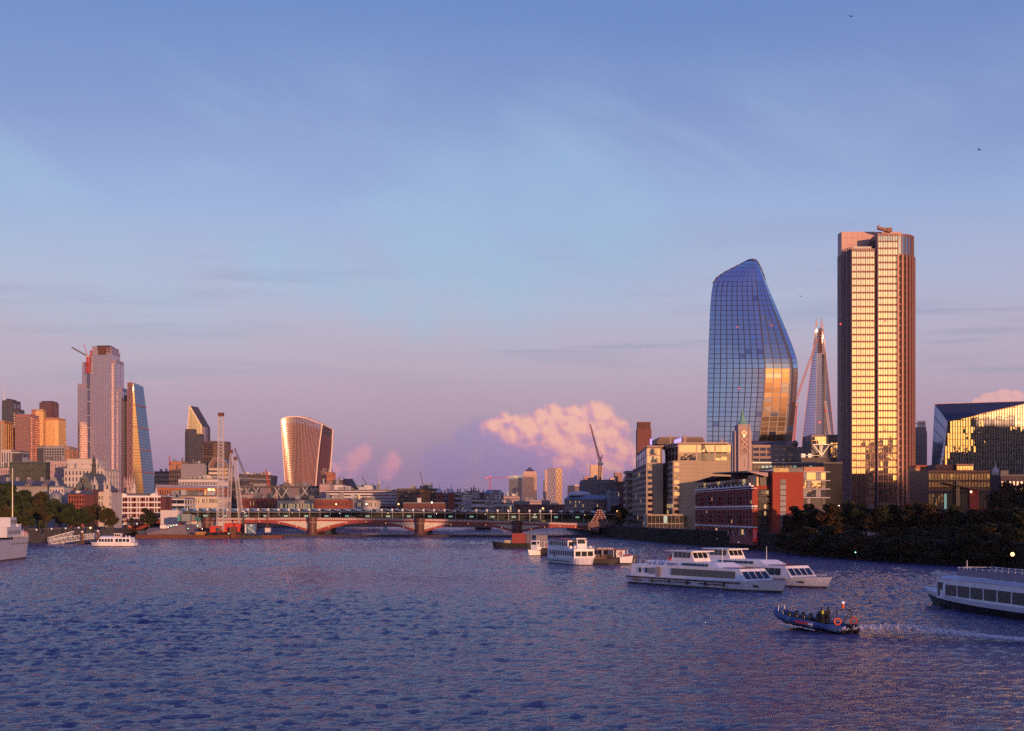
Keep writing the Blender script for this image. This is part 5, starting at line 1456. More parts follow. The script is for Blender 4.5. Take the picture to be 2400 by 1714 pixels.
# ------------------------------------------------------------------ south bank: curved glass tower
def build_curved_tower():
    Y = 860.0
    t = thing('curved_glass_tower', 'tall bulging blue glass tower with a slanted rounded top', 'tower', (X(1763, Y), Y + 20, GZ))
    pys = [1180, 1045, 980, 940, 900, 880, 860, 840, 810, 770, 730, 690, 665, 650, 636, 624, 614, 608]
    Lp = [1656, 1657, 1657, 1658, 1658.5, 1659, 1659.5, 1660, 1661, 1662.5, 1664, 1667, 1671, 1681, 1703, 1727, 1747, 1758]
    Cp = [1772, 1778, 1785, 1789, 1792, 1793, 1793, 1791, 1788, 1784, 1780, 1776, 1774, 1772, 1771, 1769, 1767, 1765]
    Rp = [1842, 1855, 1862, 1866, 1869, 1870, 1870, 1867, 1857, 1841, 1824, 1807, 1797, 1791, 1786, 1781, 1775, 1769]
    Dp = [2.6, 1.5, .95, .6, .25, .1, 0, .6, 2.0, 4.4, 7.2, 10.4, 12.4, 13.6, 14.8, 15.8, 16.6, 17]
    def edges(py):
        f = lambda a: float(np.interp(-py, [-p for p in pys], a))
        return f(Lp), f(Cp), f(Rp), f(Dp)
    def pt(s, py, out=0.0):
        """s in 0..1 across left face, 1..2 across right face"""
        L, C, Rr, D = edges(py); z = Z(py, Y)
        if s <= 1:
            px = L + (C - L) * s; dep = 19 * (1 - s) ** 1.25 + D * s + (1 - s) * 11 * (max(0, 1045 - py) / 437) ** 1.3
            n = Vector((-.50, -.86, 0))
        else:
            u = s - 1; px = C + (Rr - C) * u; dep = D + 4.0 * u + 7 * max(0, u - .85) / .15 * u
            n = Vector((.25, -.97, 0))
        y = Y + dep
        return Vector((X(px, y), y, CH + (HY - py) * y / F)) + n * out
    rows = [1180, 1110] + list(np.linspace(1045, 660, 35)) + [652, 645, 638, 631, 624, 618, 613, 609.5, 608]
    S = list(np.linspace(0, 1, 10)) + list(np.linspace(1, 2, 6))[1:]
    rings = []
    for py in rows:
        fr = [pt(s, py) for s in S]; z = fr[0].z
        bk = [Vector((fr[-1].x - 4, fr[-1].y + 20, z)), Vector((fr[0].x + 6, fr[0].y + 14, z))]
        rings.append(fr + bk)
    MB().loft(rings).build('tower_body', M('curved_frame', (.09, .085, .11), .4, .3, var=.1, scale=.05), t, smooth=False)
    GA = G('curved_glass_blue', (.80, .86, .95), .58, .05, base=(.10, .11, .16), wob=.01)
    GB = G('curved_glass_pale', (.78, .86, 1.0), .72, .05, base=(.03, .03, .05), wob=.01)
    GC = G('curved_glass_soft', (.55, .62, .84), .45, .10, base=(.06, .06, .09), wob=.01)
    GO = G('curved_glass_copper_glow', (.9, .58, .30), .5, .08, base=(.10, .04, .012), wob=.01)  # warm evening light put into the tint of the lower right panes
    ns_l, ns_r = 9, 4
    full = list(np.linspace(1045, 660, 35))
    cells = []
    for a, b in zip(full[:-1], full[1:]):
        for i in range(ns_l): cells.append((i / ns_l, (i + 1) / ns_l, a, b, 0))
        for i in range(ns_r): cells.append((1 + i / ns_r, 1 + (i + 1) / ns_r, a, b, 1))
    top = [(i / 9, (i + 1) / 9, a, b, 0) for a, b in zip([660, 648, 638, 628, 620], [648, 638, 628, 620, 612.5]) for i in range(9)] + \
          [(1 + i / 4, 1 + (i + 1) / 4, a, b, 1) for a, b in zip([660, 648, 638, 628, 620], [648, 638, 628, 620, 612.5]) for i in range(4)]
    lows = [(i / 9, (i + 1) / 9, a, b, 0) for a, b in ((1110, 1080), (1080, 1062), (1062, 1045)) for i in range(9)]
    rest = {}
    def quad(c, e=.14, ev=.11):
        s0, s1, a, b, _ = c; ds = (s1 - s0) * e / 2; dp = (a - b) * ev / 2
        o = .28
        q = [pt(s0 + ds, a - dp, o), pt(s1 - ds, a - dp, o), pt(s1 - ds, b + dp, o), pt(s0 + ds, b + dp, o)]
        # a little uneven tilt of each pane
        n = (q[1] - q[0]).cross(q[3] - q[0]).normalized(); k = random.gauss(0, .018)
        return [q[0] - n * k, q[1] + n * k, q[2] + n * k, q[3] - n * k], n
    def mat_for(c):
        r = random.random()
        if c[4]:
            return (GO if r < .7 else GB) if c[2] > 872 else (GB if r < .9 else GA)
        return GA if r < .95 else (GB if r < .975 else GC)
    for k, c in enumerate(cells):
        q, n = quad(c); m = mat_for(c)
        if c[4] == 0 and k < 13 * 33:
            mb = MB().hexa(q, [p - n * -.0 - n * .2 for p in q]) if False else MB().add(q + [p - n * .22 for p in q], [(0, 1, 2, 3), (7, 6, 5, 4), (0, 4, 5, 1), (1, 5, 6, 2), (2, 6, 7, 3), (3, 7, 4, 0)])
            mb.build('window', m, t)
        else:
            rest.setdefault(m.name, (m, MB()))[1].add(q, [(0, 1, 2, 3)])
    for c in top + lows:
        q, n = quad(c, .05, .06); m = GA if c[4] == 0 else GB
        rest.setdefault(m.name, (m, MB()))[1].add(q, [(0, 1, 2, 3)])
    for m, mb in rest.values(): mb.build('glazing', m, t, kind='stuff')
    rim = MB(); pts = [pt(0, py, .3) for py in (665, 652, 645, 638, 631, 624, 618, 613, 609.5)] + [pt(1, 608, .2)] + [pt(2, py, .3) for py in (609.5, 614, 620, 628, 640, 655)]
    rim.path(pts, .4, 8); rim.build('crown_rim', M('rim_dark', (.10, .09, .13), .4, .3, var=.1), t, smooth=True)
    for s, py in ((.55, 767), (.56, 911), (1.45, 763), (1.5, 908)):
        MB().ball(pt(s, py, .6), .28, 6).build('warning_lamp', LAMPR, t)


build_curved_tower()

# ------------------------------------------------------------------ tall pointed pyramid tower far behind
Y = 2150
sd = thing('spire_skyscraper', 'tall slender glass pyramid tower with a split jagged top', 'tower', (X(1921, Y), Y, GZ))
def shl(v): return np.interp(v, [0, 1], [1866.5, 1913.5])
def shm(v): return np.interp(v, [0, 1], [1908, 1917.5])
def shn(v): return np.interp(v, [0, 1], [1944, 1921.5])
def shr(v): return np.interp(v, [0, 1], [1982, 1927])
zt = Z(747, Y)
def sz(v): return GZ + (zt - GZ) * v
ring = lambda v: [Vector((X(shl(v), Y), Y + 30 * (1 - v), sz(v))), Vector((X(shm(v), Y), Y + 2 * v + 6 * (1 - v), sz(v))), Vector((X(shn(v), Y), Y + 2 * v, sz(v))), Vector((X(shr(v), Y), Y + 22 * (1 - v), sz(v))), Vector((X((shl(v) + shr(v)) / 2, Y), Y + 60 - 50 * v, sz(v)))]
MB().loft([ring(0), ring(.5), ring(.93)]).build('tower_body', M('spire_slate', (.20, .19, .28), .5, var=.1, scale=.02), sd)
SG = [G('spire_glass_blue', (.78, .82, 1.0), .8, .1), G('spire_glass_mauve', (.85, .78, .9), .6, .25), G('spire_glass_rose', (.85, .68, .76), .4, .3)]
NF = 72
for k in range(3):
    m = MB()
    for f in range(NF):
        v0, v1 = f / NF * .95, (f + .84) / NF * .95
        r0, r1 = ring(v0), ring(v1); nn = Vector(((-.5, 0, .5)[k], -.9, 0)) * .5
        m.add([r0[k] + nn, r0[k + 1] + nn, r1[k + 1] + nn, r1[k] + nn], [(0, 1, 2, 3)])
    m.build('glazing', SG[k], sd, kind='stuff')
for a, b in ((0, .98), (1, .93), (2, .93), (3, .98)):
    MB().bar(ring(0)[a] + Vector((0, -1, 0)), ring(b)[a] + Vector((0, -1, 0)), .6).build('corner_blade', M('blade_rose', (.55, .30, .30), .5, var=.1) if a in (0, 3) else M('blade_pale', (.34, .33, .4), .5, var=.1), sd)
MB().add([P(1911.8, 765, Y), P(1917, 765, Y), P(1914, 744, Y), P(1912.5, 765, Y) + Vector((0, 3, 0)), P(1917, 765, Y) + Vector((0, 3, 0)), P(1914, 744, Y) + Vector((0, 3, 0))], [(0, 1, 2), (5, 4, 3), (0, 3, 4, 1), (1, 4, 5, 2), (2, 5, 3, 0)]).build('top_shard', M('shard_tip', (.42, .34, .44), .6, var=.1), sd)
MB().add([P(1923.5, 770, Y), P(1928.8, 770, Y), P(1926.3, 744, Y), P(1923.5, 770, Y) + Vector((0, 3, 0)), P(1928.8, 770, Y) + Vector((0, 3, 0)), P(1926.3, 744, Y) + Vector((0, 3, 0))], [(0, 1, 2), (5, 4, 3), (0, 3, 4, 1), (1, 4, 5, 2), (2, 5, 3, 0)]).build('top_shard', M('shard_tip', (.42, .34, .44), .6, var=.1), sd)
fr_ = MB(); lattice(fr_, P(1922, 828, Y) + Vector((0, -2, 0)), P(1922, 770, Y) + Vector((0, -2, 0)), 4.5, 2.5, 12, .7); fr_.build('spire_frame', RUST, sd)
MB().box(X(1929, Y), X(1933.5, Y), Y - 3.2, Y - 1.2, GZ, Z(830, Y)).build('dark_recess', M('recess_olive', (.09, .07, .05), .6, var=.1), sd)

# cranes by the curved tower
Y = 1000
c1 = thing('tower_crane', 'red lattice crane rising at the right foot of the curved glass tower', 'crane', P(1857, 1050, Y))
m = MB(); lattice(m, P(1857, 1060, Y), P(1865, 945, Y), 2.0, 2.0, 26, .34); m.build('mast', REDP, c1)
m = MB(); lattice(m, P(1866, 938, Y), P(1916, 794, Y), 1.4, .8, 44, .2); m.build('jib', M('crane_rose', (.5, .2, .17), .55, var=.1), c1)
MB().box(X(1863, Y), X(1869, Y), Y - 1, Y + 1.5, Z(952, Y), Z(945, Y)).build('cab', OFFW, c1)
Y = 900
c2 = thing('tower_crane', 'white pink leaning crane boom in front of the pyramid tower', 'crane', P(1951, 1060, Y))
m = MB(); lattice(m, P(1951, 1068, Y), P(1934, 940, Y), 1.5, 1.0, 36, .2); m.build('boom', M('crane_pinkwhite', (.55, .42, .42), .55, var=.1), c2)
MB().ball(P(1933, 963, Y - 1), .8, 8).build('hook_ball', REDP, c2)
MB().ball(P(1921, 990, Y - 1), .6, 8).build('warning_lamp', LAMPR, c2)

# ------------------------------------------------------------------ square brick chimney
Y = 1350
x0, x1 = X(1493, Y), X(1527.5, Y); zt = Z(989, Y)
cm = thing('brick_chimney', 'tall square dark red brick chimney behind the stepped riverside offices', 'chimney', ((x0 + x1) / 2, Y, GZ))
MB().hexa([(x0, Y, GZ), (x1, Y, GZ), (x1, Y + 14, GZ), (x0, Y + 14, GZ)], [(x0 + .3, Y, Z(1006, Y)), (x1 - .3, Y, Z(1006, Y)), (x1 - .3, Y + 14, Z(1006, Y)), (x0 + .3, Y + 14, Z(1006, Y))]).build('shaft', M('chimney_brick', (.17, .06, .045), .85, var=.25, scale=.15), cm)
MB().box(x0 + .9, x1 - .9, Y + .5, Y + 13.5, Z(1006, Y) + .003, zt).build('cap', M('chimney_brick', (.17, .06, .045)), cm)
for k in range(5): MB().box(x0 + 2.2 + k * 2.1, x0 + 3.2 + k * 2.1, Y - .12, Y - .02 + .15, Z(1005, Y), Z(992, Y)).build('cap_rib', BRICKD, cm)

# ------------------------------------------------------------------ stepped riverside offices
def build_stepped_offices():
    t = thing('riverside_offices', 'stepped buff stone riverside offices with gold glass penthouse', 'building', (X(1580, 680), 680, GZ))
    BR = M('office_brown', (.16, .10, .085), .5, var=.2, scale=.4); BAND = M('office_band', (.40, .31, .25), .75, var=.12, scale=.2)
    GBR = [(G('glass_office', (.8, .62, .5), .22, .05, base=(.03, .015, .012)), 6), (LIT, .25)]
    GP = [(GGOLD, 6), (GMID, 1)]
    nf = 13
    def z(py, Y): return Z(py, Y)
    # wing A (left), front at 560
    YA, YAb = 667.0, 771.0; za, zb = z(1262, YA), z(1086, YA)
    A0, A1 = (X(1517, YA), YA), (X(1554, YA), YA); Ab = (X(1484.5, YAb), YAb)
    poly = [A0, A1, (A1[0] + 6, YAb), Ab]
    MB().prism(poly, GZ - 3, zb).build('wing', STONEB, t)
    facade(t, Ab, A0, z(1207, YA), zb, 12, 9, .97, .62, frame=BAND, glass=GBR, d=.5)
    facade(t, Ab, A0, GZ - 1.5, z(1209, YA), 12, 3, .97, .62, frame=BR, glass=GBR, d=.3)
    Aw = (X(1531, YA), YA)
    facade(t, A0, Aw, z(1207, YA), zb - .2, 1, 9, .86, .55, frame=STONEB, glass=GP, d=.25)
    jt_ = MB()
    for k in range(1, 20):
        zz = za + (zb - za) * k / 20; jt_.fbox(Aw, (1, 0), (0, -1), .2, A1[0] - Aw[0] - .1, .0, .012, zz, zz + .06)
    jt_.build('stone_joint', M('joint_dark', (.20, .15, .10), .9, var=.1), t)
    # stepped balconies at the far end
    for k in range(10):
        py = 1104 + k * 15.5; yb_ = YAb + 4
        MB().box(X(1466, yb_), X(1486, yb_), yb_ - 1, yb_ + 14, z(py + 6, yb_), z(py, yb_)).build('balcony', BAND, t)
        MB().box(X(1470, yb_), X(1486, yb_), yb_ - .2, yb_ + 13, z(py + 15, yb_), z(py + 6, yb_) - .01).build('balcony_recess', BR, t)
    # wing B, front at 545
    YB, YBb = 649.0, 688.0; zb2 = z(1080, YB)
    B0, B1 = (X(1579, YB), YB), (X(1763, YB), YB); Bb = (X(1554.5, YBb), YBb)
    MB().prism([B0, B1, (B1[0] + 2, 762), (Bb[0] + .3, 762), Bb], GZ - 3, zb2).build('wing', STONEB, t)
    facade(t, Bb, B0, z(1207, YB), zb2, 5, 9, .96, .62, frame=BAND, glass=GBR, d=.4)
    Bw = (X(1593, YB), YB)
    facade(t, B0, Bw, z(1207, YB), zb2 - .2, 1, 9, .88, .58, frame=STONEB, glass=GP, d=.25)
    jt_ = MB()
    for k in range(1, 20):
        zz = za + (zb2 - za) * k / 20; jt_.fbox(Bw, (1, 0), (0, -1), .2, B1[0] - Bw[0] - .1, .0, .012, zz, zz + .06)
    for u in (.33, .66): jt_.fbox(Bw, (1, 0), (0, -1), (B1[0] - Bw[0]) * u, (B1[0] - Bw[0]) * u + .06, 0, .012, za, zb2)
    jt_.build('stone_joint', M('joint_dark', (.20, .15, .10), .9), t)
    # wing C behind the warehouse
    YC = 662.0; C0, C1 = (X(1763.5, YC), YC), (X(1704, YC), YC)
    MB().prism([C0, C1, (C1[0], 762), (C0[0], 762)], GZ - 3, z(1080, YC)).build('wing', M('buff_pink', (.42, .33, .26), .8, var=.12, scale=.15), t)
    MB().box(X(1646, YC), X(1652, YC), YC - .3, YC + .02, z(1150, YC), z(1083, YC)).build('dark_slit', GDARK, t)
    MB().box(X(1763, YC), X(1704.5, YC), YC - .5, YC - .01, z(1082, YC), z(1079.5, YC)).build('rose_cornice', M('rose_band', (.50, .28, .22), .6, var=.1), t)
    facade(t, (X(1704, YC), YC + .5), (X(1721, YC), YC + .5), z(1112, YC), z(1042, YC), 2, 5, .9, .9, frame=M('gold_frame', (.45, .3, .16), .5, var=.1), glass=GGOLD, d=.2)
    MB().box(X(1704.2, YC), X(1720.8, YC), YC + .6, YC + 70, GZ - 3, z(1040, YC)).build('glazed_tower', BR, t)
    # penthouse storeys
    PF = M('penthouse_frame', (.46, .30, .22), .5, var=.1)
    MB().prism([(X(1517, YA), YA + 1), (X(1553, YA), YA + 1), (X(1553, YA) + 4, 762), (X(1494, 762), 762)], zb + .003, z(1048, YA)).build('penthouse', BR, t)
    facade(t, (X(1517, YA), YA + 1), (X(1548, YA), YA + 1), zb + .1, z(1050, YA), 4, 2, .92, .84, frame=PF, glass=GP, d=.25)
    facade(t, (X(1493, 760), 760), (X(1517, YA), YA + 1), zb + .1, z(1050, YA), 6, 2, .92, .84, frame=PF, glass=GMID, d=.25)
    MB().prism(inset([(X(1516, YA), YA), (X(1555, YA), YA), (X(1555, YA) + 4, 763), (X(1492, 763), 763)], -.7), z(1047.5, YA), z(1045, YA)).build('penthouse_roof', PF, t)
    YP = 656.0
    MB().prism([(X(1590, YP), YP), (X(1705, YP), YP), (X(1705, YP), 762), (X(1560, 762), 762), (X(1560, 681), 681)], zb2 + .003, z(1041, YP)).build('penthouse', BR, t)
    facade(t, (X(1590, YP), YP), (X(1760, YP), YP), zb2 + .1, z(1042, YP), 4, 2, .93, .86, frame=PF, glass=GP, d=.25)
    facade(t, (X(1643, YP), YP), (X(1661, YP), YP), zb2 + .1, z(1042, YP), 2, 2, .93, .86, frame=PF, glass=GDARK, d=.25)
    facade(t, (X(1663, YP), YP), (X(1704, YP), YP), zb2 + .1, z(1042, YP), 3, 2, .93, .86, frame=PF, glass=GGOLD, d=.25)
    facade(t, (X(1560, 681), 681), (X(1590, YP), YP), zb2 + .1, z(1042, YP), 4, 2, .93, .86, frame=PF, glass=[(GMID, 2), (GGOLD, 1)], d=.25)
    MB().prism([(X(1585, YP), YP - 1.2), (X(1707, YP), YP - 1.2), (X(1707, YP), 763), (X(1558, 763), 763), (X(1556, 680), 680)], z(1040.5, YP), z(1037.5, YP)).build('penthouse_roof', PF, t)
    # louvred roof plant, level by level
    YL = 685.0
    for k in range(7):
        MB().box(X(1536 + k * 2.2, YL), X(1655 - k * .8, YL), YL + k * .7, YL + 46, z(1041 - k * 2.7, YL), z(1039.4 - k * 2.7, YL)).build('louvre', M('louvre_brown', (.2, .13, .11), .6, var=.12), t)
    MB().box(X(1548, YL), X(1650, YL), YL + 4.6, YL + 44, z(1045, YL), z(1023.5, YL)).build('plant_room', BR, t)
    for px in (1571, 1603, 1607, 1690, 1694): MB().tube(P(px, 1040, YP + 4), P(px, 1019 if px < 1650 else 1030, YP + 4), .3, .3, 8).build('flue', M('flue_tan', (.45, .32, .25), .5, var=.1), t)
    # violet lit signs on the roof edge
    VIO = M('violet_sign', (.3, .25, .6), .5, var=0, emit=(.30, .25, 1.0), es=1.1)
    s1 = MB().hexa([P(1580, 1040, 654), P(1597, 1036, 649), P(1597, 1036, 650), P(1580, 1040, 655)], [P(1580, 1031, 654), P(1597, 1025, 649), P(1597, 1025, 650), P(1580, 1031, 655)]).build('roof_sign', VIO, t)
    for k in range(6):
        a = P(1581.5 + k * 2.7, 1039.0 - k * .62, 653.2 - k * .75); b = P(1581.5 + k * 2.7, 1031.5 - k * .9, 653.2 - k * .75)
        MB().bar(a, b, .12).build('sign_stroke', M('sign_white', (.8, .8, .9), .5, var=0, emit=(.7, .7, 1), es=.6), s1)
    MB().box(X(1523.5, 662), X(1528, 662), 662, 662.4, z(1043, 662), z(1029, 662)).build('roof_sign', VIO, t)
    # podium: two glazed storeys
    YG = 644.0
    MB().box(X(1517, YG), X(1612, YG), YG + .4, YG + 18, GZ - 3, z(1206, YG)).build('podium', STONEB, t)
    facade(t, (X(1518, YG), YG + .4), (X(1611, YG), YG + .4), z(1247, YG), z(1208, YG), 10, 2, .9, .86, frame=M('podium_frame', (.24, .18, .13), .6, var=.1), glass=[(GDARK, 5), (GMID, 2), (LITC, .5)], d=.3)
    MB().box(X(1512, YG), X(1613, YG), YG - 1.2, YG + .3, z(1250, YG), z(1248, YG)).build('canopy', STONEB, t)
    for k in range(16): MB().ball(P(1534 + k * 4.9, 1251.5, YG - 1), .13, 6).build('canopy_lamp', LAMP if k % 3 else LAMPO, t)
    for k in range(5): MB().box(X(1520 + k * 22, YG), X(1524 + k * 22, YG), YG - .4, YG + .39, GZ - 3, z(1250.2, YG)).build('column', STONEB, t)


build_stepped_offices()


# ------------------------------------------------------------------ brick warehouse and its tower
def build_warehouse():
    t = thing('brick_warehouse', 'dark red brick riverside warehouse with white bands and roof restaurant', 'warehouse', (X(1765, 480), 490, GZ))
    RB = M('warehouse_red', (.30, .055, .045), .8, var=.25, scale=.5, bump=.25); RO = M('warehouse_red_sunlit', (.30, .045, .022), .8, var=.18, scale=.3, bump=.25)  # second brick: same wall with orange sunlight put into its colour
    Y0, Y1 = 545.0, 452.0
    A = Vector((X(1632, Y0), Y0)); B = Vector((X(1766, Y1), Y1)); ztop = CH + (HY - 1146) * Y1 / F + .6
    zt = Z(1139, Y1)
    C = Vector((X(1811, Y1 - .3), Y1 + .4))
    D = Vector((C.x + 2, 548))
    MB().prism([A, B, C, D], GZ - 3, zt).build('wall', RB, t)
    d = (B - A).normalized(); n = Vector((d.y, -d.x)); L = (B - A).length
    zs = [GZ + .3, Z(1237, Y1), Z(1187, Y1), zt]
    # upper two double storeys: tall window bays
    for z0, z1 in ((Z(1230, Y1), Z(1195, Y1)), (Z(1182, Y1), Z(1150, Y1))):
        facade(t, A, B, z0, z1, 20, 3, .55, .72, frame=RB, glass=[(GDARK, 7), (LIT, .18)], d=.4)
    for py0, py1, o in ((1137.5, 1140.5, .75), (1144, 1145.4, .6), (1185, 1189, .55), (1192.5, 1193.5, .5), (1234.5, 1237.5, .7)):
        MB().fbox(A, d, n, -.2, L + .05, .0, o, Z(py1, Y1), Z(py0, Y1)).build('white_band', WHITE, t)
        if py0 > 1140: MB().box(B.x + .1, X(1774, Y1), Y1 - o, Y1 + .3, Z(py1, Y1) + .003, Z(py0, Y1) - .003).build('white_band_return', WHITE, t)
    for k in range(14):
        u = L * (k + .4) / 14
        MB().fbox(A, d, n, u, u + .7, .1, .6, Z(1137.5, Y1) + .003, Z(1137.5, Y1) + .75).build('parapet_block', WHITE, t)
        MB().fbox(A, d, n, u, u + .5, .1, .62, Z(1240.5, Y1), Z(1237.6, Y1)).build('corbel', WHITE, t)
    for k in range(9):
        u = L * (.18 + k * .09)
        MB().fbox(A, d, n, u, u + .3, .45, .75, GZ - .5, Z(1247, Y1)).build('arcade_column', OFFW, t)
    facade(t, A, B, GZ, Z(1242, Y1), 16, 1, .7, .9, frame=RB, glass=[(GDARK, 5), (LIT, .6)], d=.3)
    # balconies, dark
    for k in range(5):
        u = L * (.10 + k * .17)
        for py in (1163, 1176, 1209, 1222):
            MB().fbox(A, d, n, u, u + 5.5, .42, 1.7, Z(py + 1.5, Y1), Z(py + .8, Y1)).build('balcony', DARKSTEEL, t)
            r = MB()
            for q in range(8): r.fbox(A, d, n, u + q * .75, u + q * .75 + .08, 1.6, 1.68, Z(py + .8, Y1), Z(py - 5, Y1))
            r.fbox(A, d, n, u, u + 5.5, 1.58, 1.7, Z(py - 5, Y1), Z(py - 5.6, Y1)); r.build('balcony_rail', DARKSTEEL, t)
    # right-hand end facing the viewpoint
    yf = Y1
    MB().box(B.x, X(1811, yf), yf, yf + .38, GZ - 3, zt + .01).build('end_wall', RO, t)
    MB().box(X(1777, yf), X(1803, yf), yf - .03, yf - .002, GZ, Z(1147, yf)).build('window_shaft', M('shaft_black', (.02, .018, .018), .6, var=.2), t)
    for k, py in enumerate((1150, 1166, 1183, 1199, 1216)):
        for q in range(4):
            MB().box(X(1779 + q * 5.9, yf), X(1783.6 + q * 5.9, yf), yf - .1, yf - .04, Z(py + 9, yf), Z(py, yf)).build('window', pick([(GMID, 3), (LIT, 1.2), (GDARK, 1), (G('pane_pale', (.9, .85, .8), .5, .1, base=(.2, .16, .12)), 2)]), t)
        MB().box(X(1778, yf), X(1803, yf), yf - 1.1, yf - .11, Z(py + 12, yf), Z(py + 11, yf)).build('balcony', DARKSTEEL, t)
    # red banner with white ring, cross, ring
    sx0, sx1 = X(1764.5, yf), X(1773.5, yf)
    bn = MB().box(sx0, sx1, yf - .5, yf - .3, Z(1270, yf), Z(1239, yf)).build('banner', M('banner_red', (.62, .03, .03), .6, var=.05, emit=(1, .04, .03), es=.12), t)
    cx = (sx0 + sx1) / 2
    for py, kind in ((1247, 'O'), (1253.5, 'X'), (1260, 'O')):
        c = Vector((cx, yf - .56, Z(py, yf))); r = .33
        if kind == 'O':
            MB().torus(c, (0, 1, 0), r, .075, 16, 6).build('letter', WHITE, bn)
        else:
            MB().bar(c + Vector((-r, 0, -r)), c + Vector((r, 0, r)), .13).bar(c + Vector((-r, -.02, r)), c + Vector((r, -.02, -r)), .13).build('letter', WHITE, bn)
    # lift tower: brick in the sunlit orange tone, with a window strip
    TX0, TX1, TY = X(1811, 449), X(1883, 449), 449.0; ztt = Z(1107, TY)
    MB().box(TX0, TX1, TY, TY + 60, GZ - 3, ztt).build('stair_tower', RO, t)
    for k in range(11):
        py = 1124 + k * 13
        MB().box(X(1828.5, TY), X(1842, TY), TY - .12, TY - .02, Z(py + 10, TY), Z(py, TY)).build('window', M('stair_glass', (.13, .12, .17), .3, var=.3, scale=.8) if k > 0 else M('stair_glass_dark', (.03, .03, .05), .3, var=.1), t)
        MB().box(X(1828.5, TY), X(1842, TY), TY - .1, TY - .02, Z(py + 12.8, TY), Z(py + 10.2, TY)).build('window_spandrel', M('spandrel_navy', (.02, .02, .04), .5, var=.1), t)
    MB().box(TX0 + .2, X(1848, TY), TY - .3, TY + 20, ztt + .003, Z(1097.5, TY)).build('attic_glass', G('attic_pane', (.9, .8, .7), .5, .06), t)
    MB().box(X(1848.2, TY), TX1 - .1, TY - .3, TY + 20, ztt + .003, Z(1097.5, TY)).build('attic_panel', M('navy_panel', (.03, .035, .07), .4, var=.1), t)
    MB().box(TX0 - .6, TX1 + .2, TY - .7, TY + 21, Z(1097.4, TY), Z(1096, TY)).build('attic_roof', CONCD, t)
    # roof restaurant with a wing canopy
    q0 = A + d * 4 - n * 2; q1 = B - n * 2.2
    MB().prism([q0, q1, q1 - n * 14, q0 - n * 14], zt, Z(1118, Y1)).build('restaurant', M('restaurant_dark', (.03, .028, .03), .5, var=.3, scale=.6), t)
    facade(t, q0, q1, zt + .6, Z(1119, Y1), 18, 1, .92, .9, frame=DARKSTEEL, glass=[(GDARK, 5), (LIT, .5), (GMID, 1)], d=.15)
    p0 = A + d * 1.0 + n * 1.0; p1 = A + d * L * .38 + n * 1.2; p2 = B + n * 1.0 - d * 4
    zc = Z(1110, Y1)
    MB().hexa([(p1.x, p1.y, zc + 1.4), (p2.x, p2.y, zc + .6), ((p2 - n * 17).x, (p2 - n * 17).y, zc + .2), ((p1 - n * 17).x, (p1 - n * 17).y, zc + .4)],
              [(p1.x, p1.y, zc + 1.75), (p2.x, p2.y, zc + 1.0), ((p2 - n * 17).x, (p2 - n * 17).y, zc + .6), ((p1 - n * 17).x, (p1 - n * 17).y, zc + .8)]).build('canopy', DARKSTEEL, t)
    MB().hexa([(p0.x, p0.y, zc - .9), (p1.x, p1.y, zc + .3), ((p1 - n * 12).x, (p1 - n * 12).y, zc), ((p0 - n * 12).x, (p0 - n * 12).y, zc - 1)],
              [(p0.x, p0.y, zc - .6), (p1.x, p1.y, zc + .6), ((p1 - n * 12).x, (p1 - n * 12).y, zc + .3), ((p0 - n * 12).x, (p0 - n * 12).y, zc - .7)]).build('canopy', CONCD, t)
    MB().hexa([(X(1757, 451), 451, Z(1107, 451)), (X(1800, 449), 449, Z(1118, 449)), (X(1806, 449), 470, Z(1105, 449)), (X(1760, 451), 470, Z(1105, 451))],
              [(X(1757, 451), 451, Z(1106, 451)), (X(1800, 449), 449, Z(1108, 449)), (X(1806, 449), 470, Z(1103, 449)), (X(1760, 451), 470, Z(1104, 451))]).build('canopy_tip', M('canopy_rose', (.55, .38, .34), .6, var=.08), t)
    MB().box(X(1775, 452), X(1796, 452), 453, 470, zt, Z(1112, 452)).build('lit_pavilion', FGOLD, t)
    MB().box(X(1781, 452), X(1787, 452), 452.8, 452.99, zt + .4, Z(1118, 452)).build('pavilion_door', GDARK, t)
    # terrace shrubs
    for k in range(10):
        u = L * (.08 + k * .075); c = A + d * u - n * .9
        sh = MB(); 
        for q in range(40):
            a = Vector((c.x + random.gauss(0, .7), c.y + random.gauss(0, .6), zt + .3 + abs(random.gauss(.7, .5)))); e = Vector((random.gauss(0, 1), random.gauss(0, 1), random.gauss(0, 1))).normalized() * .28; f = e.orthogonal().normalized() * .2
            sh.add([a - e, a + f, a + e, a - f], [(0, 1, 2, 3)])
        sh.build('terrace_shrub', M('terrace_leaf', (.02, .035, .015), .8, var=.3, scale=1.5), t)


build_warehouse()

# art deco tower with ring, cross, ring windows
Y = 505.0
at = thing('art_deco_tower', 'slim stone tower with ring and cross windows and green copper cap', 'tower', (X(1742, Y), Y, GZ))
x0, x1 = X(1730, Y), X(1760, Y)
TS = M('tower_stone', (.42, .32, .29), .8, var=.12, scale=.2, streak=True)
for a, b, top, fy in ((1718.5, 1764.5, 1040, 2.2), (1723, 1762.5, 1010, 1.1), (1730, 1758.5, 998, 0)):
    MB().prism([(X(a, Y), Y + fy), (X(b, Y), Y + fy), (X(b, Y), Y + 8 - fy), (X(a, Y), Y + 8 - fy)], GZ, Z(top, Y)).build('shaft', TS, at)
MB().box(X(1729, Y), X(1759.5, Y), Y - .25, Y + 8.25, Z(998, Y) + .003, Z(995.5, Y)).build('cornice', TS, at)
for a, b in ((1730.2, 1734.5), (1754, 1758.3)): MB().box(X(a, Y), X(b, Y), Y - .35, Y - .002, GZ, Z(999, Y)).build('corner_pilaster', TS, at)
cxm = X(1744.3, Y)
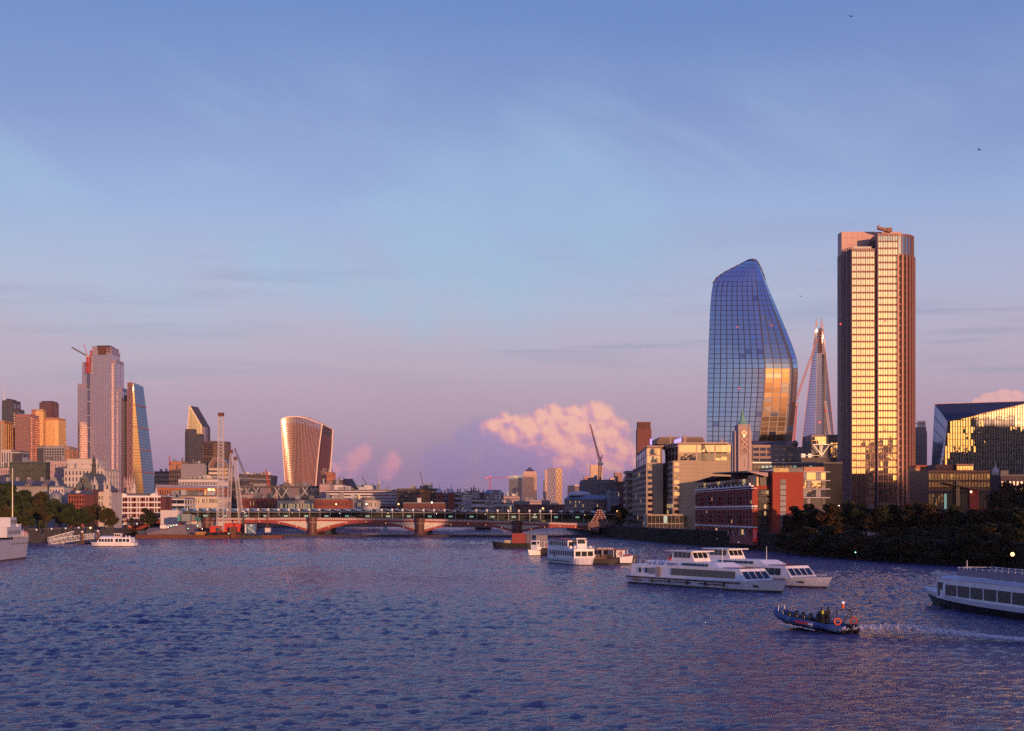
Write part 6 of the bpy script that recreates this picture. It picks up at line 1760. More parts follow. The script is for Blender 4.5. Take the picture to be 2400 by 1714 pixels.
DK = M('tower_window_dark', (.10, .06, .05), .5, var=.1)
TR = M('tower_ring', (.55, .36, .28), .6, var=.1)
MB().box(X(1735.5, Y), X(1753.5, Y), Y - .06, Y - .003, Z(1067, Y), Z(1005, Y)).build('window_recess', M('recess_stone', (.34, .25, .23), .8, var=.1), at)
for py, kind in ((1015, 'O'), (1036.5, 'X'), (1057, 'O')):
    c = Vector((cxm, Y - .12, Z(py, Y))); r = 1.15
    if kind == 'O':
        MB().lathe((0, 0, 0), [(.01, 0), (r, 0), (r, .05), (.01, .05)], 20).v
        dsk = MB(); dsk.add([(c.x + r * math.cos(2 * math.pi * k / 20), c.y + dy, c.z + r * math.sin(2 * math.pi * k / 20)) for dy in (0, .06) for k in range(20)], [tuple(range(20)), tuple(range(39, 19, -1))] + [(k, (k + 1) % 20, 20 + (k + 1) % 20, 20 + k) for k in range(20)])
        dsk.build('window', LIT if py == 1015 else DK, at)
        MB().torus(c + Vector((0, -.05, 0)), (0, 1, 0), r, .22, 20, 6).build('window_ring', TR, at)
        g = MB(); 
        for a in (45, 135): v = Vector((math.cos(R(a)), 0, math.sin(R(a)))) * r; g.bar(c - v, c + v, .16)
        g.build('window_bar', TR, at)
    else:
        MB().box(c.x - r, c.x + r, c.y, c.y + .06, c.z - r, c.z + r).build('window', DK, at)
        MB().bar(c + Vector((-r, -.06, -r)), c + Vector((r, -.06, r)), .45).bar(c + Vector((-r, -.09, r)), c + Vector((r, -.09, -r)), .45).build('window_cross', TR, at)
        f = MB(); 
        for s in (-1, 1): f.bar(c + Vector((s * r, -.06, -r)), c + Vector((s * r, -.06, r)), .2); f.bar(c + Vector((-r, -.06, s * r)), c + Vector((r, -.06, s * r)), .2)
        f.build('window_frame', TR, at)
MB().box(cxm - .1, cxm + .1, Y - .06, Y - .003, Z(1094, Y), Z(1076, Y)).build('slit_window', DK, at)
zc = Z(995.5, Y)
MB().lathe((cxm, Y + 4, zc), [(2.0, 0), (1.9, .3), (1.35, 1.0), (.85, 2.2), (.55, 3.2), (.7, 3.35), (.6, 3.6), (.35, 3.9), (.6, 4.3), (.45, 4.8), (.12, 5.2), (.06, 6.3)], 12).build('copper_cap', COPPER, at, smooth=False)
MB().ball(P(1744, 1022, Y - .3), .3, 8).build('tower_lamp', LAMPO, at)

# office with a rooftop ball
Y = 800
ob = block('flat_office', 'tan office with gold window rows behind the art deco tower', 'building', rect(1764, 1860, Y, 30), GZ, Z(1046, Y), M('tan_stone', (.34, .24, .17), .8, var=.12, scale=.1),
           [(0, 6, 3, dict(wf=.85, hf=.55, glass=[(GGOLD, 5), (GMID, 1)], frame=M('tan_stone', (.34, .24, .17)), d=.3, z0=Z(1085, Y), z1=Z(1047, Y)))], roof=M('rose_cornice2', (.45, .28, .22), .6, var=.1))
MB().prism([(X(1764, Y), Y + 4), (X(1845, Y), Y + 4), (X(1845, Y), Y + 28), (X(1764, Y), Y + 28)], Z(1044, Y), Z(1032, Y), top=[(X(1770, Y), Y + 9, Z(1032, Y)), (X(1838, Y), Y + 9, Z(1032, Y)), (X(1838, Y), Y + 26, Z(1032, Y)), (X(1770, Y), Y + 26, Z(1032, Y))]).build('mansard', M('mansard_plum', (.08, .06, .07), .6, var=.15), ob)
MB().box(X(1859.5, Y), X(1879, Y), Y - 2, Y + 26, GZ, Z(1048, Y)).build('stair_tower', M('tan_stone', (.34, .24, .17)), ob)
rb = MB().ball((X(1867, Y), Y + 5, Z(1048, Y) + 1.95), 1.95, 14).build('rooftop_ball', M('bronze_ball', (.20, .12, .07), .35, .7, var=.1), smooth=True)
tag(rb, 'bronze sphere standing on the corner of the tan office roof', 'sphere')
Y = 700
lg = block('low_link_block', 'low dark link block with green lit windows above the brick stair tower', 'building', rect(1765, 1914, Y, 20), GZ, Z(1086, Y), CONCD,
           [(0, 16, 1, dict(wf=.75, hf=.62, glass=[(GDARK, 4), (LITC, 2.2)], frame=CONCD, d=.3, z0=Z(1099, Y), z1=Z(1090, Y)))], roof=STEEL)
# gold windowed framed block
Y = 760
gb = thing('steel_framed_block', 'dark steel framed block with gold glass under the pyramid tower', 'building', (X(1935, Y), Y, GZ))
MB().box(X(1880, Y), X(1968, Y), Y + 2, Y + 30, GZ, Z(1072, Y)).build('lower_wall', FDARK, gb)
MB().box(X(1906, Y), X(1968, Y), Y + 4, Y + 28, Z(1072, Y), Z(1018, Y)).build('upper_wall', M('navy_panel', (.03, .035, .07)), gb)
facade(gb, (X(1906, Y), Y + 4), (X(1940, Y), Y + 4), Z(1042, Y), Z(1023, Y), 3, 2, .93, .9, frame=FGOLD, glass=[(GGOLD, 2), (GAMB, 1)], d=.2)
facade(gb, (X(1950, Y), Y + 3.5), (X(1968, Y), Y + 3.5), Z(1090, Y), Z(1037, Y), 3, 7, .9, .9, frame=FDARK, glass=[(GGOLD, 3), (GAMB, 1)], d=.2)
for p, q in (((1906, 1042), (1926, 1068)), ((1945, 1042), (1926, 1068)), ((1950, 1044), (1968, 1058)), ((1904, 1042), (1968, 1042)), ((1926, 1044), (1926, 1070))): MB().bar(P(*p, Y + 1), P(*q, Y + 1), .35).build('brace', STEEL, gb)
MB().box(X(1924, Y), X(1927, Y), Y + 3.3, Y + 3.9, Z(1066, Y), Z(1044, Y)).build('gold_strip', LIT, gb)
for px in (1882, 1898, 1912): MB().box(X(px, Y), X(px + 9, Y), Y + 4, Y + 9, Z(1072, Y), Z(1063, Y)).build('roof_plant', STEEL, gb)
MB().box(X(1881, Y), X(1922, Y), Y + 1.6, Y + 1.8, Z(1068, Y), Z(1067, Y)).build('roof_rail', STEEL, gb)
# ledged apartment block
Y = 560
ap = thing('ledged_apartments', 'apartment block with white ledges and amber windows beside the brick stair tower', 'building', (X(1912, Y), Y, GZ))
MB().box(X(1878, Y), X(1935, Y), Y + .3, Y + 24, GZ - 2, Z(1094, Y)).build('wall', M('plum_wall', (.10, .07, .08), .7, var=.15), ap)
for k in range(4):
    py = 1106 + k * 20
    MB().box(X(1876, Y), X(1943, Y), Y - 2.0, Y + 6, Z(py + 1.6, Y), Z(py, Y)).build('ledge', OFFW, ap)
    for a, b, m in ((1883, 1891, GREYC), (1891, 1912, GGOLD), (1912.5, 1924, GREYC), (1924.5, 1935, GGOLD)) if k % 2 == 0 else ((1878, 1890, GGOLD), (1892, 1900, GREYC), (1902, 1924, GGOLD), (1926, 1935, GDARK)):
        if k == 3 and m is GGOLD: m = GDARK
        MB().box(X(a, Y), X(b, Y), Y + .05, Y + .28, Z(py + 18.5, Y), Z(py + 2, Y)).build('window' if m is not GREYC else 'wall_panel', m, ap)
MB().box(X(1884, Y), X(1930, Y), Y - .4, Y + .2, Z(1105.5, Y), Z(1095, Y)).build('lit_fascia', FORAN, ap)
block('dark_block', 'unlit black block between the apartments and the striped tower', 'building', rect(1930, 1974, 585, 20), GZ, Z(1087, 585), M('black_render', (.02, .018, .02), .8, var=.2), roof=CONCD)


# ------------------------------------------------------------------ striped high-rise
def build_striped_tower():
    Y = 640.0
    t = thing('striped_highrise', 'tall bronze ribbed high-rise with gold mirror windows and curved corner', 'tower', (X(2053, Y), Y + 15, GZ))
    RIB = M('rib_bronze', (.30, .15, .115), .5, .25, var=.12, scale=.1); SPN = M('spandrel_maroon', (.16, .05, .035), .5, .1, var=.12, scale=.2)
    DKR = M('rib_dark', (.24, .145, .14), .5, .2, var=.12, scale=.1)
    PK = PINKCLAD
    yb0 = Y + 13
    # rear slab
    rp = [(X(1972.5, yb0), yb0), (X(2112, yb0), yb0), (X(2112, yb0), yb0 + 16), (X(1968, yb0 + 16), yb0 + 16), (X(1963.5, yb0 + 6), yb0 + 6)]
    MB().prism(rp, GZ, Z(543.5, yb0)).build('rear_slab', PK, t)
    jn = MB()
    for k in range(1, 5): jn.box(X(1973, yb0), X(2060, yb0), yb0 - .02, yb0 - .002, Z(543.5 + k * 15.5, yb0), Z(543 + k * 15.5, yb0))
    for k in range(1, 8): jn.box(X(1973 + k * 12, yb0), X(1973.4 + k * 12, yb0), yb0 - .02, yb0 - .002, Z(600, yb0), Z(543.5, yb0))
    jn.build('cladding_joint', SPN, t)
    fl = MB()
    for k in range(8):
        u = k / 7; yq = yb0 + 5.8 - 5.8 * u; fl.box(X(1963.5 + u * 8.5, yq) - .12, X(1963.5 + u * 8.5, yq) + .12, yq - .3, yq + .3, GZ, Z(597, yb0))
    fl.build('flank_rib', DKR, t)
    # left front block
    yl = Y + 1.5; zl = Z(583, yl)
    MB().prism([(X(1996, yl), yl), (X(2050, yl), yl), (X(2050, yl), yb0 - .01), (X(1983, yl + 9), yb0 - .01), (X(1986, yl + 4), yl + 4)], GZ, zl).build('left_block', DKR, t)
    NF = 37
    z0, z1 = Z(1178, yl), Z(588, yl)
    facade(t, (X(1996.5, yl), yl), (X(2049.5, yl), yl), z0, z1, 5, NF - 1, .92, .74, frame=SPN, glass=GGOLD, d=.3, indiv=True, jit=.22)
    MB().box(X(2003, yl), X(2046, yl), yl + 2, yl + 3, zl, Z(576, yl)).build('roof_screen', M('screen_green', (.45, .47, .36), .5, var=.08), t)
    rb = MB()
    for k in range(11):
        x = X(1996.5, yl) + (X(2049.5, yl) - X(1996.5, yl)) * k / 10; w = .035 if k % 2 else .11
        rb.box(x - w, x + w, yl - .5, yl - .3, z0, z1 + 1.0)
    rb.build('rib', RIB, t)
    sd = MB()
    for k in range(6):
        u = k / 5; x = X(1984 + 11 * u, yl); sd.box(x - .16, x + .16, yl + 7.5 - 7.2 * u, yl + 8 - 7.2 * u, GZ, zl + 1)
    sd.build('side_rib', DKR, t)
    # dark slot
    MB().box(X(2050, yl), X(2057, yl), yl + 2.2, yb0 + 2, GZ, Z(563, yl)).build('slot', M('slot_black', (.05, .03, .035), .6, var=.1), t)
    # right block: flat then round corner
    yr = Y; zr = Z(551.5, yr)
    xa, xb = X(2057, yr), X(2104, yr); xc = X(2154, yr); rad = xc - xb
    arc = [(xb + rad * math.sin(math.pi / 2 * k / 8), yr + rad * 1.15 * (1 - math.cos(math.pi / 2 * k / 8))) for k in range(9)]
    poly = [(xa, yr)] + arc + [(arc[-1][0], yb0 + 14), (xa, yb0 + 14)]
    MB().prism(poly, GZ, zr).build('right_block', DKR, t)
    facade(t, (xa + .2, yr), (xb, yr), Z(1178, yr), Z(566, yr), 4, NF, .92, .74, frame=SPN, glass=GGOLD, d=.3, indiv=True, jit=.22)
    facade(t, (xa + .2, yr), (xb, yr), Z(565, yr), Z(553, yr), 4, 1, .9, .9, frame=RIB, glass=G('glass_top_pale', (.85, .95, .95), .6, .04), d=.3)
    for a, b in zip(arc[:-1], arc[1:]):
        facade(t, a, b, Z(1178, yr), Z(597, yr), 1, NF - 2, .62, .68, frame=SPN, glass=M('corner_dark', (.06, .045, .05), .7, var=.2, scale=.3), d=.25, indiv=False)
        facade(t, a, b, Z(596, yr), Z(553, yr), 1, 1, .7, .95, frame=DKR, glass=GBLUE, d=.2, indiv=False)
    rb = MB()
    for k in range(9):
        x = xa + .2 + (xb - xa - .2) * k / 8; w = .035 if k % 2 else .11
        rb.box(x - w, x + w, yr - .5, yr - .3, Z(1178, yr), zr + .6)
    rb.build('rib', RIB, t)
    for k, (x, y) in enumerate(arc):
        a = math.pi / 2 * k / 8; nx, ny = math.sin(a), -math.cos(a)
        for w_, zz in ((.42, Z(598, yr)),):
            MB().fbox((x, y), (-ny, nx), (nx, ny), -w_, w_, -.1, .95, GZ, zz).build('corner_fin', RIB, t)
            MB().fbox((x, y), (-ny, nx), (nx, ny), -.15, .15, -.1, .4, zz + .003, zr + .5).build('corner_mullion', DKR, t)
    MB().prism(inset(poly, -.3), zr + .003, zr + .7).build('roof', DKR, t)
    MB().box(xa - .25, xa - .02, yr - .4, yb0, GZ, zr + .5).build('party_wall', M('party_mauve', (.19, .13, .14), .6, var=.1), t)
    # window cleaning cradle on the roof
    c = MB(); y = yr + 5
    c.box(X(2072, y), X(2079, y), y, y + 2, zr + .7, Z(545, y))
    c.build('cradle_base', SPN, t)
    MB().hexa([P(2058, 536, y), P(2086, 545, y), P(2086, 545, y) + Vector((0, 2, 0)), P(2058, 536, y) + Vector((0, 2, 0))], [P(2058, 531, y), P(2091, 537, y), P(2091, 537, y) + Vector((0, 2, 0)), P(2058, 531, y) + Vector((0, 2, 0))]).build('cradle_arm', SPN, t)
    MB().bar(P(2058, 535, y), P(2056, 530, y), .5).bar(P(2056, 530, y), P(2061, 528, y), .4).build('cradle_hook', SPN, t)
    MB().box(X(2080, y), X(2091, y), y - .3, y + 2.2, Z(543, y), Z(534, y)).build('cradle_counterweight', SPN, t)
    for px, py in ((1970, 760), (2076, 752)): MB().ball(P(px, py, Y - 1), .34, 6).build('warning_lamp', LAMPR, t)


build_striped_tower()

# ------------------------------------------------------------------ right edge group
Y = 800
pk = thing('flue_tower_block', 'pink tower block with three steel flues right of the striped high-rise', 'tower', (X(2162, Y), Y, GZ))
MB().box(X(2143, Y), X(2159, Y), Y + 3, Y + 24, GZ, Z(1010, Y)).build('left_wing', M('pink_brick', (.36, .14, .13), .8, var=.12, scale=.1), pk)
MB().box(X(2150, Y), X(2171, Y), Y, Y + 20, GZ, Z(1001, Y)).build('core', M('pinkgrey_stone', (.34, .24, .22), .8, var=.12, scale=.1), pk)
MB().box(X(2171, Y), X(2177.5, Y), Y + 4, Y + 24, GZ, Z(1010, Y)).build('right_wing', M('plum_wall2', (.15, .09, .11), .7, var=.12), pk)
for k in range(9): MB().box(X(2145, Y), X(2157.5, Y), Y - .6, Y + 3, Z(1043 + k * 5.2, Y), Z(1040.6 + k * 5.2, Y)).build('balcony', PINKST, pk)
for px in (2153, 2160, 2166.5): MB().tube(P(px, 1002, Y + 4), P(px, 987, Y + 4), .75, .75, 10).build('flue', M('flue_steel', (.6, .52, .48), .35, .6, var=.1), pk)
MB().box(X(2149, Y), X(2170.5, Y), Y + 3, Y + 6, Z(993, Y), Z(992, Y)).build('flue_tie', DARKSTEEL, pk)

# folded glass office
Y = 700.0
dg = thing('folded_glass_office', 'faceted glass office with dark folded roof and gold reflecting front', 'building', (X(2310, Y), Y, GZ))
Tl = P(2190.5, 947.5, Y + 17); Fc = P(2221, 988.5, Y); Bl = P(2176, 1150, Y + 17); Bf = P(2194.5, 1150, Y); Tr = P(2600, 931, Y + 17); Fr = P(2600, 893, Y); Br = P(2600, 1150, Y)
for p in (Bl, Bf, Br): p.z = GZ
Fr.z = Tr.z - 1.5
back = [Vector((X(2204, Y + 60), Y + 60, GZ)), Vector((Br.x, Y + 60, GZ)), Vector((Tr.x, Y + 60, Tr.z)), Vector((X(2214, Y + 60), Y + 60, Tl.z))]
Frr = P(2425, 941.5, Y)
MB().add([Tl, Fc, Bf, Bl], [(3, 2, 1, 0)]).build('left_facet', G('facet_blue', (.45, .55, .85), .55, .12, base=(.05, .06, .10)), dg)
MB().add([Tl, P(2410, 940.5, Y + 17), Frr, Fc], [(0, 3, 2, 1)]).build('roof_facet', M('facet_navy', (.022, .028, .06), .45, var=.08), dg)
MB().add([Bf, Br, Vector((Br.x, Y, Frr.z)), Frr, Fc], [(0, 1, 2, 3, 4)]).build('front_wall', FDARK, dg)
MB().add([Bl, Tl, back[3], back[0]], [(0, 1, 2, 3)]).add([Tl, P(2410, 940.5, Y + 17), Vector((Br.x, Y + 17, Frr.z)), Vector((Br.x, Y + 60, Frr.z)), back[3]], [(0, 1, 2, 3, 4)]).add([Frr, Vector((Br.x, Y, Frr.z)), Vector((Br.x, Y + 17, Frr.z)), P(2410, 940.5, Y + 17)], [(0, 1, 2, 3)]).build('rear_body', FDARK, dg)
gl = {}; mu = MB()
GW = [G('folded_glass_a', (1.0, .93, .72), .62, .02, wob=.022, wscale=.22), G('folded_glass_b', (1.0, .90, .68), .58, .02, wob=.022, wscale=.3)]
def topline(px): return np.interp(px, [2221, 2425, 2600], [988.5, 941.5, 941.5])
def leftline(py): return np.interp(py, [988.5, 1150], [2221, 2194.5])
for i in range(66):
    a, b = 2196 + i * 6.1, 2196 + i * 6.1 + 5.2
    for j in range(15):
        p1, p0 = 1150 - j * 15.0, 1150 - j * 15.0 - 14.2
        if a < leftline(p0) + 1.5 or a < leftline(p1) + 1.5: continue
        tl = max(p0, topline(a) + 1.2, ) ; tr = max(p0, topline(b) + 1.2)
        if tl >= p1 - 1 or tr >= p1 - 1: continue
        k = random.gauss(0, .003); yv = Y - .25
        q = [P(a, p1, yv) + Vector((0, k, 0)), P(b, p1, yv) - Vector((0, k, 0)), P(b, tr, yv) - Vector((0, k, 0)), P(a, tl, yv) + Vector((0, k, 0))]
        m = random.choice(GW); gl.setdefault(m.name, (m, MB()))[1].add(q, [(0, 1, 2, 3)])
    x = a - .45; top = topline(x) + .5
    bot = 1150 if x > 2197 else 1140
    zlow = GZ
    if x > leftline(1150):
        # mullion starts where the slanted edge allows
        py_hi = top if x > 2221 else np.interp(x, [2194.5, 2221], [1150, 988.5])
        mu.box(X(x - .35, Y), X(x + .35, Y), Y - .75, Y - .3, zlow, Z(py_hi, Y))
for m, mb in gl.values(): mb.build('glazing', m, dg, kind='stuff')
mu.build('mullion_array', M('mullion_grey', (.34, .36, .38), .45, .4, var=.1), dg, kind='stuff')
fj = MB()
for k in range(1, 10):
    s = k / 10; a = Tl.lerp(Bl, s) + Vector((-.1, -.1, 0)); b = Fc.lerp(Bf, s) + Vector((-.1, -.1, 0)); fj.bar(a, b, .12)
fj.build('facet_joint', DARKSTEEL, dg)
for p, q in ((Fc, Frr), (Fc, Bf), (Tl, P(2410, 940.5, Y + 17))): MB().bar(p + Vector((0, -.3, 0)), q + Vector((0, -.3, 0)), .35).build('edge_trim', BRONZE, dg)

# low bank-side block with window bands
Y = 560
lw = thing('low_bronze_block', 'low bronze clad block with two bands of pale windows right of the striped high-rise', 'building', (X(2240, Y), Y, GZ))
BZ = M('bronze_cladding', (.17, .085, .06))
MB().box(X(2176, Y), X(2321, Y), Y, Y + 26, GZ - 2, Z(1103, Y)).build('wall', BZ, lw)
for z0, z1 in ((1127, 1109), (1143, 1129)):
    facade(lw, (X(2176, Y), Y), (X(2320, Y), Y), Z(z0, Y), Z(z1, Y), 20, 1, .86, .82, frame=BZ, glass=[(G('glass_pinkpale', (1.0, .8, .66), .14, .12, base=(.16, .11, .08), fres=.4), 5), (GMID, 1), (LITC, .4)], d=.3)
facade(lw, (X(2176, Y), Y), (X(2320, Y), Y), GZ - 1, Z(1150, Y), 20, 2, .86, .7, frame=FDARK, glass=[(GDARK, 4), (LITC, .6)], d=.3)
MB().box(X(2249, Y), X(2290, Y), Y + 4, Y + 16, Z(1103, Y), Z(1087, Y)).build('roof_pavilion', BZ, lw)
facade(lw, (X(2250, Y), Y + 4), (X(2289, Y), Y + 4), Z(1102, Y), Z(1092, Y), 6, 1, .9, .9, frame=FORAN, glass=GAMB, d=.2)
MB().box(X(2203, Y), X(2248, Y), Y + 6, Y + 18, Z(1103, Y), Z(1088, Y)).build('roof_plant', M('maroon_plant', (.10, .04, .045), .7, var=.15), lw)
MB().box(X(2237, Y), X(2240, Y), Y - 2.4, Y - 1.9, GZ - 2, Z(1127, Y)).build('lit_column', FGOLD, lw)
MB().box(X(2241.5, Y), X(2244.5, Y), Y - 2.4, Y - 1.9, GZ - 2, Z(1127, Y)).build('lit_column', FGOLD, lw)
MB().hexa([P(2212, 1133, Y - 3), P(2292, 1150, Y - 3), P(2292, 1150, Y), P(2212, 1133, Y)], [P(2212, 1131, Y - 3), P(2292, 1146, Y - 3), P(2292, 1146, Y), P(2212, 1131, Y)]).build('sloping_canopy', BZ, lw)
MB().box(X(2270, Y), X(2291, Y), Y - 1.5, Y - .35, GZ - 2, Z(1149, Y)).build('red_bay', REDP, lw)
MB().ball(P(2276, 1153, Y - 1.8), .35, 8).build('bay_lamp', LAMP, lw)
gs2 = thing('glazed_stair', 'narrow glowing orange glass stair against the foot of the striped high-rise', 'building', (X(2150, 600), 600, GZ))
MB().box(X(2146, 600), X(2157, 600), 600.2, 612, GZ, Z(1094, 600)).build('wall', FORAN, gs2)
facade(gs2, (X(2146.5, 600), 600.2), (X(2156, 600), 600.2), GZ, Z(1100, 600), 1, 5, .95, .97, frame=FORAN, glass=GAMB, d=.1)
MB().box(X(2146, 600), X(2176, 600), 599, 613, Z(1093.9, 600), Z(1091, 600)).build('roof', REDP, gs2)
MB().box(X(2157.2, 600), X(2177, 600), 600.6, 611, GZ, Z(1094, 600)).build('dark_bay', M('black_render', (.02, .018, .02)), gs2)
Y = 640
cu = thing('cupola_building', 'small white domed cupola rising above the dark right bank trees', 'cupola', (X(2340, Y), Y, GZ))
MB().box(X(2322, Y), X(2362, Y), Y + 1, Y + 12, GZ, Z(1124, Y)).build('base', M('cupola_stone', (.46, .40, .38), .8, var=.1), cu)
MB().lathe((X(2338.5, Y), Y + 3, Z(1124, Y)), [(1.8, 0), (1.8, .6), (1.35, .7), (1.3, 3.2), (1.6, 3.4), (1.5, 3.7), (1.2, 4.6), (.6, 5.3), (.3, 5.5), (.28, 6.1), (.05, 6.4)], 12).build('cupola', OFFW, cu)
for a in (-.5, .5): MB().box(X(2338.5, Y) + a - .22, X(2338.5, Y) + a + .22, Y + 1.5, Y + 1.72, Z(1123, Y) + .6, Z(1123, Y) + 2.4).build('cupola_window', BLACKP, cu)
MB().tube((X(2338.5, Y), Y + 3, Z(1124, Y) + 6.3), (X(2338.5, Y), Y + 3, Z(1078, Y)), .09, .04, 6).build('flagpole', WHITE, cu)
block('dark_block', 'unlit low plum block behind the trees at the right edge', 'building', rect(2345, 2470, 600, 24), GZ, Z(1116, 600), M('plum_dark', (.06, .04, .05), .8, var=.2), [(0, 14, 3, dict(wf=.6, hf=.5, glass=GDARK))], roof=CONCD, clutter=3)
# ------------------------------------------------------------------ trees
def foliage(name, dark, light, odd):
    m = bpy.data.materials.new(name); m.use_nodes = True
    t = NT(m.node_tree); b = t.n['Principled BSDF']
    geo = t.node('ShaderNodeNewGeometry'); oi = t.node('ShaderNodeObjectInfo')
    n = t.noise(geo.outputs['Position'], .35, 4, .6); n2 = t.noise(geo.outputs['Position'], .12, 2, .5)
    c = t.mix(t.smooth(n, .35, .68), dark, light)
    c = t.mix(t.math('MULTIPLY', t.smooth(t.math('ADD', n2, t.math('MULTIPLY', oi.outputs['Random'], .22)), .55, .78), .75), c, odd)
    t.l.new(c, b.inputs['Base Color']); b.inputs['Roughness'].default_value = .75
    b.inputs['Specular IOR Level'].default_value = .2
    MATS[name] = m
    return m


LEAF_L = foliage('plane_tree_leaf', (.014, .026, .008, 1), (.050, .066, .018, 1), (.070, .046, .016, 1))
LEAF_R = foliage('bank_tree_leaf', (.012, .018, .008, 1), (.040, .045, .016, 1), (.085, .035, .012, 1))
LEAF_A = foliage('autumn_tree_leaf', (.012, .018, .007, 1), (.040, .034, .012, 1), (.075, .030, .010, 1))
BARK = M('bark', (.05, .038, .03), .9, var=.3, scale=2)


def crown_mesh(seed, leaf, rx=4.6, rz=5.2, n=4600, zc=7.4, size=.36):
    r = np.random.default_rng(seed)
    lobes = []
    for k in range(17):
        v = r.normal(size=3); v /= np.linalg.norm(v); q = r.random() ** .45
        lobes.append((v * np.array([rx, rx, rz]) * q * .78 + np.array([0, 0, zc]), (0.26 + .2 * r.random()) * rx))
    which = r.integers(0, len(lobes), n)
    c = np.array([lobes[i][0] for i in which]); rad = np.array([lobes[i][1] for i in which])
    v = r.normal(size=(n, 3)); v /= np.linalg.norm(v, axis=1)[:, None]
    p = c + v * (rad * (.55 + .5 * r.random(n) ** .6))[:, None] * np.array([1, 1, .82])
    a = r.normal(size=(n, 3)); a /= np.linalg.norm(a, axis=1)[:, None]
    b = np.cross(a, r.normal(size=(n, 3))); b /= np.linalg.norm(b, axis=1)[:, None]
    s = size * (.6 + .9 * r.random(n))[:, None]
    co = np.stack([p - a * s, p + b * s * .6, p + a * s, p - b * s * .6], 1).reshape(-1, 3)
    me = bpy.data.meshes.new('crown')
    me.from_pydata(co.tolist(), [], [(4 * i, 4 * i + 1, 4 * i + 2, 4 * i + 3) for i in range(n)])
    me.materials.append(leaf)
    return me


def trunk_mesh(seed, h=8.5):
    r = random.Random(seed); mb = MB()
    mb.tube((0, 0, -.4), (.1, 0, h * .45), .38, .28, 8); mb.tube((.1, 0, h * .44), (.2, .1, h), .28, .12, 8)
    for k in range(6):
        a = r.random() * 6.28; z = h * (.4 + .08 * k); l = r.uniform(2.2, 3.6)
        mb.tube((.1, 0, z), (math.cos(a) * l, math.sin(a) * l, z + r.uniform(1.5, 3.2)), .14, .05, 6)
    return mb.mesh('trunk', BARK)


PROTO = {}
for key, leaf in (('L', LEAF_L), ('R', LEAF_R), ('A', LEAF_A)):
    PROTO[key] = [crown_mesh(20 + k + ord(key), leaf, rx=4.6 + .4 * (k % 2), rz=6.3 + .3 * (k % 3)) for k in range(4)]
TRUNKS = [trunk_mesh(k) for k in range(3)]


def tree(label, px, pytop, Y, key, sx=1.0, group=None, gz=GZ, name='broadleaf_tree', cat='tree'):
    h = Z(pytop, Y) - gz; s = h / 13.6
    t = thing(name, label, cat, (X(px, Y), Y, gz), rz=random.random() * 6.28, group=group)
    t.scale = (s * sx, s * sx, s)
    c = bpy.data.objects.new('crown', random.choice(PROTO[key])); col.objects.link(c); c.parent = t
    k = bpy.data.objects.new('trunk', random.choice(TRUNKS)); col.objects.link(k); k.parent = t
    return t


LEFT = [(-22, 1112, 560, 1.15, 'plane tree cut by the left edge, tallest of the left bank'), (14, 1117, 585, 1.1, 'tall plane tree behind the warship mast'),
        (34, 1150, 540, 1.0, 'rust tinged lower tree directly right of the warship mast'), (58, 1136, 600, 1.1, 'broad plane tree under the stone gables'),
        (88, 1143, 590, 1.05, 'plane tree below the right end of the stone gables'), (108, 1166, 560, 1.0, 'lower plane tree above the rear gangway truss'),
        (132, 1166, 590, 1.05, 'rounded plane tree left of the red brick house'), (160, 1172, 570, 1.0, 'plane tree in front of the red brick house'),
        (190, 1186, 575, 1.0, 'lower plane tree below the dark gothic gable'), (216, 1178, 590, 1.05, 'plane tree below the left white turret'),
        (245, 1184, 585, 1.0, 'plane tree below the right white turret'), (264, 1192, 592, .9, 'last plane tree left of the banded brick building'),
        (62, 1172, 535, 1.0, 'low dark tree at the pier root'), (8, 1165, 520, 1.0, 'low tree between warship superstructure and mast')]
for px, top, Y, sx, lab in LEFT:
    tree(lab, px, top, Y, 'L', sx * .95, 'plane trees on the left embankment')
tree('small pointed dark conifer-like tree before the banded brick building', 309, 1208, 700, 'R', .55, name='broadleaf_tree')
tree('large round dark tree before the banded brick building', 350, 1187, 690, 'R', 1.35, name='broadleaf_tree')
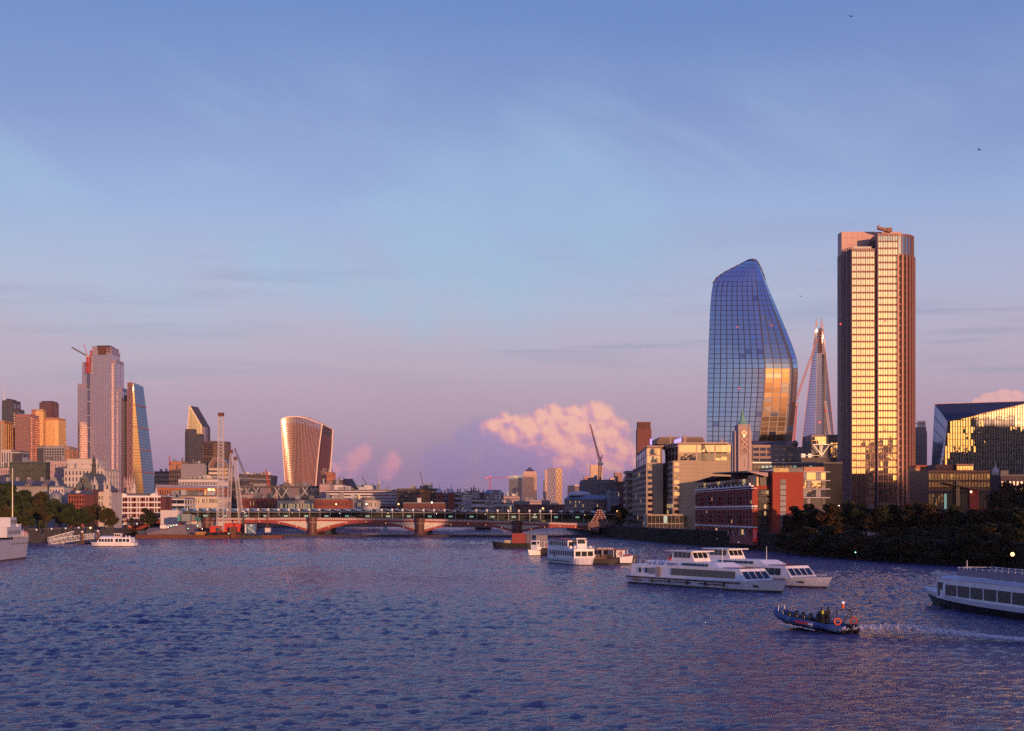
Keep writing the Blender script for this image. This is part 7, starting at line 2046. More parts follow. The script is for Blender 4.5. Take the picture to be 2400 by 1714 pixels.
RIGHT = [(1852, 1205, 430, 'R', 'leftmost dark tree hiding the brick stair tower foot'), (1875, 1180, 425, 'R', 'dark tree below the ledged apartments'),
         (1912, 1174, 415, 'R', 'dark tree left of the foot of the striped high-rise'), (1950, 1176, 405, 'R', 'dark tree under the left corner of the striped high-rise'),
         (1990, 1172, 410, 'R', 'dark tree below the left gold windows of the striped high-rise'), (2030, 1171, 400, 'R', 'dark tree below the middle of the striped high-rise'),
         (2070, 1168, 395, 'A', 'bronze tinged tree below the right gold windows of the striped high-rise'), (2112, 1166, 395, 'A', 'rust tinged tree below the curved corner of the striped high-rise'),
         (2150, 1168, 390, 'A', 'rust tinged tree below the glowing glass stair'), (2188, 1172, 385, 'R', 'dark tree left below the low bronze block'),
         (2225, 1178, 380, 'R', 'dark tree below the lit columns of the low bronze block'), (2262, 1188, 372, 'R', 'lower dark tree below the red bay'),
         (2300, 1184, 368, 'A', 'orange tinged tree below the white cupola'), (2345, 1182, 362, 'A', 'orange brown tree right of the cupola'),
         (2392, 1180, 355, 'A', 'orange brown tree at the right edge'), (2420, 1178, 345, 'A', 'orange brown tree half outside the right edge'),
         (1885, 1225, 405, 'R', 'low dark tree at the water edge, first from the left'), (1940, 1228, 392, 'R', 'low dark tree at the water edge, second from the left'),
         (2005, 1225, 380, 'R', 'low dark tree at the water edge, third from the left'), (2075, 1228, 370, 'R', 'low dark tree at the water edge, fourth from the left'),
         (2150, 1225, 358, 'R', 'low dark tree at the water edge, fifth from the left'), (2225, 1222, 350, 'R', 'low dark tree at the water edge, sixth from the left'),
         (2300, 1220, 340, 'R', 'low dark tree at the water edge, seventh from the left'), (2375, 1218, 330, 'R', 'low dark tree at the water edge beside the bright lamp'),
         (1840, 1232, 445, 'R', 'small dark tree beside the red banner warehouse end')]
for px, top, Y, key, lab in RIGHT:
    tree(lab, px, top, Y, key, 1.55 if 'water edge' in lab else 1.4, 'dark trees along the right bank', gz=.6 if 'water edge' in lab else GZ)
for k in range(14):
    Yq = 412 - k * 7.6
    bx_ = float(np.interp(Yq, [300, 340, 405, 490], [112, 96, 82, 73])) - 3.0
    tree('low dark bush hanging over the right river wall, ' + ('first second third fourth fifth sixth seventh eighth ninth tenth eleventh twelfth thirteenth fourteenth'.split()[k]) + ' from the left', CX + bx_ * F / Yq, 1246 + (k % 3) * 5, Yq, 'R', 2.1, 'bushes over the right river wall', gz=.3, name='wall_bush', cat='bush')
tree('dark tree right of the crest at the bridge end', 1447, 1176, 760, 'R', 1.1)
tree('low dark tree behind the railway crest', 1404, 1183, 800, 'R', 1.0)
tree('small dark tree left of the stepped offices foot', 1452, 1196, 690, 'R', .9)
for px, lab in ((2335, 'dark tree mass left of the plum block at the right edge'), (2375, 'dark tree before the plum block'), (2410, 'dark tree at the far right behind the orange trees')):
    tree(lab, px, 1122, 560, 'R', 1.0)
# clipped shrubs lining the quay in front of the warehouse
for k, (px, py, Y) in enumerate(((1640, 1262, 520), (1690, 1262, 500), (1740, 1264, 480), (1790, 1262, 465), (1600, 1256, 570))):
    tree(('quay shrub below the warehouse left end', 'quay shrub below the warehouse arcade', 'quay shrub left of the red banner', 'quay shrub below the lit end windows', 'quay shrub below the podium glass')[k], px, py, Y, 'R', 1.9, name='quay_shrub', cat='shrub')

# ------------------------------------------------------------------ lamps
def lamp_post(label, px, py, Y, gz, mat, r=.22, group=None):
    t = thing('lamp_post', label, 'street lamp', (X(px, Y), Y, gz), group=group)
    z = Z(py, Y)
    MB().tube((X(px, Y), Y, gz), (X(px, Y), Y, z - r), .09, .06, 6).build('post', DARKSTEEL, t)
    MB().ball((X(px, Y), Y, z), r, 8).build('globe', mat, t)


for k, (px, py) in enumerate(((46, 1244), (85.5, 1242), (121, 1240), (154, 1238.5), (184.5, 1237), (290, 1229), (321, 1228))):
    lamp_post('globe lamp on the left embankment, ' + ('first', 'second', 'third', 'fourth', 'fifth', 'sixth', 'seventh')[k] + ' from the left', px, py, 536, GZ + .9, LAMPW, .3, 'embankment globe lamps')
lamp_post('amber lit lamp among the left bank trees above the landing truss', 212, 1237.5, 540, GZ, LAMPO, .32)
RL = [(2373, 1299.5, 305, LAMPO, .42, 'brightest amber lamp at the far right bank'), (2283, 1271, 335, LAMP, .16, 'small white lamp under the orange trees'), (2388, 1274, 330, LAMP, .16, 'small white lamp above the brightest amber lamp'),
      (2095, 1279, 365, LAMP, .13, 'left of the two close lamps below the high-rise'), (2111, 1280, 365, LAMP, .13, 'right of the two close lamps below the high-rise'),
      (2135, 1292, 345, LAMPW, .2, 'pale lamp on the quay below the glowing stair'), (2005, 1295, 352, LAMPG, .14, 'green lamp near the water below the high-rise'),
      (1939.5, 1272, 395, LAMPG, .3, 'green lit sign lamp below the ledged apartments'), (1682, 1263, 500, LAMPW, .3, 'pale globe lamp before the warehouse arcade'), (1655, 1262, 515, LAMPW, .25, 'pale globe lamp below the warehouse left end'),
      (1731, 1271, 470, LAMPW, .25, 'pale globe lamp left of the red banner'), (1447, 1199, 700, LAMPO, .45, 'amber lamp beside the railway crest'), (1473, 1241, 640, LAMPO, .28, 'small amber lamp at the stepped offices foot'),
      (1560, 1259, 642, LAMP, .22, 'white lamp under the podium canopy, left'), (1577, 1258, 640, LAMPW, .3, 'white lamp under the podium canopy, right'),
      (1966, 1186, 430, LAMP, .2, 'left of two white lamps in the tree tops'), (2001, 1186.5, 428, LAMP, .2, 'right of two white lamps in the tree tops')]
for px, py, Y, m, r, lab in RL:
    lamp_post(lab, px, py, Y, GZ if py < 1285 else GZ - 1.5, m, r, 'lamps on the right bank')
for k, (px, py) in enumerate(((788, 1182), (859, 1182), (934, 1182), (1012, 1178), (1272, 1192))):
    lamp_post(('lit lamp over the station roof, ' + ('first', 'second', 'third', 'fourth', 'fifth')[k] + ' from the left'), px, py, 800, GZ, LAMP if k % 2 else LAMPO, .42, 'lamps behind the station roof')

# ------------------------------------------------------------------ boats
NAVY = M('navy_band', (.03, .05, .13), .4, var=.15); WINB = G('boat_window', (.8, .85, .9), .05, .05, base=(.005, .006, .007), fres=.1)
WRED = M('boat_red', (.40, .04, .03), .5, var=.2); DKH = M('hull_black', (.014, .014, .016), .45, var=.3, scale=.8)
HULLG = M('hull_greywhite', (.50, .50, .55), .5, var=.14, scale=.25, streak=True); BOOT = M('boot_topping', (.10, .07, .06), .7, var=.35, scale=.5)
DECK = M('deck_grey', (.25, .25, .27), .7, var=.2)


def hull(t, L, B, zdeck, sheer=.6, bowlen=.3, rake=1.6, stern=.85, mat=BOATWHITE, low=BOOT, zlow=.25, n=24, transom=.0, flare=.8, deck=DECK):
    """local frame: x forward, 0 amidships; separate topsides, bottom strip and deck"""
    def half(u):
        b = B / 2
        if u > 1 - bowlen: k = (u - (1 - bowlen)) / bowlen; b *= max(.015, 1 - k ** 2.2)
        if u < .12: b *= stern + (1 - stern) * (u / .12)
        return b
    def top(u): return zdeck + sheer * max(0, (u - .45) / .55) ** 2
    def ring(u, z0, z1):
        x = -L / 2 + L * u
        xr = x + rake * max(0, (u - .75) / .25) ** 1.5
        def at(z):
            f = (z + .6) / (top(u) + .6)
            b = half(u) * (flare + (1 - flare) * f) if u < .98 else half(u)
            return (x + (xr - x) * f), b
        (xa, ba), (xb, bb) = at(z0), at(z1)
        return [(xa, -ba, z0), (xb, -bb, z1), (xb, bb, z1), (xa, ba, z0)]
    us = [k / n for k in range(n + 1)]
    MB().loft([ring(u, zlow, top(u)) for u in us]).build('hull', mat, t)
    MB().loft([ring(u, -.7, zlow - .004) for u in us]).build('hull_bottom', low, t)
    MB().sheet([[(-L / 2 + L * u + rake * max(0, (u - .75) / .25) ** 1.5, s * half(u) * .96, top(u) + .015) for s in (-1, 1)] for u in us]).build('deck', deck, t)
    return half, top


def side_windows(t, x0, x1, y, z0, z1, n, gap=.12, mat=WINB, lean=0.0, sides=(-1, 1), name='window'):
    w = (x1 - x0) / n
    for s in sides:
        for k in range(n):
            a, b = x0 + k * w + gap, x0 + (k + 1) * w - gap
            yo, yi = s * (y + .025), s * (y - .03)
            if s < 0: a, b = b, a
            q = [(a, yo, z0), (b, yo, z0), (b, yo - s * lean, z1), (a, yo - s * lean, z1)]; r = [(p[0], p[1] - s * .05, p[2]) for p in q]
            (MB().hexa(q, r)).build(name, mat, t)


def rails(t, pts, h, r=.03, mat=WHITE, name='railing', mid=True):
    m = MB()
    for a, b in zip(pts[:-1], pts[1:]):
        a, b = Vector(a), Vector(b); up = Vector((0, 0, h))
        m.bar(a + up, b + up, r * 1.6)
        if mid: m.bar(a + up * .5, b + up * .5, r * 1.1)
        n = max(1, int((b - a).length / 1.6))
        for k in range(n + 1): p = a.lerp(b, k / n); m.bar(p, p + up, r * 1.4)
    m.build(name, mat, t)


def ferry(label, bow, stern_, lettering=None):
    bow, stern_ = Vector(bow), Vector(stern_); d = bow - stern_; L = d.length; c = (bow + stern_) / 2
    t = thing('river_ferry', label, 'passenger boat', (c.x, c.y, 0), rz=math.atan2(d.y, d.x), group='white excursion boats moored abreast')
    B = 6.2
    hull(t, L - 1.6, B, 1.25, .45, .22, 1.7, .92, BOATWHITE, BOOT, .18)
    # rubbing strakes
    for s in (-1, 1):
        MB().box(-L / 2 + 1, L / 2 - 6.5, s * (B / 2 - .02) - .06, s * (B / 2 - .02) + .06, 1.02, 1.2).build('rubbing_strake', BLACKP, t)
        for a, b in ((-16, -13), (-11, -6), (-4.5, 0), (2, 8)):
            MB().box(a, b, s * (B / 2 - .12) - .06, s * (B / 2 - .12) + .07, .62, .78).build('hull_rib', M('rib_brown', (.12, .07, .06), .6, var=.2), t)
    # lower saloon: long, sloping front
    y = B / 2 - .25; x0, x1 = -L / 2 + 2.2, L / 2 - 5.2
    zt = 3.25
    MB().hexa([(x0, -y, 1.27), (x1, -y, 1.27), (x1, y, 1.27), (x0, y, 1.27)], [(x0, -y + .15, zt), (x1 - 1.9, -y + .35, zt), (x1 - 1.9, y - .35, zt), (x0, y - .15, zt)]).build('saloon', BOATWHITE, t)
    xs = x0 + 10.8
    side_windows(t, xs, x1 - 2.6, y - .04, 1.75, 2.85, 12, .11, lean=.1)
    fw = []
    for k in range(4):
        a = -y + .35 + (2 * y - .7) * (k + .06) / 4; b = -y + .35 + (2 * y - .7) * (k + .94) / 4
        zz0, zz1 = 1.75, 2.85; f0, f1 = (zz0 - 1.27) / (zt - 1.27), (zz1 - 1.27) / (zt - 1.27)
        MB().hexa([(x1 - 1.9 * f0 + .03, a, zz0), (x1 - 1.9 * f0 + .03, b, zz0), (x1 - 1.9 * f0 - .05, b, zz0), (x1 - 1.9 * f0 - .05, a, zz0)], [(x1 - 1.9 * f1 + .03, a, zz1), (x1 - 1.9 * f1 + .03, b, zz1), (x1 - 1.9 * f1 - .05, b, zz1), (x1 - 1.9 * f1 - .05, a, zz1)]).build('front_window', WINB, t)
    for s in (-1, 1):
        MB().box(x0 + 2.3, x0 + 2.8, s * (y - .01) - .04, s * (y - .01) + .02, 1.9, 2.7).build('porthole', WINB, t)
        MB().box(x0 + 4.0, x0 + 4.5, s * (y - .01) - .04, s * (y - .01) + .02, 1.9, 2.7).build('porthole', WINB, t)
        MB().box(x0 + 4.9, x0 + 6.6, s * (y - .01) - .04, s * (y - .01) + .02, 1.75, 2.75).build('screen_panel', DECK, t)
        MB().box(x0 + 7.0, x0 + 8.2, s * (y - .01) - .04, s * (y - .01) + .02, 1.35, 2.95).build('side_door', M('door_buff', (.45, .36, .28), .6, var=.1), t)
    # roof skylights and upper coaming
    MB().hexa([(x0 + 8.6, -y + .25, zt + .003), (x1 - 6.5, -y + .45, zt + .003), (x1 - 6.5, y - .45, zt + .003), (x0 + 8.6, y - .25, zt + .003)], [(x0 + 8.9, -y + .5, zt + .75), (x1 - 8.5, -y + .9, zt + .75), (x1 - 8.5, y - .9, zt + .75), (x0 + 8.9, y - .5, zt + .75)]).build('upper_coaming', BOATWHITE, t)
    side_windows(t, xs + 2.5, x1 - 9.5, y - .33, zt + .12, zt + .55, 7, .12, lean=.14, name='skylight')
    for k in range(5):
        xx = x1 - 6.2 + k * .85
        MB().hexa([(xx, -y + .8, zt + .02), (xx + .72, -y + .8, zt + .02), (xx + .72, y - .8, zt + .02), (xx, y - .8, zt + .02)], [(xx, -y + .95, zt + .12), (xx + .72, -y + .95, zt + .12), (xx + .72, y - .95, zt + .12), (xx, y - .95, zt + .12)]).build('skylight', G('skylight_bronze', (.8, .55, .45), .3, .06, base=(.05, .02, .02)), t)
    # wheelhouse
    wx0, wx1, wz = x0 + 9.6, x0 + 15.6, zt + .76
    MB().hexa([(wx0, -1.7, wz), (wx1, -1.7, wz), (wx1, 1.7, wz), (wx0, 1.7, wz)], [(wx0 + .3, -1.6, wz + 1.55), (wx1 - .9, -1.6, wz + 1.55), (wx1 - .9, 1.6, wz + 1.55), (wx0 + .3, 1.6, wz + 1.55)]).build('wheelhouse', BOATWHITE, t)
    side_windows(t, wx0 + .6, wx1 - 1.0, 1.67, wz + .55, wz + 1.4, 4, .1, lean=.05)
    for k in range(3):
        a = -1.45 + k * .98
        MB().hexa([(wx1 - .29, a, wz + .55), (wx1 - .29, a + .86, wz + .55), (wx1 - .36, a + .86, wz + .55), (wx1 - .36, a, wz + .55)], [(wx1 - .78, a, wz + 1.42), (wx1 - .78, a + .86, wz + 1.42), (wx1 - .85, a + .86, wz + 1.42), (wx1 - .85, a, wz + 1.42)]).build('front_window', WINB, t)
    MB().box(wx0 - .9, wx1 + .2, -2.2, 2.2, wz + 1.553, wz + 1.72).build('wheelhouse_roof', WHITE, t)
    rails(t, [(x0 + .4, -y + .4, zt), (x0 + 8.4, -y + .5, zt)], .75); rails(t, [(x0 + .4, y - .4, zt), (x0 + 8.4, y - .5, zt)], .75)
    for k in range(4): MB().tube((x0 + 2.6 + k * 1.15, -1.2, zt + .35), (x0 + 2.6 + k * 1.15, 1.0, zt + .35), .34, .34, 10).build('life_raft', BOATWHITE, t)
    for k in range(6): MB().lathe((-L / 2 + 4 + k * 4.6, -B / 2 - .16, .35), [(.05, 0), (.16, .1), (.17, .55), (.05, .7)], 8).build('fender', BLACKP, t)
    MB().torus((wx0 - .4, -1.75, zt + .9), (0, 1, 0), .36, .09, 14, 6).build('lifebuoy', REDP, t)
    MB().tube((x0 + 8.0, 0, zt), (x0 + 7.4, 0, zt + 2.2), .04, .03, 6).build('flagstaff', WHITE, t)
    MB().hexa([(x0 + 7.75, 0, zt + .7), (x0 + 7.4, .1, zt + .5), (x0 + 7.4, .12, zt + .5), (x0 + 7.75, .02, zt + .7)], [(x0 + 7.45, 0, zt + 2.1), (x0 + 6.9, .1, zt + 1.3), (x0 + 6.9, .12, zt + 1.3), (x0 + 7.45, .02, zt + 2.1)]).build('ensign', WRED, t)
    MB().tube((x1 - 9, 0, zt + .7), (x1 - 9, 0, zt + 3.0), .05, .03, 6).build('mast', WHITE, t)
    rails(t, [(L / 2 - 4.8, -2.2, 1.45), (L / 2 - 1.6, -.9, 1.65), (L / 2 - .3, 0, 1.75), (L / 2 - 1.6, .9, 1.65), (L / 2 - 4.8, 2.2, 1.45)], .35, .025)
    MB().box(L / 2 - 4.0, L / 2 - 3.0, -B / 2 + .62, -B / 2 + .75, .65, .95).build('anchor_pocket', M('pocket_dark', (.06, .045, .04), .7, var=.2), t)
    if lettering:
        cu_ = bpy.data.curves.new('lettering', 'FONT'); cu_.body = lettering; cu_.size = .78; cu_.extrude = .01; cu_.shear = .25
        tmp = bpy.data.objects.new('lettering_source', cu_); col.objects.link(tmp)
        me = bpy.data.meshes.new_from_object(tmp.evaluated_get(bpy.context.evaluated_depsgraph_get())); bpy.data.objects.remove(tmp)
        o = bpy.data.objects.new('lettering', me); col.objects.link(o); o.parent = t
        o.location = (x0 + 9.6, -y + .19, zt + .12); o.rotation_euler = (R(76), 0, 0)
        me.materials.clear(); me.materials.append(M('lettering_blue', (.05, .09, .35), .5, var=0))
    return t


ferry('nearer white excursion boat with long black windows and wheelhouse', (40.6, 217), (21.4, 248.5), 'Sarpedon')
ferry('farther white excursion boat half hidden behind its twin', (50.0, 229.5), (29.0, 262.5))


def double_decker():
    bow, st = Vector((17.2, 326)), Vector((10.6, 345)); d = bow - st; L = d.length; c = (bow + st) / 2
    t = thing('double_deck_boat', 'white two-deck passenger boat facing the viewpoint with blue waterline', 'passenger boat', (c.x, c.y, 0), rz=math.atan2(d.y, d.x))
    B = 5.2
    hull(t, L, B, 1.3, .35, .2, .6, .95, BOATWHITE, BOOT, .12)
    MB().hexa([(-L / 2 + .5, -B / 2 + .02, .62), (L / 2 - 5, -B / 2 + .02, .62), (L / 2 - 5, B / 2 - .02, .62), (-L / 2 + .5, B / 2 - .02, .62)], [(-L / 2 + .5, -B / 2 - .03, .78), (L / 2 - 5, -B / 2 - .03, .78), (L / 2 - 5, B / 2 + .03, .78), (-L / 2 + .5, B / 2 + .03, .78)]).build('blue_line', NAVY, t)
    y = B / 2 - .15; x0, x1 = -L / 2 + .4, L / 2 - 2.6
    MB().box(x0, x1, -y, y, 1.31, 3.6).build('lower_saloon', BOATWHITE, t)
    side_windows(t, x0 + 1.2, x1 - .3, y, 2.0, 3.05, 11, .22)
    for k in range(3):
        a = -y + .2 + k * (2 * y - .4) / 3
        MB().box(x1 - .02, x1 + .03, a + .1, a + (2 * y - .4) / 3 - .1, 1.95, 3.05).build('front_window', WINB, t)
    MB().box(x0, x1 - 4.2, -y + .1, y - .1, 3.603, 5.4).build('upper_saloon', BOATWHITE, t)
    side_windows(t, x0 + .6, x1 - 4.4, y - .1, 4.2, 5.15, 10, .2)
    for s in (-1, 1): MB().box(x1 - 4.2, x1 - 4.15, s * 1.4 - .75, s * 1.4 + .75, 4.15, 5.1).build('front_window', WINB, t)
    MB().box(x0 - .1, x1 - 4.0, -y, y, 5.403, 5.52).build('upper_roof', M('roof_redbrown', (.25, .12, .10), .6, var=.2), t)
    MB().hexa([(x1 - 3.9, -1.1, 3.603), (x1 - 1.5, -1.1, 3.603), (x1 - 1.5, 1.1, 3.603), (x1 - 3.9, 1.1, 3.603)], [(x1 - 3.9, -1.05, 5.9), (x1 - 1.9, -1.05, 5.9), (x1 - 1.9, 1.05, 5.9), (x1 - 3.9, 1.05, 5.9)]).build('wheelhouse', WHITE, t)
    MB().hexa([(x1 - 1.68, -.9, 4.75), (x1 - 1.68, .9, 4.75), (x1 - 1.75, .9, 4.75), (x1 - 1.75, -.9, 4.75)], [(x1 - 1.84, -.9, 5.75), (x1 - 1.84, .9, 5.75), (x1 - 1.91, .9, 5.75), (x1 - 1.91, -.9, 5.75)]).build('front_window', WINB, t)
    side_windows(t, x1 - 3.7, x1 - 2.1, 1.08, 4.75, 5.7, 2, .1)
    MB().box(x1 - 4.0, x1 - 1.6, -1.3, 1.3, 5.903, 6.0).build('wheelhouse_roof', WHITE, t)
    for s in (-1, 1): MB().ball((x1 - .9, s * 1.9, 4.0), .32, 8).build('fender_buoy', M('fender_white', (.8, .78, .74), .5, var=.05), t)
    rails(t, [(x1 - 1.2, -y, 3.6), (x1, -y, 3.6), (x1, y, 3.6), (x1 - 1.2, y, 3.6)], .5)
    rails(t, [(x1, -y + .3, 1.5), (L / 2 - .3, -.6, 1.6), (L / 2 - .3, .6, 1.6), (x1, y - .3, 1.5)], .4)
    MB().box(x0 + 4.2, x0 + 5.2, -y - .03, -y + .02, 1.5, 3.1).build('side_door', BLACKP, t)
    for k in range(3): MB().box(x0 + 1 + k * 2, x0 + 2.2 + k * 2, -.7, .7, 5.523, 5.72).build('roof_hatch', WRED, t)


double_decker()


def small_cruiser():
    t = thing('small_cabin_boat', 'small white cabin boat with open framed shelter left of the two-deck boat', 'boat', (7.6, 402, 0), rz=math.atan2(-.80, -.6))
    hull(t, 9.0, 3.4, 1.15, .5, .34, .9, .9, BOATWHITE, BOOT, .1)
    MB().box(1.2, 2.6, -1.0, 1.0, 1.17, 4.1).build('wheelhouse', BOATWHITE, t)
    side_windows(t, 1.35, 2.5, 1.0, 2.9, 3.8, 1, .08); MB().box(2.58, 2.64, -.75, .75, 2.9, 3.8).build('front_window', WINB, t)
    MB().box(-3.8, 1.19, -1.45, 1.45, 1.17, 2.3).build('cabin', BOATWHITE, t)
    side_windows(t, -3.6, .9, 1.45, 1.5, 2.15, 4, .12)
    MB().box(-4.0, 1.2, -1.55, 1.55, 3.75, 3.88).build('shelter_roof', OFFW, t)
    for x in (-3.8, -2.1, -.4): 
        for s in (-1, 1): MB().box(x - .06, x + .06, s * 1.4 - .06, s * 1.4 + .06, 2.3, 3.75).build('shelter_post', WHITE, t)
    MB().ball((1.9, 1.15, 3.0), .35, 8).build('radar_dome', WHITE, t)
    MB().torus((-1.2, 1.55, 2.6), (0, 1, 0), .3, .09, 12, 6).build('lifebuoy', REDP, t)
    k = thing('work_barge', 'low black barge lying behind the small cabin boat', 'barge', (11.2, 398, 0), rz=math.atan2(-.8, .6), group='black barges')
    hull(k, 10, 3.6, 1.5, .2, .2, .4, .95, DKH, DKH, .2)
    MB().box(-3.5, 2.5, -1.3, 1.3, 1.52, 2.0).build('hatch_cover', RUST, k)


small_cruiser()


def container_barge():
    t = thing('container_barge', 'black barge carrying a red and a grey box, leftmost of the moored boats', 'barge', (.5, 482, 0), rz=math.atan2(.06, -1), group='black barges')
    hull(t, 12.8, 4.6, 1.6, .7, .25, .8, .9, DKH, DKH, .3)
    MB().box(-4.2, .4, -1.7, 1.7, 1.62, 4.9).build('red_box', M('box_red', (.22, .025, .025), .6, var=.25), t)
    MB().box(-6.2, -4.3, -1.9, 1.9, 1.62, 4.6).build('grey_box', M('box_slate', (.10, .10, .14), .6, var=.15), t)
    MB().box(.9, 2.9, -1.4, 1.4, 1.62, 2.6).build('stacked_sacks', M('sack_cream', (.45, .38, .25), .8, var=.3), t)
    for k in range(5): MB().torus((-4.5 + k * 2.4, 2.28, 1.1), (0, 1, 0), .34, .14, 10, 6).build('tyre_fender', BLACKP, t)
    g = MB().box(8.0, 11.8, 484, 488, -.4, 4.2).build('mooring_dolphin', M('dolphin_grey', (.22, .21, .22), .8, var=.2))
    tag(g, 'grey square mooring box standing in the river behind the cabin boat', 'mooring')


container_barge()


def canopy_boat():
    t = thing('canopy_launch', 'dark wooden launch with white bow, orange canopy and lifebuoys', 'boat', (23.2, 334, 0), rz=math.atan2(-.42, .9))
    hull(t, 10.6, 3.4, 1.5, .6, .32, .9, .9, DKH, BOOT, .1)
    MB().hexa([(2.4, -1.62, .35), (4.9, -.82, .35), (4.9, .82, .35), (2.4, 1.62, .35)], [(2.4, -1.78, 1.62), (5.2, -.92, 1.98), (5.2, .92, 1.98), (2.4, 1.78, 1.62)]).build('white_bow', BOATWHITE, t)
    MB().box(-4.2, .6, -1.3, 1.3, 1.52, 2.2).build('cabin_base', TIMBER, t)
    side_windows(t, -4.0, .4, 1.28, 2.25, 3.2, 5, .05, mat=G('cabin_pane', (.7, .8, 1.0), .4, .05))
    MB().box(-4.1, .5, -1.22, 1.22, 2.2, 3.25).build('cabin', M('cabin_frame', (.16, .17, .22), .5, var=.1), t)
    MB().box(-4.6, 3.2, -1.6, 1.6, 3.28, 3.42).build('canopy', M('canopy_orange', (.42, .13, .07), .7, var=.2), t)
    MB().box(1.2, 2.6, -1.0, 1.0, 1.52, 3.2).build('wheelhouse', BOATWHITE, t)
    for s, x in ((-1, 1.5), (-1, 2.3)): MB().torus((x, s * 1.08, 2.4), (0, 1, 0), .3, .1, 12, 6).build('lifebuoy', WHITE if x < 2 else REDP, t)
    for x in (-4.4, -2, .8, 3.0):
        for s in (-1, 1): MB().box(x - .05, x + .05, s * 1.5 - .05, s * 1.5 + .05, 1.5, 3.28).build('canopy_post', WHITE, t)
    for k in range(3): MB().box(-3.6 + k * 1.3, -2.7 + k * 1.3, -.5, .5, 3.423, 3.7).build('roof_locker', OFFW, t)
    MB().ball((3.4, -.6, 2.0), .35, 8).build('buoy_red', WRED, t); MB().ball((3.9, .5, 2.1), .3, 8).build('buoy_red', WRED, t)
    k = thing('work_barge', 'low dark barge between the two-deck boat and the canopy launch', 'barge', (20.2, 333.0, 0), rz=math.atan2(-.30, .95), group='black barges')
    hull(k, 8.0, 3.0, 1.2, .2, .25, .4, .95, TIMBER, DKH, .2)
    MB().box(-2.6, 1.6, -1.0, 1.0, 1.22, 1.7).build('hatch_cover', M('hatch_brown', (.16, .08, .06), .8, var=.3), k)
    for j in range(4): MB().box(-2.4 + j * .95, -1.8 + j * .95, -.7, .7, 1.703, 2.2).build('deck_gear', random.choice((RUST, OFFW, CONCD)), k)


canopy_boat()


def party_boat():
    bow, st = Vector((55.4, 190)), Vector((61.0, 148)); d = bow - st; L = d.length; c = (bow + st) / 2
    t = thing('dark_hulled_party_boat', 'white topped pleasure boat with black hull and rooftop railings cut by the right edge', 'passenger boat', (c.x, c.y, 0), rz=math.atan2(d.y, d.x))
    B = 6.0
    hull(t, L, B, 1.15, .75, .30, 3.0, .95, DKH, DKH, .0, flare=.62)
    # white sheer band
    us = np.linspace(0, 1, 25); bd = []
    for u in us:
        b = B / 2
        if u > .7: k = (u - .7) / .3; b *= max(.015, 1 - k ** 2.2)
        top = 1.15 + .75 * max(0, (u - .45) / .55) ** 2; x = -L / 2 + L * u + 3.0 * max(0, (u - .75) / .25) ** 1.5
        bd.append([(x, -b - .05, top - .32), (x, -b - .05, top + .2), (x, b + .05, top + .2), (x, b + .05, top - .32)])
    MB().loft(bd).build('sheer_band', HULLG, t)
    y = B / 2 - .12; x0, x1 = -L / 2 + 1, L / 2 - 7.0; zt = 3.7
    MB().hexa([(x0, -y, 1.2), (x1, -y, 1.2), (x1, y, 1.2), (x0, y, 1.2)], [(x0, -y + .05, zt), (x1 - .3, -y + .05, zt), (x1 - .3, y - .05, zt), (x0, y - .05, zt)]).build('saloon', BOATWHITE, t)
    for s in (-1, 1):
        side_windows(t, x0 + .5, x1 - 2.4, y, 1.65, 3.0, 9, .19, sides=(s,))
        MB().box(x1 - 1.7, x1 - 1.0, s * y - .03, s * y + .03, 2.3, 3.2).build('window', WINB, t)
        MB().box(x1 - .9, x1 - .35, s * y - .03, s * y + .03, 1.5, 3.2).build('side_door', WINB, t)
    for k in range(4):
        a = -y + .2 + k * (2 * y - .4) / 4
        MB().box(x1 - .2, x1 + .03, a + .1, a + 1.25, 2.2, 3.2).build('front_window', WINB, t)
    MB().hexa([(x0 - .2, -y - .1, zt + .003), (x1, -y - .1, zt + .003), (x1, y + .1, zt + .003), (x0 - .2, y + .1, zt + .003)], [(x0 - .2, -y + .7, zt + .35), (x1 - 1.2, -y + .7, zt + .35), (x1 - 1.2, y - .7, zt + .35), (x0 - .2, y - .7, zt + .35)]).build('saloon_roof', HULLG, t)
    r0, r1, zr = x0 + .5, x1 - 4.5, zt + .353
    for s in (-1, 1): rails(t, [(r0, s * (y - .8), zr), (r1, s * (y - .8), zr)], 1.15, .035)
    rails(t, [(r1, -(y - .8), zr), (r1 + 1.2, 0, zr), (r1, y - .8, zr)], 1.1, .035)
    scr = MB()
    for s in (-1, 1): scr.box(r0, r1, s * (y - .75) - .01, s * (y - .75) + .01, zr + .1, zr + 1.0)
    scr.build('rail_netting', M('net_mauve', (.30, .24, .28), .8, var=.3, scale=1.5), t)
    MB().tube((r1 + 2.0, 0, zr), (r1 + 2.0, 0, zr + 1.9), .05, .04, 6).build('mast', WHITE, t)
    MB().tube((x1 + 3, 0, 1.7), (x1 + 3, 0, 2.5), .04, .03, 6).build('bow_staff', WHITE, t)
    for k in range(2): MB().box(x1 - 1.8 + k * .7, x1 - 1.3 + k * .7, -.5, .5, zt + .36, zt + .56).build('life_jacket_box', REDP, t)
    for k in range(7):
        xx = r0 + 2 + k * 3.0
        b_ = thing('x', None, None) if False else None
        MB().box(xx, xx + 1.6, -1.4, -.9, zr, zr + .45).build('deck_bench', M('bench_brown', (.2, .12, .09), .7, var=.2), t)
        MB().box(xx, xx + 1.6, .9, 1.4, zr, zr + .45).build('deck_bench', M('bench_brown', (.2, .12, .09), .7), t)


party_boat()


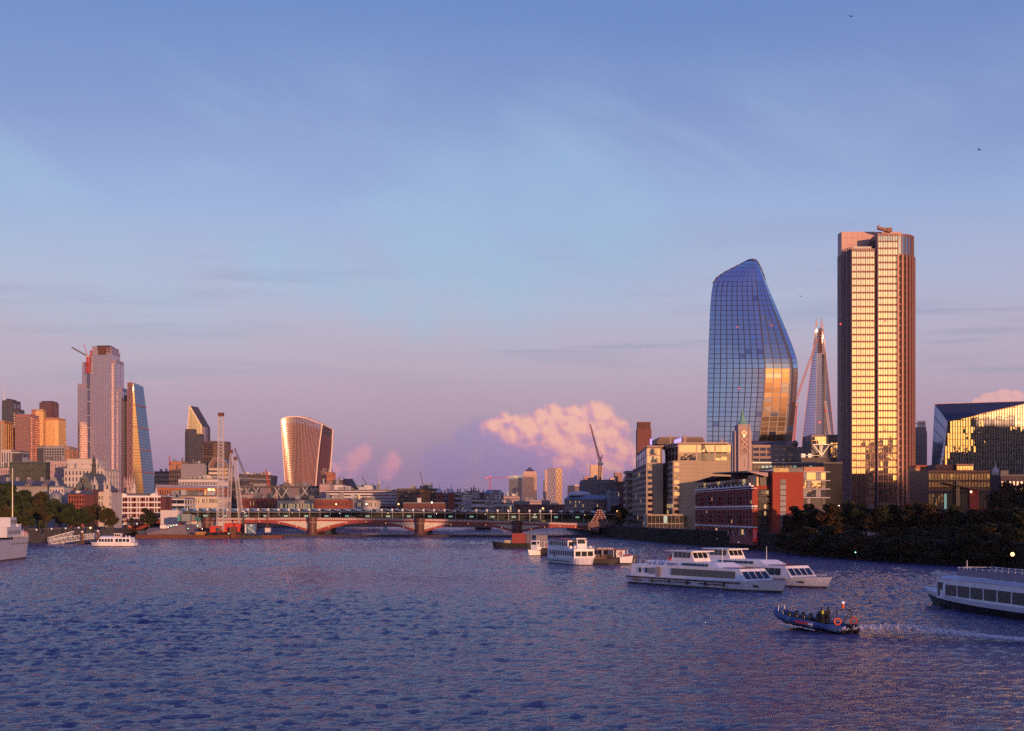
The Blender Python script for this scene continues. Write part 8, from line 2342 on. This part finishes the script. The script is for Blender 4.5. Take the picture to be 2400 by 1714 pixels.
def pier_boat():
    t = thing('glass_sided_boat', 'white low passenger boat with rounded roof berthed at the left pier', 'passenger boat', (-139.0, 507, 0), rz=math.atan2(.10, -1))
    L, B = 15.5, 4.6
    hull(t, L, B, 1.2, .3, .25, .8, .9, BOATWHITE, BOOT, .15)
    y = B / 2 - .1
    MB().hexa([(-6.8, -y, 1.22), (5.6, -y, 1.22), (5.6, y, 1.22), (-6.8, y, 1.22)], [(-6.6, -y + .2, 2.9), (4.6, -y + .2, 2.9), (4.6, y - .2, 2.9), (-6.6, y - .2, 2.9)]).build('saloon', BOATWHITE, t)
    side_windows(t, -6.3, -1.0, y - .05, 1.55, 2.6, 4, .12, lean=.08); side_windows(t, -.4, 4.9, y - .05, 1.55, 2.6, 5, .1, lean=.08)
    arc = [(-y + .1) * math.cos(math.pi * k / 8) for k in range(9)]
    MB().loft([[(x, (y - .1) * math.cos(math.pi * k / 8), 2.905 + .7 * math.sin(math.pi * k / 8)) for k in range(9)] for x in (-.3, 4.4)]).build('rounded_roof', BOATWHITE, t)
    MB().box(-6.6, -.35, -y + .2, y - .2, 2.903, 3.1).build('aft_roof', BOATWHITE, t)
    MB().box(-2.6, -.4, -1.0, 1.0, 3.103, 4.4).build('wheelhouse', OFFW, t); side_windows(t, -2.5, -.5, 1.0, 3.5, 4.2, 3, .08)
    MB().box(-2.8, -.2, -1.2, 1.2, 4.403, 4.5).build('wheelhouse_roof', WHITE, t)
    rails(t, [(-7.2, -y, 1.25), (-7.2, y, 1.25)], 1.0)
    for k in range(2): MB().ball((-5.2 + k * 1.2, -.8, 3.4), .33, 8).build('life_raft', WHITE, t)


pier_boat()


def warship():
    t = thing('moored_warship', 'pale grey old warship moored at the left edge with a tall white mast', 'ship', (-128, 352, 0), rz=math.atan2(1, -.085))
    L, B = 66, 9.0
    hull(t, L, B, 5.0, .7, .16, 2.2, .9, HULLG, BOOT, .35, flare=.86)
    MB().box(8, 22, -3.3, 3.3, 5.6, 8.2).build('deckhouse', HULLG, t)
    side_windows(t, 9, 21, 3.3, 6.4, 7.3, 8, .4)
    MB().box(14, 20, -2.6, 2.6, 8.203, 10.6).build('upper_house', HULLG, t); side_windows(t, 14.4, 19.6, 2.6, 9.0, 9.9, 4, .3)
    MB().box(22.1, 25.6, -2.4, 2.4, 5.6, 8.9).build('white_screen', WHITE, t)
    MB().tube((26.3, 0, 5.4), (26.3, 0, 23.4), .2, .1, 8).build('mast', M('mast_cream', (.68, .66, .42), .5, var=.08), t)
    for k in range(6): MB().box(22.2 + k * 1.0, 22.6 + k * 1.0, -3.4, -3.0, 5.6, 6.9).build('deck_locker', random.choice((CREAM, WHITE, REDP)), t)
    rails(t, [(10, -4.4, 5.1), (26, -4.1, 5.45), (32, -1.6, 5.75), (33.6, 0, 5.9), (32, 1.6, 5.75), (26, 4.1, 5.45), (10, 4.4, 5.1)], 1.05, .05)
    MB().hexa([(27.6, -2.6, 6.9), (32.5, -1.6, 7.1), (32.5, 1.6, 7.1), (27.6, 2.6, 6.9)], [(27.6, -2.4, 7.05), (32.5, -1.4, 7.25), (32.5, 1.4, 7.25), (27.6, 2.4, 7.05)]).build('awning', M('awning_blue', (.35, .38, .48), .7, var=.1), t)
    MB().tube((29.8, 0, 5.6), (29.8, 0, 9.2), .1, .06, 6).build('ensign_staff', CREAM, t)
    MB().hexa([(30.2, -.9, .1), (33.2, -.6, .1), (33.2, .6, .1), (30.2, .9, .1)], [(31.2, -.9, 2.4), (34.6, -.6, 2.6), (34.6, .6, 2.6), (31.2, .9, 2.4)]).build('rudder_trunk', RUST, t)
    for k in range(9): MB().tube((8 + k * 2.3, -4.42, 4.0), (8 + k * 2.3, -4.6, 4.0), .17, .17, 8).build('porthole', BLACKP, t)


warship()

# craft under the arches
for lab, px, py, Y, L_, m in (('small white launch seen through the second arch', 903, 1239, 985, 7.0, BOATWHITE), ('low dark barge seen through the third arch', 1133, 1240, 1000, 11.0, DKH)):
    t = thing('river_launch' if m is BOATWHITE else 'dumb_barge', lab, 'boat', (X(px, Y), Y, 0), rz=math.pi * (.96 if m is DKH else .6))
    hull(t, L_, L_ * .34, 1.3, .5, .3, .8, .9, m, BOOT, .2)
    MB().box(-L_ * .3, L_ * .15, -L_ * .13, L_ * .13, 1.32, 3.2 if m is BOATWHITE else 2.0).build('cabin', m if m is BOATWHITE else RUST, t)
    side_windows(t, -L_ * .27, L_ * .12, L_ * .13, 2.0, 2.9, 3, .1) if m is BOATWHITE else MB().box(L_ * .2, L_ * .3, -.6, .6, 1.5, 2.6).build('deck_gear', CONCD, t)
    MB().box(-L_ * .34, L_ * .2, -L_ * .16, L_ * .16, 3.2 if m is BOATWHITE else 2.0, 3.32 if m is BOATWHITE else 2.1).build('cabin_roof', WHITE if m is BOATWHITE else TIMBER, t)


# ------------------------------------------------------------------ people: one skinned body each
def person(label, base, heading, jacket, pose='stand', h=1.75, trousers=(.02, .02, .03), parent=None):
    t = thing('person', label, 'person', base, rz=heading)
    J = [(0, 0, .93), (0, 0, 1.15), (0, .02, 1.40), (0, .03, 1.50), (.02, .05, 1.62), (.03, .06, 1.72),
         (-.20, .02, 1.40), (-.27, .10, 1.14), (-.20, .34, 1.06), (.20, .02, 1.40), (.27, .10, 1.14), (.20, .34, 1.06),
         (-.10, 0, .88), (-.13, .04, .48), (-.13, -.02, .07), (-.13, .16, .04), (.10, 0, .88), (.14, .06, .48), (.14, -.02, .07), (.14, .16, .04)]
    E_ = [(0, 1), (1, 2), (2, 3), (3, 4), (4, 5), (2, 6), (6, 7), (7, 8), (2, 9), (9, 10), (10, 11), (0, 12), (12, 13), (13, 14), (14, 15), (0, 16), (16, 17), (17, 18), (18, 19)]
    rad = [.17, .16, .18, .07, .11, .09, .09, .07, .05, .09, .07, .05, .11, .08, .06, .05, .11, .08, .06, .05]
    s = h / 1.78
    me = bpy.data.meshes.new('body'); me.from_pydata([(x * s, y * s, z * s) for x, y, z in J], E_, [])
    o = bpy.data.objects.new('body', me); col.objects.link(o); o.parent = t
    sk = o.modifiers.new('skin', 'SKIN'); sk.use_smooth_shade = True
    for v, r in zip(me.skin_vertices[0].data, rad): v.radius = (r * s, r * s)
    me.skin_vertices[0].data[0].use_root = True
    o.modifiers.new('sub', 'SUBSURF').levels = 1; o.modifiers['sub'].render_levels = 2
    me.materials.append(M('clothes_dark', (.015, .016, .02), .8, var=.2))
    MB().lathe((0, 0, 0), [(.19 * s, 1.12 * s), (.215 * s, 1.25 * s), (.205 * s, 1.38 * s), (.12 * s, 1.48 * s)], 12).build('jacket', jacket, t, smooth=True)
    MB().ball((.03 * s, .05 * s, 1.72 * s), .115 * s, 8).build('hair', M('hair_dark', (.02, .014, .01), .7, var=.1), t, smooth=True)
    MB().ball((.03 * s, .115 * s, 1.655 * s), .075 * s, 8).build('face', M('skin_tone', (.35, .20, .14), .6, var=.05), t, smooth=True)
    return t


# ------------------------------------------------------------------ fast inflatable boat and its wake
def speedboat():
    bow, st = Vector((27.6, 153)), Vector((33.5, 143.6)); d = bow - st; c = (bow + st) / 2; hd = math.atan2(d.y, d.x)
    t = thing('inflatable_speedboat', 'dark blue rigid inflatable speedboat rising on its wake', 'speedboat', (c.x, c.y, -.02), rz=hd)
    t.rotation_euler = (0, R(-4), hd)
    TB = M('tube_navy', (.016, .05, .20), .5, var=.15, scale=.8); L = 10.8
    half = [(-L / 2 + .2, 1.25, .75), (-2, 1.35, .75), (1.5, 1.35, .8), (3.4, 1.1, .92), (4.6, .62, 1.15), (5.2, .0, 1.35)]
    rr = [.30, .34, .34, .33, .31, .28]
    for s in (-1, 1):
        tb = MB()
        for k in range(len(half) - 1):
            (x0, y0, z0), (x1, y1, z1) = half[k], half[k + 1]
            tb.tube((x0, s * y0, z0), (x1, s * y1, z1), rr[k], rr[k + 1], 12); tb.ball((x1, s * y1, z1), rr[k + 1] * .99, 8)
        tb.ball((half[0][0], s * half[0][1], half[0][2]), .3, 8)
        tb.build('tube', TB, t, smooth=True)
        MB().box(-1.2, .6, s * 1.68 - .03, s * 1.68 + .03, .72, .95).build('red_flash', M('flash_red', (.45, .04, .05), .5, var=.1), t)
        MB().box(-1.9, -1.35, s * 1.66 - .03, s * 1.66 + .03, .72, .92).build('white_flash', WHITE, t)
    MB().loft([[(x, -b, .62), (x, 0, .62 - k), (x, b, .62), (x, b * .9, .72), (x, -b * .9, .72)] for x, b, k in ((-L / 2, 1.2, .75), (0, 1.25, .85), (3, .95, .75), (4.6, .4, .15), (5.1, .05, -.3))]).build('keel', DKH, t)
    MB().box(-L / 2 + .1, 4.0, -1.05, 1.05, .725, .78).build('deck', DECK, t)
    for k in range(4):
        x = -.4 + k * 1.05
        for s in (-1, 1):
            MB().box(x, x + .55, s * .5 - .25, s * .5 + .25, .78, 1.15).build('seat', M('seat_black', (.02, .02, .025), .6, var=.2), t)
            MB().box(x - .05, x + .03, s * .5 - .22, s * .5 + .22, 1.1, 1.55).build('seat_back', M('seat_black', (.02, .02, .025)), t)
            r = MB(); r.path([(x + .7, s * .5 - .2, .78), (x + .7, s * .5 - .2, 1.3), (x + .7, s * .5 + .2, 1.3), (x + .7, s * .5 + .2, .78)], .025, 6); r.build('grab_rail', STEEL, t)
    MB().box(-1.75, -1.25, -.6, .6, .78, 1.75).build('console', M('console_black', (.015, .015, .02), .5, var=.2), t)
    MB().hexa([(-1.3, -.55, 1.753), (-1.25, -.55, 1.753), (-1.25, .55, 1.753), (-1.3, .55, 1.753)], [(-1.5, -.5, 2.1), (-1.45, -.5, 2.1), (-1.45, .5, 2.1), (-1.5, .5, 2.1)]).build('windscreen', G('windscreen', (.8, .85, .9), .25, .04), t)
    # stern frame with lifebuoys and lamp
    a = MB(); f = -L / 2 + .7
    for s in (-1, 1):
        a.path([(f, s * 1.1, .9), (f + .25, s * .95, 2.6)], .05, 8); a.path([(f + 1.4, s * 1.1, .9), (f + .25, s * .95, 2.6)], .045, 8)
    a.path([(f + .25, -.95, 2.6), (f + .25, .95, 2.6)], .05, 8); a.path([(f + .1, -1.05, 1.8), (f + .1, 1.05, 1.8)], .04, 8)
    a.build('stern_frame', DARKSTEEL, t, smooth=True)
    for y in (-1.1, 1.1): MB().torus((f - .1, y, 1.5), (.75, -.65, 0), .31, .085, 16, 8).build('lifebuoy', M('buoy_orange', (.62, .09, .03), .5, var=.08), t, smooth=True)
    MB().tube((f + .25, .1, 2.6), (f + .25, .1, 2.75), .06, .06, 8).build('lamp_post', DARKSTEEL, t)
    MB().tube((f + .25, .1, 2.75), (f + .25, .1, 3.2), .15, .15, 10).build('lamp_body', M('lamp_orange', (.7, .12, .03), .5, var=.05), t)
    MB().ball((f + .25, .1, 3.3), .16, 8).build('lamp_cap', LAMPW, t)
    for s in (-.35, .35): MB().hexa([(-L / 2 - .1, s - .2, .3), (-L / 2 - .75, s - .2, .3), (-L / 2 - .75, s + .2, .3), (-L / 2 - .1, s + .2, .3)], [(-L / 2 - .05, s - .22, 1.35), (-L / 2 - .7, s - .2, 1.3), (-L / 2 - .7, s + .2, 1.3), (-L / 2 - .05, s + .22, 1.35)]).build('outboard_motor', M('motor_black', (.012, .012, .014), .35, var=.1), t)
    b = MB(); b.path([(4.4, -.5, 1.2), (4.5, -.4, 1.9)], .03); b.path([(4.4, .5, 1.2), (4.5, .4, 1.9)], .03); b.path([(4.5, -.4, 1.9), (4.5, .4, 1.9)], .03)
    b.path([(3.2, -.9, 1.0), (3.2, -.8, 1.7)], .03); b.build('bow_rail', STEEL, t)
    fw = Vector((d.x, d.y, 0)).normalized(); sd = Vector((-fw.y, fw.x, 0))
    for lab, lx, ly, jk in (('driver in black at the console of the inflatable speedboat, right of two', -2.15, -.35, M('jacket_black', (.02, .02, .022), .8, var=.2)),
                            ('crew member in a neon yellow collar beside the speedboat driver', -2.0, .38, M('jacket_neon', (.42, .55, .04), .7, var=.1))):
        w = Vector((c.x, c.y, 0)) + fw * lx + sd * ly
        person(lab, (w.x, w.y, .62), hd - math.pi / 2, jk, h=1.72)
    # churned wake trailing off to the right
    foam = bpy.data.materials.new('wake_foam'); foam.use_nodes = True
    n = NT(foam.node_tree); bs = n.n['Principled BSDF']; geo = n.node('ShaderNodeNewGeometry')
    ns = n.noise(geo.outputs['Position'], 2.2, 6, .7); n2 = n.noise(geo.outputs['Position'], .6, 3, .6)
    n.l.new(n.mix(n2, (.60, .60, .70, 1), (.66, .56, .50, 1)), bs.inputs['Base Color']); bs.inputs['Roughness'].default_value = .6
    tr = n.node('ShaderNodeBsdfTransparent'); mx = n.node('ShaderNodeMixShader')
    at_ = n.node('ShaderNodeAttribute'); at_.attribute_name = 'edge'
    n.put(mx.inputs[0], n.smooth(n.math('ADD', ns, n.math('MULTIPLY', n.math('SUBTRACT', at_.outputs['Fac'], 1.0), .55)), .16, .36))
    n.l.new(tr.outputs[0], mx.inputs[1]); n.l.new(bs.outputs[0], mx.inputs[2]); n.l.new(mx.outputs[0], n.n['Material Output'].inputs[0])
    o = Vector((st.x, st.y)) ; dr = Vector((P(2400, 1500, 136).x - o.x + 2, 131.5 - o.y)).normalized(); nm = Vector((-dr.y, dr.x))
    rows = []; att = []; LN = 260
    for i in range(LN + 1):
        s = i / LN * 34 - 1.0; wd = 1.2 + .11 * max(s, 0); r = []
        hgt = .55 * math.exp(-((s - 6) / 6.5) ** 2) + .20 * math.exp(-s / 26)
        for j in range(25):
            v = j / 12 - 1; p = o + dr * s + nm * (v * wd)
            z = .16 + hgt * (1 - v * v) * (.55 + .9 * rng.random()) + .05 * rng.random()
            r.append((p.x + rng.normal(0, .05), p.y + rng.normal(0, .05), z)); att.append(max(0.0, (1 - abs(v) ** 1.6)) * (1 - .55 * i / LN) * min(1, i / 4))
        rows.append(r)
    w = MB().sheet(rows).build('wake', foam, None, kind='stuff')
    w['label'] = 'churned pale wake behind the inflatable speedboat'; w['category'] = 'wake'
    w.data.attributes.new('edge', 'FLOAT', 'POINT').data.foreach_set('value', att)
    # bow wave alongside
    rows = []; att = []; fb = Vector((d.x, d.y)).normalized(); nb = Vector((fb.y, -fb.x))
    o2 = Vector((c.x, c.y)) + fb * 3.2
    for i in range(60):
        s = i / 59; r = []
        for j in range(9):
            v = j / 8; p = o2 - fb * (s * 8.5) - nb * (-1.0 + -1.0 * 0) * 0 + (-nb if False else Vector((-fb.y, fb.x))) * (1.0 + s * 1.2 + v * (.5 + .5 * s))
            r.append((p.x, p.y, .12 + .35 * math.sin(math.pi * v) * (1 - s) * (.5 + rng.random()))); att.append(math.sin(math.pi * v) * (1 - s * .7))
        rows.append(r)
    w2 = MB().sheet(rows).build('bow_wave', foam, None, kind='stuff')
    w2['label'] = 'low pale bow wave along the side of the speedboat'; w2['category'] = 'wake'
    w2.data.attributes.new('edge', 'FLOAT', 'POINT').data.foreach_set('value', att)


speedboat()

# ------------------------------------------------------------------ vehicles on the road bridge
def car(label, x, mat, kind='taxi'):
    y = yb(x) + 6; z = zdeck(x) - 1.0
    t = thing('road_vehicle', label, 'car', (x, y, z))
    MB().prism([(x - 2.3, y - .9), (x + 2.3, y - .9), (x + 2.3, y + .9), (x - 2.3, y + .9)], z + .3, z + 1.0).build('body', mat, t)
    MB().hexa([(x - 1.7, y - .85, z + 1.003), (x + 1.5, y - .85, z + 1.003), (x + 1.5, y + .85, z + 1.003), (x - 1.7, y + .85, z + 1.003)], [(x - 1.3, y - .75, z + 1.75), (x + .9, y - .75, z + 1.75), (x + .9, y + .75, z + 1.75), (x - 1.3, y + .75, z + 1.75)]).build('cabin', WINB, t)
    MB().box(x - 1.25, x + .85, y - .72, y + .72, z + 1.753, z + 1.8).build('roof', mat, t)
    for dx in (-1.4, 1.4):
        for dy in (-.85, .85): MB().tube((x + dx, y + dy - .1, z + .32), (x + dx, y + dy + .1, z + .32), .32, .32, 12).build('wheel', BLACKP, t)


car('black cab crossing the red arch bridge right of the blue cabin', X(648, 715), BLACKP)
car('silver car crossing the red arch bridge over the second arch', X(820, 710), STEEL)

# ------------------------------------------------------------------ birds
def bird(label, px, py, Y, span, rz):
    t = thing('gull', label, 'bird', P(px, py, Y), rz=rz)
    s = span / 2
    b = MB(); b.lathe((0, 0, 0), [(.01, -.5 * s), (.09 * s, -.25 * s), (.11 * s, 0), (.07 * s, .25 * s), (.01, .4 * s)], 8)
    b.v = [(x, z, y) for x, y, z in b.v]
    for sg in (-1, 1):
        b.add([(sg * .05 * s, .15 * s, .05 * s), (sg * .05 * s, -.15 * s, .05 * s), (sg * .55 * s, -.05 * s, .3 * s), (sg * .55 * s, .2 * s, .3 * s), (sg * 1.0 * s, -.05 * s, .12 * s)], [(0, 1, 2, 3), (3, 2, 4)])
    b.build('body', M('gull_dark', (.05, .05, .06), .8, var=.1), t)


bird('small dark gull high in the sky above the tall high-rise', 1995, 39, 190, 1.1, .5)
bird('small dark gull in the sky at upper right', 2295, 352, 200, 1.2, 1.1)
bird('tiny dark gull right of the curved glass tower', 1877, 695, 260, 1.1, .2)
bird('pale gull low over the water before the farther excursion boat', 1612, 1291, 235, 1.2, .9)

# ------------------------------------------------------------------ unseen blocks added to shade low ground and to mirror in the glass
BK = M('unseen_block_concrete', (.10, .08, .075), .9, var=.2, scale=.05)
sx, sy = math.sin(R(SUN_AZ)), math.cos(R(SUN_AZ))
REAR = [(-1150, 70, 34), (-1080, 70, 44), (-990, 90, 38), (-890, 90, 46), (-790, 90, 36), (-700, 80, 34), (-610, 90, 42), (-500, 100, 48), (-395, 90, 40), (-300, 80, 54), (-215, 80, 42), (-140, 70, 48), (-60, 80, 40), (30, 80, 32), (120, 80, 28), (222, 22, 92), (290, 90, 42), (385, 70, 70), (470, 90, 50), (590, 110, 44)]  # row set across the sun's path, heights chosen for the shade they cast
for lab, x0, x1, h in (('unseen grey block added beyond the right edge for its mirrored outline, nearest the river', 288, 304, 46), ('unseen tall block added beyond the right edge for its mirrored outline', 304.5, 326, 68), ('unseen broad block added beyond the right edge for its mirrored outline, farthest from the river', 326.5, 400, 60)):  # unseen blocks sized and set for their outline in the mirrored glass
    t = block('mirror_outline_block', lab, 'building', [(x0, 436), (x1, 436), (x1, 460), (x0, 460)], GZ, GZ + h, BK, [(2, 8, 16, dict(wf=.6, hf=.5, glass=GDARK, indiv=False))], roof=CONCD, clutter=4)
ORD = 'first second third fourth fifth sixth seventh eighth ninth tenth eleventh twelfth thirteenth fourteenth fifteenth sixteenth seventeenth eighteenth nineteenth twentieth'.split()
for k, (u, w, h) in enumerate(REAR):
    cx, cy = sx * 620 + sy * u * -1, sy * 620 + sx * u
    ca, sa = -sy, sx
    pts = []
    for du, dv in ((-w / 2, -20), (w / 2, -20), (w / 2, 20), (-w / 2, 20)):
        pts.append((cx + ca * du + sx * dv, cy + sa * du + sy * dv))
    pts = pts if ((pts[1][0] - pts[0][0]) * (pts[2][1] - pts[0][1]) - (pts[1][1] - pts[0][1]) * (pts[2][0] - pts[0][0])) > 0 else pts[::-1]
    t = block('rear_shade_block', 'unseen shade block added behind the viewpoint, ' + ORD[k] + ' of the row', 'building', pts, GZ, GZ + h, BK, roof=CONCD, group='unseen shade blocks behind the viewpoint')
    MB().prism(inset(pts, 9), GZ + h + .6, GZ + h + 4 + (k % 3) * 2).build('roof_plant', BK, t)

# ------------------------------------------------------------------ evening air over the whole city
hz = MB().box(-14000, 14000, -1600, 16000, -5, 330).build('haze', None, kind='stuff')
hm = bpy.data.materials.new('evening_haze'); hm.use_nodes = True
ht_ = NT(hm.node_tree)
for nd in list(ht_.n):
    if nd.type != 'OUTPUT_MATERIAL': ht_.n.remove(nd)
pv = ht_.node('ShaderNodeVolumePrincipled'); pv.inputs['Color'].default_value = (.86, .82, .92, 1)
pv.inputs['Density'].default_value = 2.2e-5; pv.inputs['Anisotropy'].default_value = 0.0
ht_.l.new(pv.outputs[0], ht_.n['Material Output'].inputs['Volume'])
hz.data.materials.append(hm)
